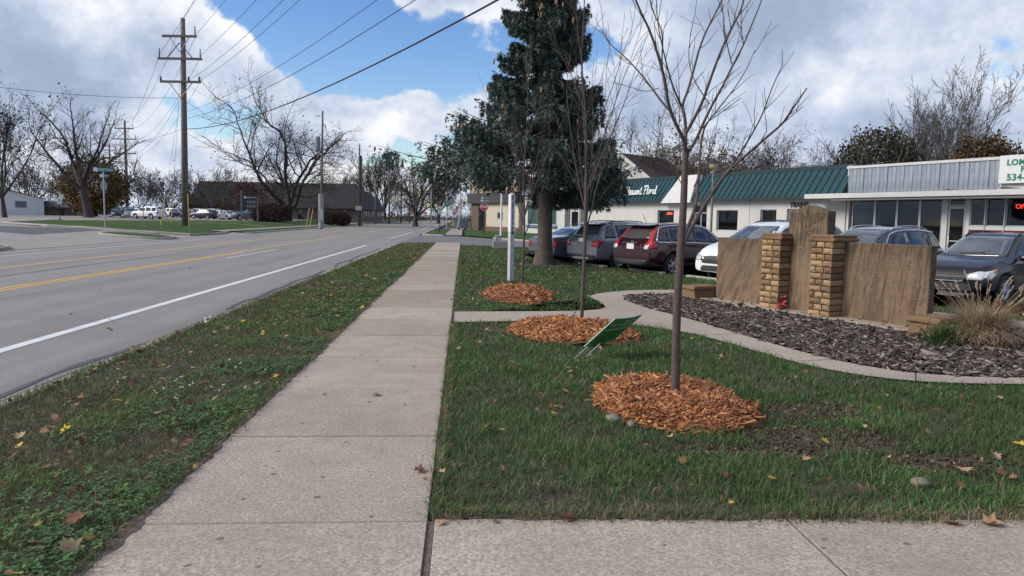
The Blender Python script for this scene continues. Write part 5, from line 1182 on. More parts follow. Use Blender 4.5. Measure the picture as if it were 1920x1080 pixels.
def wheel_meshes(r,spokes,wm):
    key=(round(r,3),spokes,wm)
    if key in WHEELS: return WHEELS[key]
    t=MB(); w=.105; t.lathe([(r*.66,-w),(r*.88,-w*1.02),(r*.97,-w*.82),(r,-w*.5),(r,w*.5),(r*.97,w*.82),(r*.88,w*1.02),(r*.66,w)],26,axis='y',closed=True); tm=t.mesh('tyre',M['rubber'],True)
    k=MB(); k.lathe([(r*.68,w*.90),(r*.60,w*.94),(r*.57,w*.5),(r*.55,-w*.5),(r*.66,-w*.6)],24,axis='y'); k.cur=1
    k=MB(); k.lathe([(r*.685,w*.60),(r*.685,w*.97),(r*.62,w*.97),(r*.585,w*.55),(r*.585,-w*.8),(r*.66,-w*.8)],24,axis='y',closed=True)
    for i in range(spokes):
        a=2*math.pi*i/spokes+.3; c,sn=math.cos(a),math.sin(a)
        for o in ((-.07,.07) if spokes<=6 else (0,)):
            k.add([(r*(.12*c-o*sn*.6)-.0,w*.9,r*(.12*sn+o*c*.6)),(r*(.62*c-o*1.7*sn),w*.72,r*(.62*sn+o*1.7*c)),(r*(.62*c-o*1.7*sn)+sn*r*.07,w*.62,r*(.62*sn+o*1.7*c)-c*r*.07),(r*(.12*c-o*sn*.6)+sn*r*.07,w*.82,r*(.12*sn+o*c*.6)-c*r*.07),(r*(.62*c-o*1.7*sn)-sn*r*.07,w*.62,r*(.62*sn+o*1.7*c)+c*r*.07),(r*(.12*c-o*sn*.6)-sn*r*.07,w*.82,r*(.12*sn+o*c*.6)+c*r*.07)],[(0,1,2,3),(0,5,4,1),(3,2,4,5)])
    k.lathe([(r*.17,w*.5),(r*.17,w*.93),(r*.10,w*.97)],12,axis='y'); rm=k.mesh('rim',M[wm],True)
    d=MB(); d.lathe([(r*.60,-w*.3),(r*.60,-w*.1)],20,axis='y'); dm=d.mesh('brake_disc',M['black_plastic'])
    WHEELS[key]=(tm,rm,dm); return WHEELS[key]
def add_wheels(s,root,spokes=5,wm='alloy'):
    tm,rm,dm=wheel_meshes(s.r,spokes,wm)
    for x in (s.xf,s.xr):
        for sd_ in (1,-1):
            wh=empty('wheel'); wh.parent=root; wh.location=(x,sd_*(s.W/2-.125),s.r); wh.rotation_euler=(0,rng.uniform(0,1),0 if sd_>0 else math.pi)
            link('tyre',tm,wh); link('rim',rm,wh); link('brake_disc',dm,wh)
def make_car(kind,paint_,label,group=None,detail=True,**o):
    SP={
     'suv':dict(L=4.53,W=1.82,wb=2.62,wr=.345,clear=.24,top=[(0,.86),(.015,1.0),(.035,1.10),(.075,1.36),(.115,1.57),(.17,1.625),(.3,1.66),(.45,1.655),(.57,1.60),(.64,1.46),(.745,1.12),(.80,1.08),(.9,1.02),(.96,.93),(.99,.80),(1,.66)],belt=[(0,1.02),(.2,1.05),(.5,1.0),(.75,.96),(.97,.82),(1,.6)]),
     'boxy':dict(L=4.45,W=1.76,wb=2.63,wr=.35,clear=.27,roofw=.80,top=[(0,1.0),(.012,1.3),(.03,1.55),(.06,1.65),(.12,1.67),(.4,1.69),(.60,1.66),(.645,1.52),(.71,1.10),(.74,1.06),(.95,1.0),(.98,.92),(1,.75)],belt=[(0,1.02),(.5,1.0),(.75,.98),(.97,.9),(1,.7)],nose=.9,tail=.94),
     'sedan':dict(L=4.80,W=1.83,wb=2.75,wr=.33,clear=.19,top=[(0,.82),(.015,.98),(.03,1.03),(.08,1.06),(.15,1.08),(.20,1.17),(.29,1.36),(.36,1.435),(.46,1.46),(.55,1.43),(.61,1.32),(.72,1.0),(.78,.96),(.92,.87),(.97,.79),(1,.58)],belt=[(0,.92),(.15,.96),(.5,.94),(.74,.90),(.97,.72),(1,.5)]),
     'hatch':dict(L=4.37,W=1.78,wb=2.60,wr=.33,clear=.19,top=[(0,.80),(.015,.98),(.03,1.05),(.08,1.25),(.14,1.46),(.22,1.54),(.38,1.575),(.52,1.545),(.58,1.46),(.745,1.03),(.79,.99),(.9,.91),(.955,.83),(.985,.72),(1,.58)],belt=[(0,1.0),(.2,1.0),(.5,.96),(.76,.92),(.96,.76),(1,.55)]),
     'van':dict(L=5.17,W=2.0,wb=3.09,wr=.355,clear=.2,top=[(0,.88),(.012,1.1),(.03,1.22),(.06,1.5),(.09,1.67),(.15,1.73),(.35,1.775),(.55,1.73),(.61,1.66),(.68,1.48),(.80,1.16),(.84,1.11),(.92,1.02),(.96,.93),(.99,.80),(1,.62)],belt=[(0,1.1),(.3,1.08),(.6,1.02),(.82,.98),(.97,.80),(1,.58)]),
     'pickup':dict(L=5.8,W=2.0,wb=3.6,wr=.40,clear=.38,roofw=.74,zend=(.55,.42),top=[(0,1.1),(.01,1.36),(.03,1.40),(.2,1.40),(.355,1.40),(.37,1.45),(.385,1.80),(.41,1.93),(.5,1.96),(.58,1.93),(.62,1.82),(.70,1.42),(.74,1.37),(.94,1.28),(.98,1.18),(1,.9)],belt=[(0,1.3),(.37,1.32),(.7,1.28),(.97,1.05),(1,.8)],nose=.92,tail=.97)}[kind]
    c=Car(**SP); root=empty('parked_car' if kind!='pickup' else 'pickup_truck',label=label,cat='car' if kind!='pickup' else 'truck',group=group); body=link('body',c.body(paint_,o.get('lower'),2 if detail else 1),root)
    gl=M['dark_glass']; X=c.X; H=c.W/2
    WIN={'suv':[(.085,.135,.20,.20),(.215,.215,.415,.42),(.435,.44,.70,.595)],'boxy':[(.06,.06,.21,.21),(.25,.25,.41,.42),(.45,.46,.68,.64)],'sedan':[(.215,.31,.29,.33),(.305,.345,.475,.475),(.495,.495,.68,.585)],'hatch':[(.09,.15,.20,.21),(.215,.225,.42,.425),(.44,.445,.70,.565)],'van':[(.06,.085,.27,.27),(.285,.285,.50,.51),(.52,.53,.755,.63)],'pickup':[(.40,.405,.49,.49),(.505,.505,.67,.615)]}[kind]
    for sd_ in ('left','right'):
        for w in WIN:
            P=densify(c.side_win(*w)); 
            if o.get('chrome'): pass
            c.patch(sd_,P,.006,1).build('side_window',gl,root,smooth=True)
        if o.get('chrome'):
            a,b=WIN[0],WIN[-1]; P=c.side_win(a[0]-.012,a[1]-.010,b[2]+.012,b[3]+.004,drop=.095,up=.012,n=8); P=densify(P,4); q=[]
            mb=MB(); sg=1 if sd_=='left' else -1; loop=[]
            for x,z in chaikin([(p[0],p[1],0) for p in P],1) and [(v.x,v.y) for v in chaikin([(p[0],p[1],0) for p in P],1)]:
                h=c.bvh.ray_cast(Vector((x,3*sg,z)),Vector((0,-sg,0)))
                if h[0] is not None: loop.append(h[0]+h[1]*.004*(1 if h[1].y*sg>0 else -1))
            mb.tube(loop+[loop[0]],.021,5,False); mb.build('window_trim',M['chrome'],root,smooth=True)
    # windscreen and rear screen seen from above / behind
    T=c.top
    ws={'suv':(.60,.742),'boxy':(.635,.712),'sedan':(.575,.715),'hatch':(.565,.742),'van':(.625,.80),'pickup':(.605,.70)}[kind]
    rw={'suv':(.04,.108),'boxy':(.016,.045),'sedan':(.16,.325),'hatch':(.045,.145),'van':(.035,.085),'pickup':None}[kind]
    c.patch('top',densify([(X(ws[1])-.02,-H*.78),(X(ws[1])+.03,0),(X(ws[1])-.02,H*.78),(X(ws[0])-.02,H*.60),(X(ws[0])+.02,0),(X(ws[0])-.02,-H*.60)]),.006,1,6).build('windscreen',M['screen'],root,smooth=True)
    if rw:
        za,zb=c.zt(rw[0])+.03,c.zt(rw[1])-.03
        if kind in('suv','boxy','hatch','van'): P=[(-H*.74,za),(0,za-.02),(H*.74,za),(H*.60,zb),(0,zb+.02),(-H*.60,zb)]; c.patch('rear',densify(P),.007,1,6).build('rear_window',M['screen'] if o.get('rear_bright') else gl,root,smooth=True)
        else: c.patch('top',densify([(X(rw[0])+.05,-H*.74),(X(rw[0])+.02,0),(X(rw[0])+.05,H*.74),(X(rw[1])-.03,H*.58),(X(rw[1])-.03,-H*.58)]),.006,1,6).build('rear_window',M['screen'],root,smooth=True)
    add_wheels(c,root,o.get('spokes',5),o.get('wm','alloy'))
    # lamps
    zl=c.zb_(.955)-.02
    hl=o.get('headlight')
    for sg in (1,-1):
        yy=lambda P:[(a*sg,b) for a,b in P]
        P=hl or [(.50,zl-.10),(.72,zl-.08),(.86,zl+.02),(.80,zl+.06),(.62,zl+.02),(.50,zl-.02)]
        side='left' if sg>0 else 'right'
        x1=X(.985); x0=X(.985)-(.42 if kind!='boxy' else .16)
        c.patch(side,densify([(x1-.14,zl-.20),(x1-.02,zl-.14),(x1-.10,zl-.01),(x0,zl+.05),(x0+.05,zl-.06)]),.007,1,3).build('headlight',M['clear_lens'],root,smooth=True)
        c.patch('front',densify(yy([(H*.46,zl-.20),(H*.84,zl-.20),(H*.92,zl-.02),(H*.72,zl-.01),(H*.50,zl-.08)])),.007,1,3).build('headlight',M['clear_lens'],root,smooth=True)
        if o.get('amber'): c.patch(side,densify([(x0+.0,zl+.04),(x0+.08,zl-.05),(x0+.18,zl-.04),(x0+.14,zl+.03)]),.011,1,2).build('turn_signal',M['amber_lens'],root,smooth=True)
        # tail lamps
        tz=c.zb_(.05)
        tl=o.get('tail','std')
        if tl=='crv':
            c.patch('rear',densify(yy([(H*.66,tz-.20),(H*.93,tz-.22),(H*.93,tz-.02),(H*.80,tz+.10),(H*.70,c.zt(.11)-.06),(H*.62,c.zt(.11)-.06),(H*.72,tz+.05),(H*.68,tz-.02)])),.012,1,4).build('taillight',M['red_lens'],root,smooth=True)
            c.patch(side,densify([(X(0)+.05,tz-.20),(X(.075),tz-.18),(X(.045),tz-.04),(X(.06),tz+.12),(X(.10),c.zt(.11)-.10),(X(.072),c.zt(.11)-.16),(X(.03),tz+.05)]),.012,1,4).build('taillight',M['red_lens'],root,smooth=True)
            c.patch('rear',densify(yy([(H*.66,tz-.20),(H*.84,tz-.21),(H*.84,tz-.08),(H*.68,tz-.06)])),.016,1,2).build('reversing_lamp',M['clear_lens'],root,smooth=True)
        else:
            hgt=.22 if kind!='pickup' else .34
            c.patch('rear',densify(yy([(H*.60,tz-.05-hgt*.8),(H*.93,tz-.05-hgt),(H*.95,tz-.04),(H*.66,tz-.05)])),.010,1,3).build('taillight',M['red_lens'],root,smooth=True)
            c.patch(side,densify([(X(0)+.04,tz-.05-hgt),(X(.05),tz-.03-hgt*.6),(X(.085),tz-.02),(X(0)+.10,tz-.04)]),.010,1,3).build('taillight',M['red_lens'],root,smooth=True)
    if detail:
        # grille, lower intake, plate, bumper strip, handles, mirrors
        gz=zl-.10
        gp=o.get('grille',[(-H*.44,gz-.08),(H*.44,gz-.08),(H*.50,gz+.04),(-H*.50,gz+.04)])
        c.patch('front',densify(gp),.008,1,3).build('grille',M['black_plastic'],root)
        if o.get('grille_trim'):
            lp=[]
            for a,b in [(v.x,v.y) for v in chaikin([(p[0],p[1],0) for p in densify(gp)],1)]:
                h=c.bvh.ray_cast(Vector((5,a,b)),Vector((-1,0,0)))
                if h[0] is not None: lp.append(h[0]+Vector((.012,0,0)))
            mb=MB(); mb.tube(lp+[lp[0]],.010,5,False); mb.build('grille_trim',M['chrome'],root)
        c.patch('front',densify([(-H*.62,.30),(H*.62,.30),(H*.56,.46),(-H*.56,.46)]),.008,1,3).build('lower_intake',M['black_plastic'],root)
        pz=o.get('plate_z',.80)
        h=c.bvh.ray_cast(Vector((-5,0,pz)),Vector((1,0,0)))
        if h[0] is not None:
            mb=MB(); mb.bbox(h[0].x-.022,h[0].x+.01,-.16,.16,pz-.085,pz+.085,.004); mb.build('license_plate',M['plate'],root)
            mb=MB(); mb.bbox(h[0].x-.05,h[0].x+.01,-.33,.33,pz+.10,pz+.135,.01); mb.build('plate_garnish',M['chrome'] if o.get('rear_chrome') else M['black_plastic'],root)
        c.patch('rear',densify([(-H*.80,.34),(H*.80,.34),(H*.84,.50),(-H*.84,.50)]),.012,1,3).build('bumper_trim',M[o.get('bumper','black_plastic')],root,smooth=True)
        if o.get('bumper_silver'): c.patch('rear',densify([(-H*.45,.31),(H*.45,.31),(H*.5,.40),(-H*.5,.40)]),.022,1,3).build('skid_plate',M['alloy'],root,smooth=True)
        for sg,side in ((1,'left'),(-1,'right')):
            mt=WIN[-1][2]-.015; p=c.bvh.ray_cast(Vector((X(mt),3*sg,c.zb_(mt)+.02)),Vector((0,-sg,0)))[0]
            mb=MB(); mb.ball((X(mt)-.02,p.y+sg*.13,c.zb_(mt)+.085),(.07,.115,.075),10,7); mb.bar((X(mt),p.y-sg*.02,c.zb_(mt)+.04),(X(mt),p.y+sg*.08,c.zb_(mt)+.06),.05,.04); mb.build('mirror',o.get('mirror_mat') or paint_,root,smooth=True)
            for w in WIN[-2:] if kind!='sedan' else WIN[1:]:
                tx=w[0]+.035; z=c.zb_(tx)-.10; h=c.bvh.ray_cast(Vector((X(tx),3*sg,z)),Vector((0,-sg,0)))[0]
                mb=MB(); mb.bbox(X(tx)-.09,X(tx)+.09,h.y-.02*(1),h.y+.02,z-.014,z+.014,.008); mb.build('door_handle',paint_,root)
            # shut lines between the doors
            for t in [(WIN[k][2]+WIN[k+1][0])/2 for k in range(len(WIN)-1)][-1:]+[WIN[-1][2]+.012]+([(WIN[0][2]+WIN[1][0])/2+.01] if kind!='van' else []):
                x=X(t); P=[(x-.006,c.clear+.16),(x+.006,c.clear+.16),(x+.006,c.zb_(t)-.0),(x-.006,c.zb_(t)-.0)]; c.patch(side,densify(P,6),.0022,0,1).build('shut_line',M['black_plastic'],root)
            c.patch(side,densify([(c.xr+c.r+.1,c.clear+.04),(c.xf-c.r-.1,c.clear+.04),(c.xf-c.r-.1,c.clear+.14),(c.xr+c.r+.1,c.clear+.14)],6),.006,0,2).build('sill_trim',M['black_plastic'],root,smooth=True)
        if o.get('rails'):
            for sg in (1,-1):
                pts=[]
                for t in np.linspace(.17,.55,8):
                    y=sg*H*.62; h=c.bvh.ray_cast(Vector((X(t),y,4)),Vector((0,0,-1)))[0]; pts.append((X(t),y,h.z+(.045 if .2<t<.52 else .0)))
                mb=MB(); mb.tube(pts,.02,6); mb.build('roof_rail',M[o['rails']],root,smooth=True)
        # wipers
        for yy_ in (-.28,.22):
            a=c.bvh.ray_cast(Vector((X(ws[1])-.03,yy_,4)),Vector((0,0,-1)))[0]; b=c.bvh.ray_cast(Vector((X(ws[1])-.10,yy_+.5,4)),Vector((0,0,-1)))[0]; mb=MB(); mb.tube([a+Vector((0,0,.02)),b+Vector((0,0,.02))],.011,5); mb.build('wiper',M['black_plastic'],root)
        if o.get('antenna'):
            t=.12; mb=MB(); z=c.zt(.16); mb.tube([(X(.15),0,z-.02),(X(.11),0,z+.28)],.008,5); mb.build('antenna',M['black_plastic'],root)
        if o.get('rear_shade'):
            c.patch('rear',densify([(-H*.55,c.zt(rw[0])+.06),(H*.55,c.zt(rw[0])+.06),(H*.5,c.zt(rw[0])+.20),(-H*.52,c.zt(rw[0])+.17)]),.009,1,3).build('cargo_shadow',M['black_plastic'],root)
        if o.get('spoiler'):
            mb=MB(); z=c.zt(.12); mb.prism_y([(X(.055),z-.05),(X(.15),z+.0),(X(.15),z+.035),(X(.05),z-.02)],-H*.60,H*.60); mb.build('spoiler',paint_,root)
        if o.get('emblem'):
            ez=o['emblem']; 
            for vw,x in (('rear',-5),('front',5)):
                h=c.bvh.ray_cast(Vector((x,0,ez[0] if x<0 else ez[1])),Vector((-1 if x>0 else 1,0,0)))[0]
                if h: mb=MB(); mb.lathe([(.05,h.x-.016),(.05,h.x+.016)],12,(0,0,h.z),'x'); mb.build('emblem',M['chrome'],root)
    root['_car']=1; del root['_car']
    return root
M['screen']=mat('windscreen glass',(.055,.065,.072),.05,spec=.9,coat=.6)
def heading(o,pos,az):
    """az: compass angle of the nose, clockwise from +Y"""
    o.location=(pos[0],pos[1],pos[2] if len(pos)>2 else -.085); o.rotation_euler.z=math.pi/2-rad(az); return o
P_MAROON=paint('dark maroon car paint',(.034,.008,.014)); P_GREY=paint('slate grey car paint',(.12,.14,.175),.15); P_STEEL=paint('steel grey car paint',(.20,.22,.25),.15); P_WHITE=paint('white car paint',(.70,.71,.73),.0)
P_NAVY=paint('dark blue-grey car paint',(.028,.034,.045),.5); P_BLACK=mat('black car paint',(.008,.007,.009),.3,coat=.5,spec=.35); P_BLUE=paint('deep blue car paint',(.012,.02,.08),.3); P_SILVER=paint('silver car paint',(.42,.44,.47),.6); P_RED=paint('dark red car paint',(.09,.012,.018),.3); P_TRUCK=paint('grey truck paint',(.16,.18,.20),.4)
GP='cars parked along the side street'
heading(make_car('sedan',P_GREY,'slate grey sedan parked tail-on, half hidden behind the spruce trunk',GP,plate_z=.86,spokes=9,rear_chrome=True),(4.95,28.7),60)
heading(make_car('suv',P_STEEL,'grey compact SUV with roof rails parked between sedan and maroon SUV',GP,plate_z=.98,rails='black_plastic',bumper_silver=True,rear_bright=True,spokes=5,spoiler=True,lower=.33),(6.05,26.75),60)
heading(make_car('suv',P_MAROON,'dark maroon SUV with tall red tail lamps parked tail-on',GP,tail='crv',chrome=True,rear_bright=True,rear_shade=True,antenna=True,rear_chrome=True,plate_z=.90,spoiler=True,lower=.36,emblem=(1.03,.72)),(7.15,23.9),60)
heading(make_car('van',P_WHITE,'white minivan parked nose-out behind the memorial',GP,grille=[(-.55,.52),(.55,.52),(.62,.70),(.3,.74),(-.3,.74),(-.62,.70)],emblem=(1.1,.72),rails='black_plastic'),(9.35,21.6),240)
heading(make_car('suv',P_NAVY,'dark blue-grey SUV with chrome window trim behind the right memorial panel',GP,chrome=True,rails='alloy',spoiler=True),(11.0,19.2),240)
heading(make_car('hatch',P_BLACK,'black hatchback with amber corner lamps parked at far right beside the memorial',GP,amber=True,grille=[(-.36,.50),(.36,.50),(.44,.60),(.40,.64),(-.40,.64),(-.44,.60)],grille_trim=True,rails='black_plastic',mirror_mat=P_BLACK),(12.55,16.75),240)
# cars in the lot across the road
GL='cars in the lot across the road'
def lot_car(kind,p,label,px,dist,az,**o):
    q=atd(px,dist); c=make_car(kind,p,label,GL,detail=False,**o); heading(c,(q.x,q.y,q.z+.03),az)
lot_car('boxy',P_WHITE,'boxy white SUV standing side-on in the lot beside the yellow guy guards',278,110,292,wm='alloy')
lot_car('sedan',P_STEEL,'grey-blue sedan parked just behind the boxy white SUV',243,119,150)
lot_car('sedan',P_BLUE,'dark blue car at the left end of the parked row in the lot',218,131,150)
lot_car('van',P_RED,'tall dark red van in the back row behind the grey-blue sedan',239,142,150)
lot_car('boxy',P_WHITE,'small white SUV far off between the yellow guard and the pole',327,150,120)
lot_car('hatch',P_BLUE,'blue hatchback far off just left of the tall pole',338,140,130)
lot_car('hatch',P_RED,'dark red car half hidden right of the tall pole',364,140,130)
lot_car('boxy',P_WHITE,'white SUV in the back row right of the tall pole',378,146,130)
lot_car('hatch',P_NAVY,'dark hatchback in front of the white SUV right of the tall pole',383,126,290)
lot_car('boxy',P_WHITE,'white SUV in the middle of the row right of the tall pole',404,140,125)
lot_car('sedan',P_WHITE,'white sedan beside the silver sedan near the business sign',416,127,140)
lot_car('sedan',P_SILVER,'silver sedan left of the grey pickup by the business sign',429,121,140)
lot_car('pickup',P_TRUCK,'grey pickup truck partly behind the big hedge',474,118,250)

# ------------------------------------------------------------------ shops on the right
def on(px,py,D):
    d=ray(px,py); t=D/(d.x*NV.x+d.y*NV.y); p=Vector((0,0,EYE))+d*t; return -(p.x*AV.x+p.y*AV.y), p.z
def glass_mat():
    m=bpy.data.materials.new('shop glass'); m.use_nodes=True; T=NT(m.node_tree); T.n.remove(T.n['Principled BSDF']); o=T.n['Material Output']
    tr=T.new('ShaderNodeBsdfTransparent'); tr.inputs[0].default_value=(.55,.60,.60,1); gl=T.new('ShaderNodeBsdfGlossy'); gl.inputs['Roughness'].default_value=.02; gl.inputs[0].default_value=(.8,.85,.9,1)
    fr=T.new('ShaderNodeFresnel'); fr.inputs[0].default_value=1.45; mx=T.new('ShaderNodeMixShader'); T.l.new(fr.outputs[0],mx.inputs[0]); T.l.new(tr.outputs[0],mx.inputs[1]); T.l.new(gl.outputs[0],mx.inputs[2]); T.l.new(mx.outputs[0],o.inputs[0]); return m
M['glass']=glass_mat()
M['white_wall']=mat('white painted block wall',(.47,.46,.445),.85,.07,1.2,bump=.004,bscale=25,fine=.05,fscale=30)
M['teal_roof']=mat('teal metal roofing',(.010,.050,.057),.42,.18,2,metal=.25); M['teal_dark']=mat('dark teal trim',(.006,.026,.030),.5)
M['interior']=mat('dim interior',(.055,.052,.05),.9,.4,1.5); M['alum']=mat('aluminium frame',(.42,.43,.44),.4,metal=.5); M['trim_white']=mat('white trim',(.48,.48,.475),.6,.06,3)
def wall_open(x0,x1,z0,z1,ops,t,y=0):
    """wall with rectangular openings, made of the boxes around them"""
    mb=MB(); xs=sorted(set([x0,x1]+[v for o in ops for v in o[:2]]))
    for a,b in zip(xs,xs[1:]):
        cuts=sorted([(o[2],o[3]) for o in ops if o[0]<=a+1e-6 and o[1]>=b-1e-6]); z=z0
        for c0,c1 in cuts:
            if c0>z+1e-6: mb.box(a,b,y,y+t,z,c0)
            z=c1
        if z<z1-1e-6: mb.box(a,b,y,y+t,z,z1)
    bm=bmesh.new()
    return mb
def window(root,x0,x1,z0,z1,y,fw=.05,fm='alum',mull=(),name='window',sill=True):
    mb=MB()
    for a,b,c,d in ((x0,x1,z0,z0+fw),(x0,x1,z1-fw,z1),(x0,x0+fw,z0+fw,z1-fw),(x1-fw,x1,z0+fw,z1-fw)): mb.box(a,b,y+.06,y+.12,c,d)
    for m_ in mull: mb.box(m_-fw*.5,m_+fw*.5,y+.062,y+.118,z0+fw,z1-fw)
    w=mb.build(name,M[fm],root); p=MB(); p.box(x0+fw,x1-fw,y+.085,y+.095,z0+fw,z1-fw); p.build('pane',M['glass'],w); return w
def floral():
    R=-24.0; root=empty('flower_shop',nr(-29,R),GRID_ROT,label='long white flower shop with green metal mansard roof and white entry panel',cat='building')
    q=lambda r:r-R
    ops=[(q(-38.06),q(-36.43),1.05,2.28),(q(-34.67),q(-33.46),.0,2.62),(q(-32.64),q(-30.96),1.13,2.27),(q(-29.3),q(-28.19),.9,2.29),(q(-27.5),q(-26.5),.0,2.32)]
    wall_open(q(-45),0,0,2.95,ops,.25).build('wall',M['white_wall'],root)
    mb=MB(); mb.box(q(-45),0,7.8,8,0,4.3); mb.box(q(-45)-.2,q(-45),0,8,0,4.3); mb.box(-.2,-.003,.25,7.8,0,4.3); mb.box(q(-45),-.2,.9,7.8,4.0,4.25); mb.build('rear_wall',M['white_wall'],root)
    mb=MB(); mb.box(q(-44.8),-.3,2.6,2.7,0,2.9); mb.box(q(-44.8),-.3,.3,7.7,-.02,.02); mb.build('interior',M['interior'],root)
    for i,o in enumerate(ops):
        if i in(1,4):
            w=window(root,o[0]+.02,o[1]-.02,.02,o[3]-.02,.05,.07,name='door',mull=((o[0]+o[1])/2,) if i==1 else ())
            mb=MB(); mb.box(o[0]+.09,o[1]-.09,.11,.17,2.08,2.14); mb.build('transom_bar',M['alum'],w)
        else: window(root,o[0],o[1],o[2],o[3],.06,.045)
    mb=MB(); mb.box(q(-29.3),q(-28.85),.22,.24,.9,2.29); mb.build('blind',M['trim_white'],root)
    # decorated window: garland dots and a figure on a stand
    g=MB(); r=random.Random(1)
    for k in range(110):
        e=r.random(); x=q(-32.5)+(r.random()**2.2)*.55 if e<.55 else q(-32.5)+r.random()*1.45; z=1.2+r.random()*.98 if e<.55 else 2.1+r.random()*.12; g.ball((x,.30+r.random()*.2,z),.014,4,3)
    for k in range(16): g.ball((q(-32.5)+r.random()*1.45,.3,1.17+r.random()*.05),(.06,.04,.03),5,3)
    g.build('garland',mat('pale ornaments',(.8,.82,.8),.5),root)
    g=MB(); g.lathe([(.16,1.15),(.12,1.35),(.10,1.6),(.14,1.72),(.05,1.80),(.07,1.86),(.07,1.95),(.0,2.0)],10,(q(-31.35),.42,0)); g.build('window_figure',mat('red and tan figure',(.22,.10,.07),.8,.5,9),root)
    g=MB()
    for k in range(5): g.lathe([(.30-.05*k,1.15+.18*k),(.06,1.38+.18*k)],9,(q(-32.2),.5,0))
    g.build('window_tree',mat('dark fir',(.015,.03,.02),.9),root)
    t=link('open_sign',text_mesh('OPEN',.2,mat('red neon',(.7,.05,.03),.5,emit=((1,.09,.04),1.0)),.01,bold=.002),root); t.rotation_euler=(rad(90),0,0); t.location=(q(-36.9),.04,2.06); t['label']='red neon OPEN lettering'
    t=link('lettering',text_mesh('TRAINS',.34,mat('dark letters',(.02,.025,.03),.6),.02,bold=.012,align='LEFT'),root); t.rotation_euler=(rad(90),0,0); t.location=(q(-27.3),-.022,2.50)
    # mansard: separate standing seam panels on a sloping deck
    y0,z0,y1,z1=-.42,2.86,.55,4.22
    def deck(xa,xb,name='mansard'):
        mb=MB(); mb.add([(xa,y0,z0),(xb,y0,z0),(xb,y1,z1),(xa,y1,z1),(xa,y1+.35,z0),(xb,y1+.35,z0),(xb,y1+.35,z1),(xa,y1+.35,z1)],[(0,1,2,3),(4,7,6,5),(0,4,5,1),(3,2,6,7),(0,3,7,4),(1,5,6,2)]); d=mb.build(name,M['teal_dark'],root)
        n=round((xb-xa)/.405); w=(xb-xa)/n; sl=math.hypot(y1-y0,z1-z0); an=math.atan2(z1-z0,y1-y0); pm=MB(); pm.bbox(.012,w-.012,0,sl-.02,.004,.016,.003); pm.cur=1; pm.box(-.018,.0115,0,sl-.02,.004,.055); me=pm.mesh('roof_panel',[M['teal_roof'],M['teal_dark']])
        for i in range(n): o=link('roof_panel',me,d,loc=(xa+i*w+.016*(i==0),y0,z0),rot=(an,0,0))
        mb=MB(); mb.box(xa,xb,y0-.05,y0-.004,z0-.07,z0+.02); mb.build('eave_trim',M['teal_dark'],d); mb=MB(); mb.box(xa,xb,y1-.03,y1+.40,z1+.003,z1+.19); mb.build('ridge_cap',M['teal_dark'],d)
    deck(q(-45),q(-37.0)); deck(q(-34.3),0)
    mb=MB(); xa,xb,xc,xd=q(-37.1),q(-34.35),q(-34.9),q(-36.45); mb.add([(xa,y0-.12,z0-.16),(xb,y0-.12,z0-.16),(xc,y1-.12,z1+.16),(xd,y1-.12,z1+.16),(xa,y0+.3,z0-.16),(xb,y0+.3,z0-.16),(xc,y1+.3,z1+.16),(xd,y1+.3,z1+.16)],[(0,1,2,3),(4,7,6,5),(0,4,5,1),(3,2,6,7),(0,3,7,4),(1,5,6,2)]); mb.build('entry_panel',M['trim_white'],root)
    G_={'P':(1.0,[[(.2,0),(.25,.9),(.3,1.8)],[(0,1.5),(.4,1.9),(.9,1.6),(.7,1.0),(.28,.85)]]),'l':(.5,[[(0,.1),(.3,1.1),(.28,1.75),(.12,1.7),(.1,.3),(.25,0),(.5,.2)]]),'e':(.66,[[(0,.4),(.5,.55),(.5,.9),(.25,1),(.02,.6),(.1,.12),(.35,0),(.66,.25)]]),
        'a':(.85,[[(.6,.85),(.35,1),(.05,.6),(.1,.1),(.35,.05),(.58,.5),(.62,.98),(.57,.25),(.7,0),(.88,.2)]]),'s':(.55,[[(0,.1),(.3,.65),(.38,1.02),(.36,.7),(.48,.35),(.35,.02),(.05,.05)]]),'n':(.8,[[(.05,.98),(.1,0),(.14,.55),(.32,.95),(.47,.85),(.45,.15),(.6,0),(.8,.2)]]),'t':(.6,[[(.22,1.6),(.15,.2),(.3,0),(.55,.2)],[(-.1,1.12),(.5,1.18)]]),
        'F':(1.15,[[(0,1.55),(.3,1.85),(.9,1.75),(1.25,1.95)],[(.62,1.75),(.5,.8),(.3,0),(0,.1)],[(.25,.92),(.85,1.0)]]),'o':(.7,[[(.4,1),(.08,.7),(.08,.2),(.32,0),(.58,.3),(.56,.8),(.4,1),(.7,.85)]]),'r':(.62,[[(.0,.5),(.15,1.0),(.12,.05),(.18,.6),(.38,.98),(.6,.85)]])}
    wm_=mat('white script letters',(.85,.86,.87),.5); x=0; sc=.30; nrm=Vector((0,-(z1-z0),y1-y0)).normalized(); lw=[]
    for ch in 'Pleasant Floral':
        if ch==' ': x+=.45; continue
        wd,strokes=G_[ch]; mb=MB()
        for st in strokes:
            pts=[(v.x,v.y) for v in chaikin([(a,b,0) for a,b in st],2,False)]; mb.tube([((x+a+b*.28)*sc,0,b*sc*1.0) for a,b in pts],.034,6)
        lw.append(mb); x+=wd+.06
    sg_=empty('script_sign'); sg_.parent=root; sg_.location=(q(-37.75)-x*sc-.1,y0+.12,3.27)
    for mb in lw: mb.build('letter',wm_,sg_,smooth=True)
    for xx in np.linspace(.4,x*sc-.3,6): mb=MB(); mb.box(xx,xx+.03,.0,.5,.1,.14); mb.build('standoff',M['black_metal'],sg_)
    mb=MB(); mb.box(q(-30.14),q(-30.08),-.03,-.002,.1,2.8); mb.build('downpipe',M['trim_white'],root)
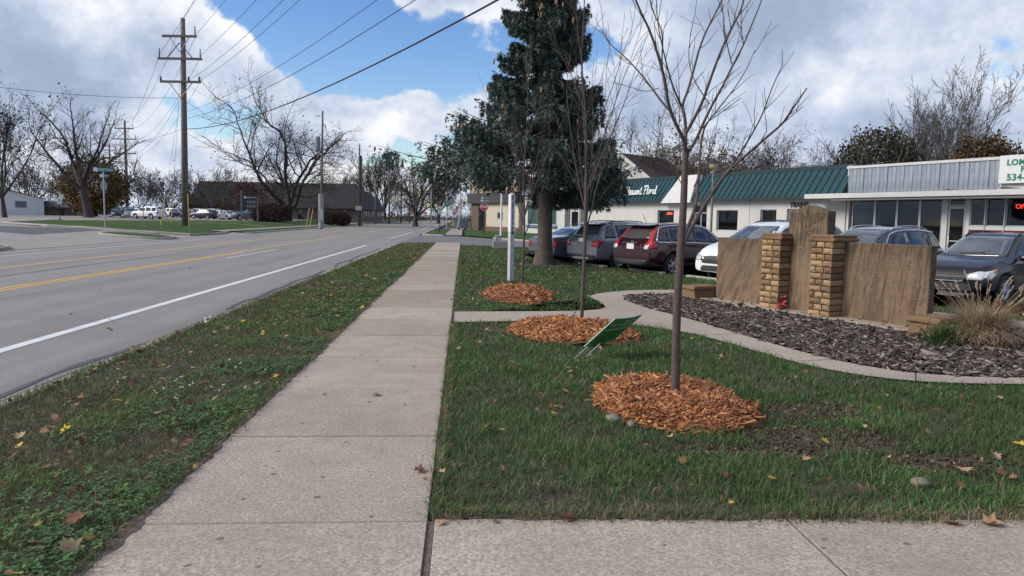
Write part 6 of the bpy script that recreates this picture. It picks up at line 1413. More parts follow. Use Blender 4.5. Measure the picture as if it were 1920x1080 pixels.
    for x in (q(-30.6),q(-29.5)):
        mb=MB(); mb.lathe([(.35,4.2),(.35,4.75),(.45,4.78),(.45,4.95),(.2,5.0)],10,(x,4,0)); mb.build('roof_vent',M['galv'],root)
floral()
def pizza():
    R=-24.0; root=empty('pizza_shop',nr(-29,R+.06),GRID_ROT,label='shopfront with corrugated metal fascia, flat canopy and wide dark windows',cat='building'); q=lambda r:r-R; X1=q(-6)
    mb=MB(); mb.box(0,.12,.0,.3,0,2.9); mb.box(0,X1,-.0,.25,2.75,4.12); mb.box(q(-19.42),q(-19.2),.02,.3,0,2.75); mb.box(q(-18.45),q(-18.3),.02,.3,0,2.75); mb.box(0,X1,7.8,8,0,4.1); mb.box(X1,X1+.2,0,8,0,4.1); mb.box(0.002,X1,.25,7.8,3.9,4.05); mb.build('wall',M['trim_white'],root)
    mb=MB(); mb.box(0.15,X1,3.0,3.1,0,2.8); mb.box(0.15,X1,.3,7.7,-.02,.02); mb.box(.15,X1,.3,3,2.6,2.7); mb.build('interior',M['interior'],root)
    ml=[q(v) for v in (-23.75,-22.57,-21.49,-20.43,-19.44)]
    for a,b in zip(ml,ml[1:]): window(root,a+.002,b-.002,.25,2.74,.0,.045)
    mb=MB(); mb.box(.13,q(-19.44),.02,.16,0,.25); mb.build('plinth',mat('grey plinth',(.28,.28,.28),.8),root)
    w=window(root,q(-19.18),q(-18.48),.02,2.37,.0,.07,name='door'); mb=MB(); mb.box(q(-19.08),q(-18.58),.04,.06,.98,1.03); mb.build('push_bar',M['alum'],w); mb=MB(); mb.box(q(-19.15),q(-19.08),.02,.059,.9,1.2); mb.build('door_handle',M['trim_white'],w)
    window(root,q(-19.18),q(-18.48),2.39,2.74,.0,.05,name='transom')
    m2=[q(v) for v in (-18.30,-17.68,-16.95,-16.1,-15.2,-14.3)]
    for a,b in zip(m2,m2[1:]):
        window(root,a+.002,b-.002,1.62,2.74,.0,.04); mb=MB(); mb.box(a+.002,b-.002,.0,.14,1.47,1.618); mb.build('sill_band',M['trim_white'],root); mb=MB(); mb.box(a+.015,b-.015,.02,.13,.2,1.468); mb.build('red_panel',mat('dark red panel',(.12,.012,.022),.45,.15,3),root); mb=MB(); mb.box(b-.018,b+.018,-.03,.018,.2,2.74); mb.build('mullion',M['alum'],root)
    # things seen through the glass
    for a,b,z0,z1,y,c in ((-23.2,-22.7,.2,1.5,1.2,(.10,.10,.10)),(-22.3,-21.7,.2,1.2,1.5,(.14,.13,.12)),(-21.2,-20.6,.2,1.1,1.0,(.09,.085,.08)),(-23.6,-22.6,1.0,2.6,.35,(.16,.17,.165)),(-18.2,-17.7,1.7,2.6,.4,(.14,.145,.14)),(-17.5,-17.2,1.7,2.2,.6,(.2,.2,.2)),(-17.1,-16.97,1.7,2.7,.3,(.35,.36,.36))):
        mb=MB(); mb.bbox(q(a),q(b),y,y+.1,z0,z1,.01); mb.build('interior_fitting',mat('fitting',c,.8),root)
    # canopy
    mb=MB(); mb.box(q(-25.4),X1,-1.15,-.003,2.80,2.93); mb.build('canopy',M['trim_white'],root); mb=MB(); mb.box(q(-25.4)-.02,X1,-1.19,-1.152,2.76,2.97); mb.build('canopy_fascia',M['trim_white'],root)
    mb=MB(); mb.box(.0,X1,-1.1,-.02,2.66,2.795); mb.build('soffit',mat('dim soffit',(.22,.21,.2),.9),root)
    pts=[(.2,3.0)]; r=random.Random(4)
    for a,b,h in ((.2,2.3,.05),(2.4,4.0,.04),(4.2,6.2,.13),(6.3,8.4,.16)):
        mb=MB(); mb.add([(a,-.5,2.934),(b,-.5,2.934),((a+b)/2-.2,-.35,2.934+h),(a,-.1,2.934),(b,-.1,2.934)],[(0,1,2),(3,2,4),(0,2,3),(1,4,2)]); mb.build('loose_flashing',mat('dark flashing',(.04,.035,.035),.6),root)
    # corrugated sheets
    cs=mat('weathered corrugated steel',(.30,.33,.37),.38,.45,1.1,metal=.75,bump=.003,bscale=8); xa,xb=.03,q(-17.24); n=17; w=(xb-xa)/n
    pm=MB(); V=[]; kk=8
    for i in range(kk+1):
        x=.006+(w-.012)*i/kk; y=-.035-.018*(1 if i%4 in(1,2) else 0); V+=[(x,y,0),(x,y,1.10)]
    pm.add(V,[(2*i,2*i+2,2*i+3,2*i+1) for i in range(kk)]); pm.box(.004,w-.004,-.03,-.012,0,1.10); me=pm.mesh('metal_sheet',cs)
    for i in range(n): link('metal_sheet',me,root,loc=(xa+i*w,rng.uniform(-.01,.008),3.03+.02*rng.random()),rot=(rng.uniform(-.02,.01),0,0))
    mb=MB(); mb.box(-.05,q(-17.24),-.09,.3,4.13,4.24); mb.build('parapet_cap',M['trim_white'],root)
    mb=MB(); mb.bbox(q(-17.2),X1,-.16,-.01,3.22,4.26,.01); s=mb.build('sign_board',mat('off white sign',(.55,.57,.58),.6,.05,3),root); gm=mat('green sign letters',(.0,.15,.085),.5)
    for txt,x,z,h in (('LOMBA',-16.93,3.98,.30),('PIZZA',-16.42,3.72,.30),('534-59',-16.9,3.43,.34)):
        t=link('lettering',text_mesh(txt,h,gm,.004,bold=.012,align='LEFT',space=1.1),s); t.rotation_euler=(rad(90),0,0); t.location=(q(x),-.166,z)
    mb=MB(); mb.ball((q(-17.0),-.4,3.02),.07,10,6); mb.tube([(q(-17.0),-.1,3.1),(q(-17.0),-.4,3.06)],.02,5); mb.build('flood_lamp',M['chrome'],root)
    t=link('open_sign',text_mesh('OPEN',.24,mat('red neon tube',(.7,.03,.03),.5,emit=((1,.05,.04),.6)),.01,bold=.002,align='LEFT'),root); t.rotation_euler=(rad(90),0,0); t.location=(q(-16.62),.05,2.36); t['label']='red neon OPEN lettering'
    mb=MB(); mb.bbox(q(-16.75),q(-15.7),1.2,2.1,4.06,4.62,.02); ch=mb.build('chimney',mat('red brick chimney',(.13,.055,.045),.9,.3,8),root); mb=MB(); mb.tube([(q(-16.35),1.6,4.62),(q(-16.35),1.6,6.0)],.07,8); [mb.tube([(q(-16.5),1.6,5.0+.12*k),(q(-16.35),1.6,5.0+.12*k)],.03,5) for k in range(3)]; mb.build('vent_pipe',mat('rusty pipe',(.06,.035,.03),.7),ch)
pizza()
def lamp_post():
    p=nr(-26.4,on(1336,360,-26.4)[0],.03); root=empty('lamp_post',p,label='grey lamp post with lantern head standing before the flower shop',cat='lamp post')
    z=on(1338,318,-26.4)[1]; mb=MB(); mb.tube([(0,0,0),(0,0,.5),(0,0,z)],[.085,.07,.055],9); mb.build('post',mat('taupe lamp post',(.16,.145,.13),.6),root)
    mb=MB(); mb.lathe([(.10,z),(.20,z+.08),(.23,z+.30),(.0,z+.30)],10); mb.build('lantern',mat('amber lantern glass',(.36,.29,.17),.3),root); mb=MB(); mb.lathe([(.30,z+.30),(.22,z+.38),(.06,z+.52),(.03,z+.60)],10); mb.build('lantern_cap',M['black_metal'],root)
lamp_post()
def corner_building():
    D=-38.; rL,rR=on(884,431,D)[0],on(972,434,D)[0]; zt=on(884,366,D)[1]; zb=on(884,382,D)[1]; z2=on(884,371,D)[1]
    root=empty('corner_building',nr(D,rL),GRID_ROT,label='low beige corner building with dark fascia beyond the side street',cat='building'); w=rR-rL
    mb=MB(); mb.box(0,w,.0,12,0,zb); mb.build('wall',mat('beige stucco',(.44,.39,.31),.9,.1,1.5,bump=.01,bscale=12),root); mb=MB(); mb.box(-.3,w+.05,-.5,12.2,zb,z2+.5); mb.build('fascia',mat('dark fascia',(.035,.032,.04),.7),root)
    mb=MB(); mb.box(-.1,w+.03,-.2,12,z2+.502,zt+1.6); mb.build('parapet',mat('tan parapet',(.30,.23,.17),.9,.1,2),root); mb=MB(); mb.box(-.15,w+.06,-.25,12.05,zt+1.602,zt+1.72); mb.build('coping',mat('dark coping',(.04,.045,.05),.7),root)
    r1=on(898,431,D)[0]-rL; r2=on(911,431,D)[0]-rL; bp=mat('brown brick pier',(.10,.07,.055),.9,.2,5)
    for xa,xb in ((-.02,r1),(r2-.25,r2)): mb=MB(); mb.box(xa,xb,-.06,-.003,0,zb-.003); mb.build('brown_pier',bp,root)
    mb=MB(); mb.box(r1+.02,r2-.27,-.03,-.003,0.02,zb-.1); mb.build('doorway',M['dark_glass'],root); mb=MB(); mb.box(r2,w,-.05,-.003,0,.55); mb.build('base_band',mat('brown base',(.12,.075,.055),.9),root)
    a,za=on(933,397,D); b,zz=on(943,411,D); mb=MB(); mb.box(a-rL,b-rL,-.05,-.003,zz,za); f=mb.build('window',M['alum'],root); mb=MB(); mb.box(a-rL+.1,b-rL-.1,-.07,-.052,zz+.1,za-.1); mb.build('pane',M['dark_glass'],f)
    # white neighbour with blue trimmed window, glass blocks and door
    rA=on(974,434,D)[0]; rB=on(1120,440,D)[0]; root=empty('white_annex',nr(D-.4,rA),GRID_ROT,label='white shop with blue sill window seen behind the spruce trunk',cat='building'); q=lambda px,py:(on(px,py,D-.4)[0]-rA,on(px,py,D-.4)[1]); w=rB-rA
    mb=MB(); mb.box(.06,w,0,10,0,4.6); mb.build('wall',M['white_wall'],root); mb=MB(); mb.box(.06,w,-.2,.0-.003,4.2,4.75); mb.build('cornice',mat('blue grey cornice',(.12,.16,.22),.7),root)
    x0,z1=q(990,385); x1,z0=q(1044,423); mb=MB(); mb.box(x0,x1,-.05,-.003,z0,z1); f=mb.build('window',M['trim_white'],root); n=3
    for i in range(n): mb=MB(); mb.box(x0+.08+(x1-x0-.16)*i/n+.03,x0+.08+(x1-x0-.16)*(i+1)/n-.03,-.07,-.052,z0+.1,z1-.1); mb.build('pane',mat('green grey glass',(.05,.09,.085),.08,spec=.8),f)
    mb=MB(); mb.box(x0-.15,x1+.1,-.16,-.053,z0-.28,z0-.003); mb.build('sill',mat('blue sill',(.07,.12,.22),.6),f)
    for pa,pb in ((1060,1070),(1089,1100)):
        a,zt_=q(pa,384); b,_=q(pb,384)
        for i in range(3):
            for k in range(8): mb=MB(); ww=(b-a)/3; hh=(zt_-.6)/8; mb.bbox(a+i*ww+.012,a+(i+1)*ww-.012,-.06,-.003,.6+k*hh+.012,.6+(k+1)*hh-.012,.01); mb.build('glass_block',mat('glass block',(.10,.12,.12),.15) if i+k==0 and pa==1060 else bpy.data.materials['glass block'],root)
    a,zt_=q(1072,395); b,_=q(1087,395); mb=MB(); mb.box(a,b,-.07,-.003,0,zt_+.1); d=mb.build('door',M['trim_white'],root); mb=MB(); mb.box(a+.15,b-.15,-.09,-.072,.3,zt_-.1); mb.build('pane',M['dark_glass'],d)
corner_building()
def gable_house():
    p=atd(1165,72); root=empty('gable_house',p,GRID_ROT+rad(20),label='white gabled house with brown shingle roof behind the flower shop',cat='house'); hw=3.4; he=5.3; hr=7.7
    mb=MB(); mb.prism_y([(-hw,0),(hw,0),(hw,he),(0,hr),(-hw,he)],0,7); mb.build('wall',mat('white siding',(.52,.51,.50),.8,.05,2),root)
    for s in (-1,1):
        d=Vector((hw+.5,0,-(hr-he)*(hw+.5)/hw)); mb=MB(); n=8
        mb.add([(s*0,-.4,hr+.05),(s*d.x,-.4,hr+.05+d.z),(s*d.x,7.4,hr+.05+d.z),(0,7.4,hr+.05),(0,-.4,hr+.25),(s*d.x,-.4,hr+.25+d.z),(s*d.x,7.4,hr+.25+d.z),(0,7.4,hr+.25)],[(0,1,2,3),(4,7,6,5),(0,4,5,1),(1,5,6,2),(2,6,7,3)]); rf=mb.build('roof',mat('brown shingles',(.055,.036,.032),.95,.3,14),root)
        mb=MB(); mb.bar((0,-.44,hr+.05),(s*d.x,-.44,hr+.05+d.z),.06,.34); mb.build('barge_board',M['trim_white'],rf)
    mb=MB(); mb.box(-.5,.5,-.04,-.003,4.6,5.8); f=mb.build('window',M['trim_white'],root); mb=MB(); mb.box(-.4,.4,-.06,-.042,4.7,5.7); mb.build('pane',M['dark_glass'],f)
gable_house()

# ------------------------------------------------------------------ across the road
def mansard_block():
    z=.45; root=empty('mansard_block',(-21.5,156,z),0,label='long brick office block with tall dark shingled mansard across the road',cat='building'); br=mat('brown brick wall',(.16,.115,.09),.9,.2,6,bump=.01,bscale=30); sh=mat('charcoal shingles',(.045,.040,.042),.95,.35,3,fine=.4,fscale=6,bump=.05,bscale=5)
    mb=MB(); mb.box(-34,0,0,44,-.6,2.6); mb.build('wall',br,root)
    def mans(x0,x1,y0,y1,z0,z1,ins):
        mb=MB(); mb.add([(x0-.6,y0-.6,z0),(x1+.6,y0-.6,z0),(x1+.6,y1,z0),(x0-.6,y1,z0),(x0+ins,y0+ins,z1),(x1-ins,y0+ins,z1),(x1-ins,y1,z1),(x0+ins,y1,z1)],[(3,2,1,0),(4,5,6,7),(0,1,5,4),(1,2,6,5),(2,3,7,6),(3,0,4,7)]); o=mb.build('mansard_roof',sh,root)
        mb=MB(); mb.box(x0-.65,x1+.65,y0-.65,y0-.601,z0-.25,z0); mb.box(x1+.601,x1+.65,y0-.6,y1,z0-.25,z0); mb.build('eave',mat('dark eave',(.02,.02,.022),.8),o)
    mans(-34,0,0,16,2.6,7.7,1.3); mans(-34,0,16.7,30,2.6,6.6,1.2); mans(-34,0,30.7,44,2.6,5.8,1.1)
    mb=MB(); mb.box(-1.2,-.6,17.5,22,6.6,7.0); mb.build('white_gutter',M['trim_white'],root)
    for i,(y) in enumerate((2.5,6,9.5,13,18,22,26,32,36,40)):
        mb=MB(); mb.box(.003,.05,y,y+1.1,.2,2.3); f=mb.build('window',M['black_metal'],root); mb=MB(); mb.box(.051,.06,y+.1,y+1,.3,2.2); mb.build('pane',M['dark_glass'],f)
    for x in (-3,-7.5,-12,-16.5,-21,-26):
        mb=MB(); mb.box(x-.6,x+.6,-.05,-.003,.2,2.3); f=mb.build('window',M['black_metal'],root); mb=MB(); mb.box(x-.5,x+.5,-.06,-.051,.3,2.2); mb.build('pane',M['dark_glass'],f)
mansard_block()
def low_houses():
    p=atd(22,150); root=empty('white_house',p,facing(p),label='white house seen between trees at the far left',cat='house'); mb=MB(); mb.prism_y([(-6,0),(4.6,0),(4.6,2.9),(-1,4.2),(-6,3.1)],0,8); mb.build('wall',mat('white boards',(.60,.62,.64),.8,.06,2),root)
    mb=MB(); mb.add([(-6.4,-.3,3.1),(-1,-.3,4.35),(-1,8,4.35),(-6.4,8,3.1),(5,-.3,2.85),(5,8,2.85)],[(0,1,2,3),(1,4,5,2)]); mb.build('roof',mat('grey roof',(.10,.10,.11),.9),root)
    for x in (-4.6,1.3): mb=MB(); mb.box(x-.8,x+.8,-.05,-.003,1.3,2.4); f=mb.build('window',mat('window shutter grey',(.25,.27,.29),.6),root); mb=MB(); [mb.box(x-.75+k*.31,x-.5+k*.31,-.06,-.051,1.35,2.35) for k in range(5)]; mb.build('pane',M['dark_glass'],f)
    p=atd(108,152); root=empty('long_low_building',p,facing(p),label='long low brown building with dark roof beyond the opposite drive',cat='building'); mb=MB(); mb.box(-6.2,6,0,6,-.3,1.5); mb.build('wall',mat('brown boards',(.14,.10,.08),.9,.25,2),root)
    mb=MB(); mb.add([(-6.8,-.5,1.45),(6.4,-.5,1.45),(6.2,3,2.6),(-6.6,3,2.6),(6.4,6.5,1.45),(-6.8,6.5,1.45)],[(0,1,2,3),(2,4,5,3),(1,4,2),(0,3,5),(0,5,4,1)]); mb.build('roof',mat('dark felt roof',(.045,.047,.055),.9,.2,2),root)
    for x in (-4.8,-2.2,.6,3.2): mb=MB(); mb.box(x-.4,x+.4,-.04,-.003,.0,1.2); mb.build('door',mat('tan door',(.26,.19,.14),.8) if x>2 else M['black_metal'],root)
    p=atd(430,165); root=empty('brown_house',p,facing(p),label='brown roofed low building behind the parked cars and red tree',cat='building'); mb=MB(); mb.box(-8,10,0,8,0,2.6); mb.build('wall',mat('dull tan wall',(.17,.15,.12),.9),root); mb=MB(); mb.add([(-8.6,-.6,2.6),(10.6,-.6,2.6),(8,4,6.2),(-6,4,6.2),(10.6,8.6,2.6),(-8.6,8.6,2.6)],[(0,1,2,3),(2,4,5,3),(1,4,2),(0,3,5),(0,5,4,1)]); mb.build('roof',mat('brown roof',(.05,.042,.040),.95,.3,1.5),root)
low_houses()
def business_sign():
    p=atd(471,104); root=empty('business_sign',p,facing(p),label='dark blue-grey business sign board with white lines beside the hedge',cat='sign'); mb=MB(); mb.box(-1.3,-1.12,0,.15,0,4.1); mb.box(.72,.88,0,.15,0,3.4); mb.build('post',mat('grey sign post',(.2,.2,.21),.7),root)
    mb=MB(); mb.bbox(-.95,.75,-.05,.08,1.7,3.5,.02); b=mb.build('board',mat('navy board',(.020,.028,.042),.5),root); mb=MB(); mb.box(-.85,-.6,-.06,-.053,3.1,3.35); mb.build('logo',SWHITE,b)
    for z,x0,x1,h in ((3.22,-.5,.6,.14),(2.72,-.6,.6,.08),(2.52,-.5,.5,.07),(2.15,-.65,.65,.08),(1.97,-.5,.5,.07)):
        mb=MB(); x=x0; r=random.Random(int(z*100))
        while x<x1: l=r.uniform(.06,.2); mb.box(x,min(x+l,x1),-.06,-.053,z-h/2,z+h/2); x+=l+.05
        mb.build('text_line',mat('dim white print',(.45,.47,.5),.6),b)
business_sign()
def leaf_cloud(rx,ry,rz,n,size,seed,m,name='foliage',shell=.55,boxy=2.0):
    g=np.random.default_rng(seed); u=g.normal(0,1,(n,3)); u/=(np.abs(u)**boxy).sum(1)[:,None]**(1/boxy); rr=shell+(1-shell)*g.random(n)**.5; nz=1+.14*np.sin(u[:,0]*7+seed)*np.cos(u[:,1]*6)+.08*g.normal(0,1,n); c=u*(rr*nz)[:,None]*np.array([rx,ry,rz]); c[:,2]+=rz*.92; c=c[c[:,2]>0.02]; n=len(c)
    s=size*g.uniform(.6,1.5,n); a=g.normal(0,1,(n,3)); a/=np.linalg.norm(a,axis=1)[:,None]; b=np.cross(a,g.normal(0,1,(n,3))); b/=np.linalg.norm(b,axis=1)[:,None]
    V=np.stack([c-a*s[:,None]*.6,c+b*s[:,None]*.4,c+a*s[:,None]*.6,c-b*s[:,None]*.4],1); return np_mesh(name,V.reshape(-1,3),np.arange(n)[:,None]*4+np.array([[0,1,2,3]]),None,m,np.repeat(g.random(n),4))
M['maroon_leaf']=attr_mat('dark maroon hedge leaves',[(0,(.018,.010,.009)),(.6,(.045,.022,.02)),(1,(.085,.045,.035))],.8)
M['red_leaf']=attr_mat('crimson leaves',[(0,(.03,.008,.010)),(.6,(.075,.016,.022)),(1,(.12,.035,.035))],.8)
M['gold_leaf']=attr_mat('gold and olive leaves',[(0,(.028,.024,.010)),(.4,(.075,.052,.016)),(.75,(.17,.095,.024)),(1,(.28,.15,.035))],.8)
M['olive_leaf']=attr_mat('grey olive leaves',[(0,(.020,.022,.015)),(.6,(.048,.050,.033)),(1,(.085,.085,.055))],.8)
M['brown_leaf']=attr_mat('rusty brown leaves',[(0,(.028,.020,.013)),(.55,(.075,.047,.024)),(1,(.15,.085,.035))],.8)
def bush(px,dist,rx,rz,label,m,seed,n=3500,name='bush',size=.14,boxy=2.6):
    p=atd(px,dist); root=empty(name,p,label=label,cat='bush'); o=link('foliage',leaf_cloud(rx,rx*.8,rz,n,size,seed,M[m],boxy=boxy),root); o['kind']='stuff'
    mb=MB(); r=random.Random(seed)
    for _ in range(14): t=r.uniform(0,6.28); mb.tube([(0,0,-.05),(math.cos(t)*rx*.35,math.sin(t)*rx*.35,rz*.8),(math.cos(t)*rx*.6,math.sin(t)*rx*.6,rz*1.5)],.04,4)
    mb.build('stems',M['bark_dark'],root); return root
bush(512,109,2.35,1.35,'large clipped dark maroon hedge mass below the spreading tree','maroon_leaf',1,5200); bush(489,112,1.3,1.2,'smaller dark maroon hedge ball by the pickup','maroon_leaf',2,2600)
bush(614,116,1.5,1.1,'dark round hedge ball left of the brick wall windows','maroon_leaf',3,2600); bush(641,117,1.35,1.05,'dark boxy hedge against the brick wall right of the forked pole','maroon_leaf',4,2600)
bush(462,120,1.7,3.6,'crimson leaved small tree behind the business sign','red_leaf',6,2600,boxy=2.0)
bush(478,124,1.9,3.0,'yellow brown bush behind the business sign','gold_leaf',7,2200,boxy=2.0); bush(420,150,2.2,1.9,'low gold bush behind the parked cars','gold_leaf',8,1800,boxy=2.0)
BG='bare trees across the road'
BIG=dict(OAK,kids=[(5,6),(6,7),(6,7),(5,6),3,0],up=[.05,.035,.02,.02,.02,.0],wob=[.05,.17,.22,.24,.22,.15])
tree('broad many-limbed bare tree standing behind the maroon hedge',atd(540,125),17.0,.66,BIG,24,group=BG,trunk=.085,spread=.92,rmin=.016,leaves=(900,.3,.22,M['brown_leaf']))
tree('leaning bare tree with dense twigs left of the street name boards',atd(166,120),14.2,.55,OAK,14,group=BG,trunk=.30,lean=(-.17,0),spread=.95,rmin=.011)
tree('slender half-leafed tree at the left picture edge',atd(8,105),12.5,.25,VASE,17,group=BG,trunk=.2,rmin=.011,leaves=(1700,.4,.22,M['olive_leaf']))
tree('small dark bare tree behind the parked cars right of the tall pole',atd(398,150),9.5,.28,OAK,19,group=BG,share='far_oak',trunk=.18,rmin=.02)
tree('bare twiggy tree behind the white SUV near the tall pole',atd(322,165),8.5,.3,OAK,23,group=BG,share='far_oak',trunk=.22,rmin=.016,leaves=(1500,.5,.3,M['brown_leaf']))
tree('bare tree rising behind the leaning tree on the left',atd(60,175),10.5,.3,OAK,27,group=BG,share='far_oak',trunk=.22,rmin=.016,leaves=(1600,.5,.3,M['brown_leaf']))
tree('thin bare tree left of the white SUV in the lot',atd(272,175),8.5,.25,VASE,29,group=BG,share='far_vase',trunk=.22,rmin=.016)
def gold_tree():
    p=atd(178,140); r=tree('rounded gold and olive leafed tree behind the leaning bare tree',p,10.0,.4,dict(OAK,lev=4),33,group=BG,trunk=.15,spread=1.5,rmin=.02,name='leafy_tree')
    o=link('foliage',leaf_cloud(5.4,4.5,4.6,9000,.30,12,M['gold_leaf'],shell=.45),r); o['kind']='stuff'; o.location.z=.6
gold_tree()
tree('bare tree beside the far end of the mansard block',atd(705,205),15,.35,VASE,41,group=BG,share='far_vase',trunk=.2,rmin=.026); tree('upright bare tree behind the middle utility poles',atd(722,225),17,.4,VASE,43,group=BG,share='far_vase',trunk=.18,rmin=.028)
tree('spreading dark bare tree under the spruce bough beside the far road',atd(779,132),10.5,.45,OAK,45,group=BG,trunk=.2,spread=1.1,rmin=.02); tree('bare tree low over the far road end',atd(822,190),13,.35,OAK,47,group=BG,share='far_oak2',trunk=.2,rmin=.026)
tree('low bare tree behind the mansard roof left end',atd(655,240),15,.35,OAK,49,group=BG,share='far_oak2',trunk=.2,rmin=.03)
BR='bare trees behind the shops'
for px,d,h,s,cf,lab,lv in ((1150,74,9.8,51,VASE,'bare tree left of the white gabled house',None),(1232,82,10.4,52,OAK,'bare tree just right of the white gabled house',(900,.35,.2,'gold_leaf')),(1275,76,8.2,53,OAK,'lower yellowing tree beside the lantern',(1800,.4,.2,'gold_leaf')),(1345,80,9.8,54,OAK,'dark bushy bare tree above the lantern',(900,.35,.2,'brown_leaf')),(1425,84,8.6,55,VASE,'pale thin bare tree above the middle of the green roof',None),(1505,80,7.8,56,OAK,'half-leafed tree above the right part of the green roof',(2600,.4,.2,'brown_leaf')),
    (1575,86,8.8,57,VASE,'small bare tree left of the grey olive tree',None),(1722,82,12.2,58,VASE,'tall fan-shaped bare tree, left of the tall pair behind the metal fascia',None),(1775,78,13.0,59,VASE,'tallest fan-shaped bare tree behind the metal fascia',None)):
    tree(lab,atd(px,d),h,.26 if h<14 else .42,cf,s,'bark_grey',group=BR,trunk=.17,spread=1.0 if h<14 else 1.15,rmin=.013,share=None if h>12 else ('shop_'+('oak' if cf is OAK else 'vase')+(lv[3] if lv else '')+str(s%2)),leaves=(lv[0],lv[1],lv[2],M[lv[3]]) if lv else None)
def dense_tree(px,d,rx,rz,z0,m,seed,label):
    p=atd(px,d); r=tree(label,p,z0+rz*1.8,.3,dict(OAK,lev=4),seed,'bark_grey',group=BR,trunk=.25,rmin=.018,name='leafy_tree'); o=link('foliage',leaf_cloud(rx,rx*.8,rz,8000,.19,seed,M[m],shell=.35),r); o['kind']='stuff'; o.location.z=z0
dense_tree(1640,72,3.5,3.1,4.0,'olive_leaf',61,'dense grey olive tree above the roof joint of the two shops'); dense_tree(1835,70,2.7,2.3,4.2,'brown_leaf',62,'rusty leafed tree below the tallest bare tree')
# the wooded far distance
def far_wood():
    P=Paths(); r=random.Random(77); cfg=dict(lev=4,seg=[3,2,1,1],taper=[.5,.5,.5,.6],wob=[.06,.14,.2,.2],up=[.05,.05,.03,.02],kids=[6,5,4,0],**{'from':[.2,.2,.2,.2],'len':[.5,.5,.5,.5],'rk':[.6,.55,.6,.6],'ang':[.6,.7,.7,.7]},rmin=.035); tips=[]
    spots=[(px,r.uniform(200,300),r.uniform(5,9)) for px in range(-60,760,21)]+[(px,r.uniform(300,480),r.uniform(7,12)) for px in range(740,960,9)]+[(px,r.uniform(105,130),r.uniform(6,9)) for px in range(960,1930,26)]
    for px,d,h in spots:
        p=atd(px+r.uniform(-8,8),d); grow(P,r,(p.x,p.y,p.z-.5),(r.gauss(0,.05),r.gauss(0,.05),1),h,.13,0,cfg,tips)
    root=link('far_wood',P.mesh('far_wood',M['bark_dark']),label='band of bare brown woodland along the horizon',cat='wood',kind='stuff')
    o=link('undergrowth',leaves_at(tips,26000,.9,.38,5,attr_mat('brown thicket',[(0,(.03,.022,.02)),(1,(.075,.055,.045))],.95),'undergrowth'),root); o['kind']='stuff'
    g=np.random.default_rng(6); n=15000; c=[]
    for px,d,h in spots:
        p=atd(px,d)
        for _ in range(60): c.append((p.x+r.gauss(0,3.5),p.y+r.gauss(0,3.5),p.z+abs(r.gauss(0,1.4))))
    o=link('thicket',leaves_at(c,len(c)*4,.5,.42,9,bpy.data.materials['brown thicket'],'thicket'),root); o['kind']='stuff'
far_wood()

# ------------------------------------------------------------------ poles and wires
def zat(px,py,dist):
    d=ray(px,py); return EYE+d.z*dist/math.hypot(d.x,d.y)-terr(atd(px,dist).x)
def insulator(mb,x,y,z,h=.5,r=.05): mb.lathe([(.03,z),(r,z+h*.2),(.04,z+h*.4),(r,z+h*.5),(.035,z+h*.75),(r*.8,z+h)],7,(x,y,0))
def arm(root,z,l,sag=0,ins='post',br=True,offs=(-.46,.46)):
    mb=MB(); mb.box(-l/2,l/2,-.34,-.20,z-.10,z+.10); a=mb.build('crossarm',M['pole_wood'],root)
    for o_ in offs: mb=MB(); insulator(mb,o_*l,-.27,z+.1,.75 if ins=='post' else .35,.07 if ins=='post' else .12); mb.build('insulator',mat('dark insulator',(.035,.03,.035),.4) if 'dark insulator' not in bpy.data.materials else bpy.data.materials['dark insulator'],a)
    if br:
        for s in (-1,1): mb=MB(); mb.bar((s*l*.28,-.27,z+(br if br in(-1,1) else 1)*.1),(0.03*s,-.27,z+br*1.35),.07); mb.build('brace',M['galv'] if br<0 else M['pole_wood'],a)
def pole(name,px,dist,h,r,label,lean=0,rz=0,cat='utility pole',group='wooden utility poles'):
    p=atd(px,dist); root=empty(name,p,rz,label=label,cat=cat,group=group); mb=MB(); mb.tube([(0,0,-.2),(lean*.5*h,0,h*.5),(lean*h,0,h)],[r,r*.85,r*.62],12); mb.build('pole',M['pole_wood'],root,smooth=True); return root,p
LR=rad(4)
p1,P1=pole('utility_pole',347,73,zat(341,34,73),.30,'tallest wooden transmission pole with three crossarms across the road',.012,rad(-4))
arm(p1,zat(341,69,73),3.0,br=-1,offs=(.46,)); arm(p1,zat(341,111,73),3.9,br=1); arm(p1,zat(341,154,73),3.6,ins='pin',br=-1,offs=(-.48,.20,.46))
p2,P2=pole('utility_pole',239,160,zat(235,226,160),.30,'second transmission pole with crossarms beyond the white SUV',.0,rad(-4)); arm(p2,zat(235,241,160),3.6,br=-1); arm(p2,zat(235,261,160),4.6,br=1); arm(p2,zat(235,288,160),4.2,ins='pin',br=0)
p3,P3=pole('utility_pole',209,222,zat(208,271,222),.3,'third transmission pole left of the second one',.0,rad(-4)); arm(p3,zat(208,282,222),3.6,br=0); arm(p3,zat(208,295,222),4,br=0); arm(p3,zat(208,311,222),4.2,br=0)
p4,P4=pole('utility_pole',198,275,zat(198,289,275),.3,'farthest transmission pole behind the gold tree',.0,rad(-4)); arm(p4,zat(198,297,275),4,br=0); arm(p4,zat(198,308,275),4.4,br=0)
p5,P5=pole('utility_pole',602,95,zat(603,208,95),.17,'utility pole with grey transformer in front of the mansard block',.02)
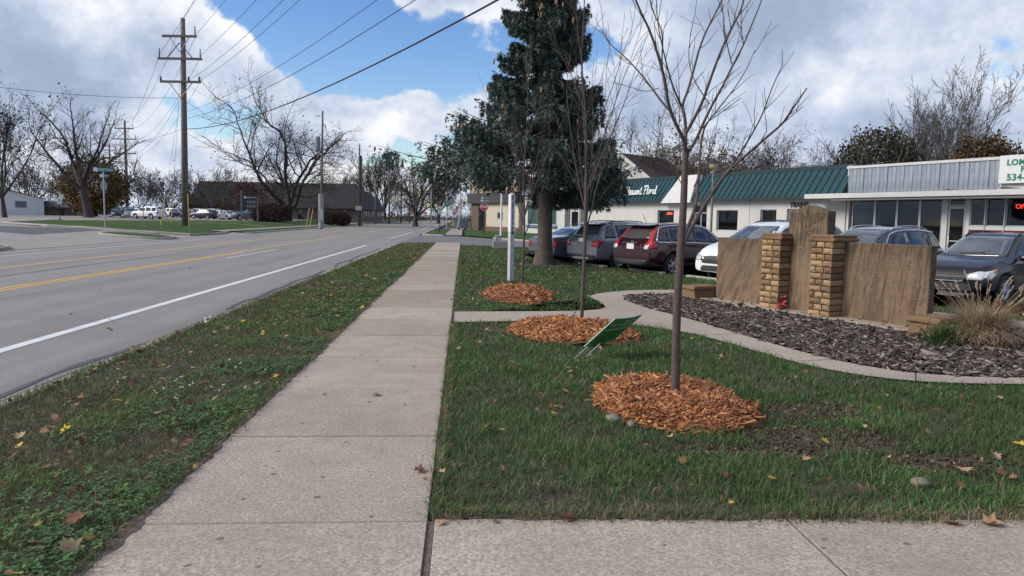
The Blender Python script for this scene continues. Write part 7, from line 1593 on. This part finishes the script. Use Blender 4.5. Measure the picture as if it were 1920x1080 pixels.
mb=MB(); mb.lathe([(.32,9.4),(.34,9.5),(.34,11.0),(.30,11.1),(.1,11.2)],14,(-.33,-.1,0)); mb.build('transformer',mat('grey transformer',(.17,.175,.18),.5),p5,smooth=True); mb=MB(); mb.lathe([(.35,0),(.33,3),(.3,4.2)],12); mb.build('splice_sleeve',mat('grey sleeve',(.24,.24,.25),.6,.2,4),p5); mb=MB(); mb.box(-.3,.3,-.42,-.3,.9,2.3); mb.build('notice_board',mat('pale notices',(.35,.36,.36),.7,.4,5),p5)
mb=MB(); mb.box(-.55,.05,-.06,.06,13.6,13.7); mb.tube([(.2,0,13),(.55,0,12.4)],.05,6); insulator(mb,.6,0,12.1,.5,.1); mb.build('cutout_bracket',M['galv'],p5)
mb=MB(); mb.tube([(.15,0,5.9),(1.0,-.3,6.6),(2.2,-.5,6.75)],.035,6); mb.ball((2.4,-.5,6.72),(.3,.14,.08),8,5); mb.build('street_lamp_arm',M['galv'],p5)
p6,P6=pole('utility_pole',673,126,zat(675,271,126),.20,'slim utility pole in front of the right end of the mansard block',.01); mb=MB(); mb.tube([(.35,.2,-.1),(.35,.2,11.5)],.15,8); mb.build('stub_pole',M['pole_wood'],p6); mb=MB(); mb.box(-.5,.5,-.4,-.2,2.5,3.2); mb.build('meter_box',mat('pale meter box',(.45,.46,.47),.6),p6)
p7,P7=pole('utility_pole',730,171,zat(733,289,171),.2,'utility pole farther along the road past the mansard block'); p8,P8=pole('utility_pole',752,190,12,.2,'utility pole left of the dark bare tree by the far road'); p9,P9=pole('utility_pole',768,200,11.5,.2,'utility pole just left of the far route board'); p10,P10=pole('utility_pole',704,150,9,.16,'short grey pole in front of the brick wall'); p11,P11=pole('utility_pole',780,230,9,.18,'farthest small pole by the road end')
def wire(label,a,b,sag,r,group='overhead wires',n=22,name='overhead_wire'):
    a,b=Vector(a),Vector(b); mb=MB(); mb.tube([a+(b-a)*t-Vector((0,0,4*sag*t*(1-t))) for t in np.linspace(0,1,n)],r,5); mb.build(name,M['wire'],label=label,cat='wire',group=group)
up=lambda p,z,dx=0: Vector((p.x+dx,p.y,p.z+z))
D12=(P2-P1).normalized(); NEAR=P1-D12*92; NEAR.z=.3
ZT=zat(341,36,73); Z1=zat(341,62,73); Z2=zat(341,100,73); Z3=zat(341,149,73)
for lab,lb2,dx,z,zz,sg,r in (('topmost thin wire running from the tall pole head out of frame','back wire from the tall pole head to the second pole',.25,ZT,zat(235,228,160),1.0,.012),
   ('wire from the upper right arm of the tall pole out of frame','back wire from the upper arm of the tall pole to the second pole',1.4,Z1,zat(235,240,160),1.3,.014),
   ('wire from the left end of the middle arm up past the tall pole','back wire from the left middle arm to the second pole',-1.8,Z2,zat(235,260,160),1.3,.014),
   ('wire from the right end of the middle arm out of frame','back wire from the right middle arm to the second pole',1.8,Z2,zat(235,260,160),1.4,.014),
   ('right wire of the lowest arm running out of frame','back wire from the lowest arm end to the second pole',1.65,Z3,zat(235,287,160),1.6,.013),
   ('inner wire of the lowest arm running out of frame','back wire from the inner lowest arm to the second pole',.7,Z3,zat(235,287,160),1.8,.013)):
    wire(lab,up(P1,z,dx),up(NEAR,z+1.2,dx),sg,r); wire(lb2,up(P1,z,dx),up(P2,zz,dx),2.0,.016)
FARN=Vector((12.4,0,9.4))
wire('thick bundled cable sweeping from the tall pole over the road to upper right',up(P1,8.6,.2),FARN,1.9,.030); wire('upper thin wire of the pair above the thick cable',up(P1,10.1,.2),FARN+Vector((0,0,2.6)),1.7,.012); wire('lower thin wire of the pair above the thick cable',up(P1,9.5,.2),FARN+Vector((0,0,1.5)),1.7,.015)
LFT=atd(-260,66); LFT.z=0
wire('level wire from the tall pole to the left picture edge',up(P1,11.3),LFT+Vector((0,0,10.9)),.6,.016); wire('wire falling from the tall pole behind the broad tree',up(P1,11.2),up(P5,8.3),1.0,.012); wire('short tie wire on the right of the tall pole',up(P1,12.6,.2),up(P5,12.6),1.4,.008)
wire('low wire from the tall pole to the transformer pole',up(P1,8.4),up(P5,6.6),1.2,.016); wire('long wire across the sky behind the tall pole to the left',up(P1,8.6),up(P2,6.5)+Vector((-30,0,1)),1.4,.014)
c1=atd(900,105); c1.z=0
wire('wire from the transformer pole across the road into the spruce',up(P5,10.6),c1+Vector((0,0,10.4)),.9,.016)
for z,z2,sg,lab in ((12.4,11.8,.9,'upper wire between transformer pole and slim pole'),(8.6,10.2,1.3,'second wire between transformer pole and slim pole'),(6.2,8.2,1.4,'third wire between transformer pole and slim pole'),(5.6,4.9,1.8,'heavy drooping cable between transformer pole and slim pole')): wire(lab,up(P5,z),up(P6,z2),sg,.014 if 'heavy' not in lab else .035)
for z,lab in ((12.5,'upper wire between slim pole and the next pole along the road'),(8.2,'lower wire between slim pole and the next pole along the road')): wire(lab,up(P6,z),up(P7,z+.6),1.3,.016)
yel=mat('yellow guy guard',(.62,.42,.03),.5)
def guy(px0,py0,px1,py1,dist,top,label,m=yel,name='guy_guard'):
    a=atd(px0,dist); d=ray(px1,py1); t=dist/math.hypot(d.x,d.y); b=Vector((d.x*t,d.y*t,EYE+d.z*t)); root=empty(name,a,label=label,cat='guy wire',group='yellow guy wire guards'); mb=MB(); mb.tube([(0,0,-.1),tuple(b-a)],.036,7); mb.build('guard',m,root); mb=MB(); mb.tube([tuple(b-a),tuple(top-a)],.010,4); mb.build('cable',M['wire'],root)
guy(300,420,310,364,70,up(P1,12),'yellow guy guard left of the tall pole at the white SUV tail'); guy(320,400,325,362,84,up(P1,15),'yellow guy guard between the white SUV and the tall pole'); guy(354,415,352,364,71,up(P1,8),'yellow guy guard close against the tall pole')
guy(580,422,587,392,92,up(P5,6),'yellow guy guard leaning beside the transformer pole'); guy(574,420,580,390,94,up(P5,6),'pale guy guard left of the yellow one by the transformer pole',mat('pale guy guard',(.45,.42,.32),.6))
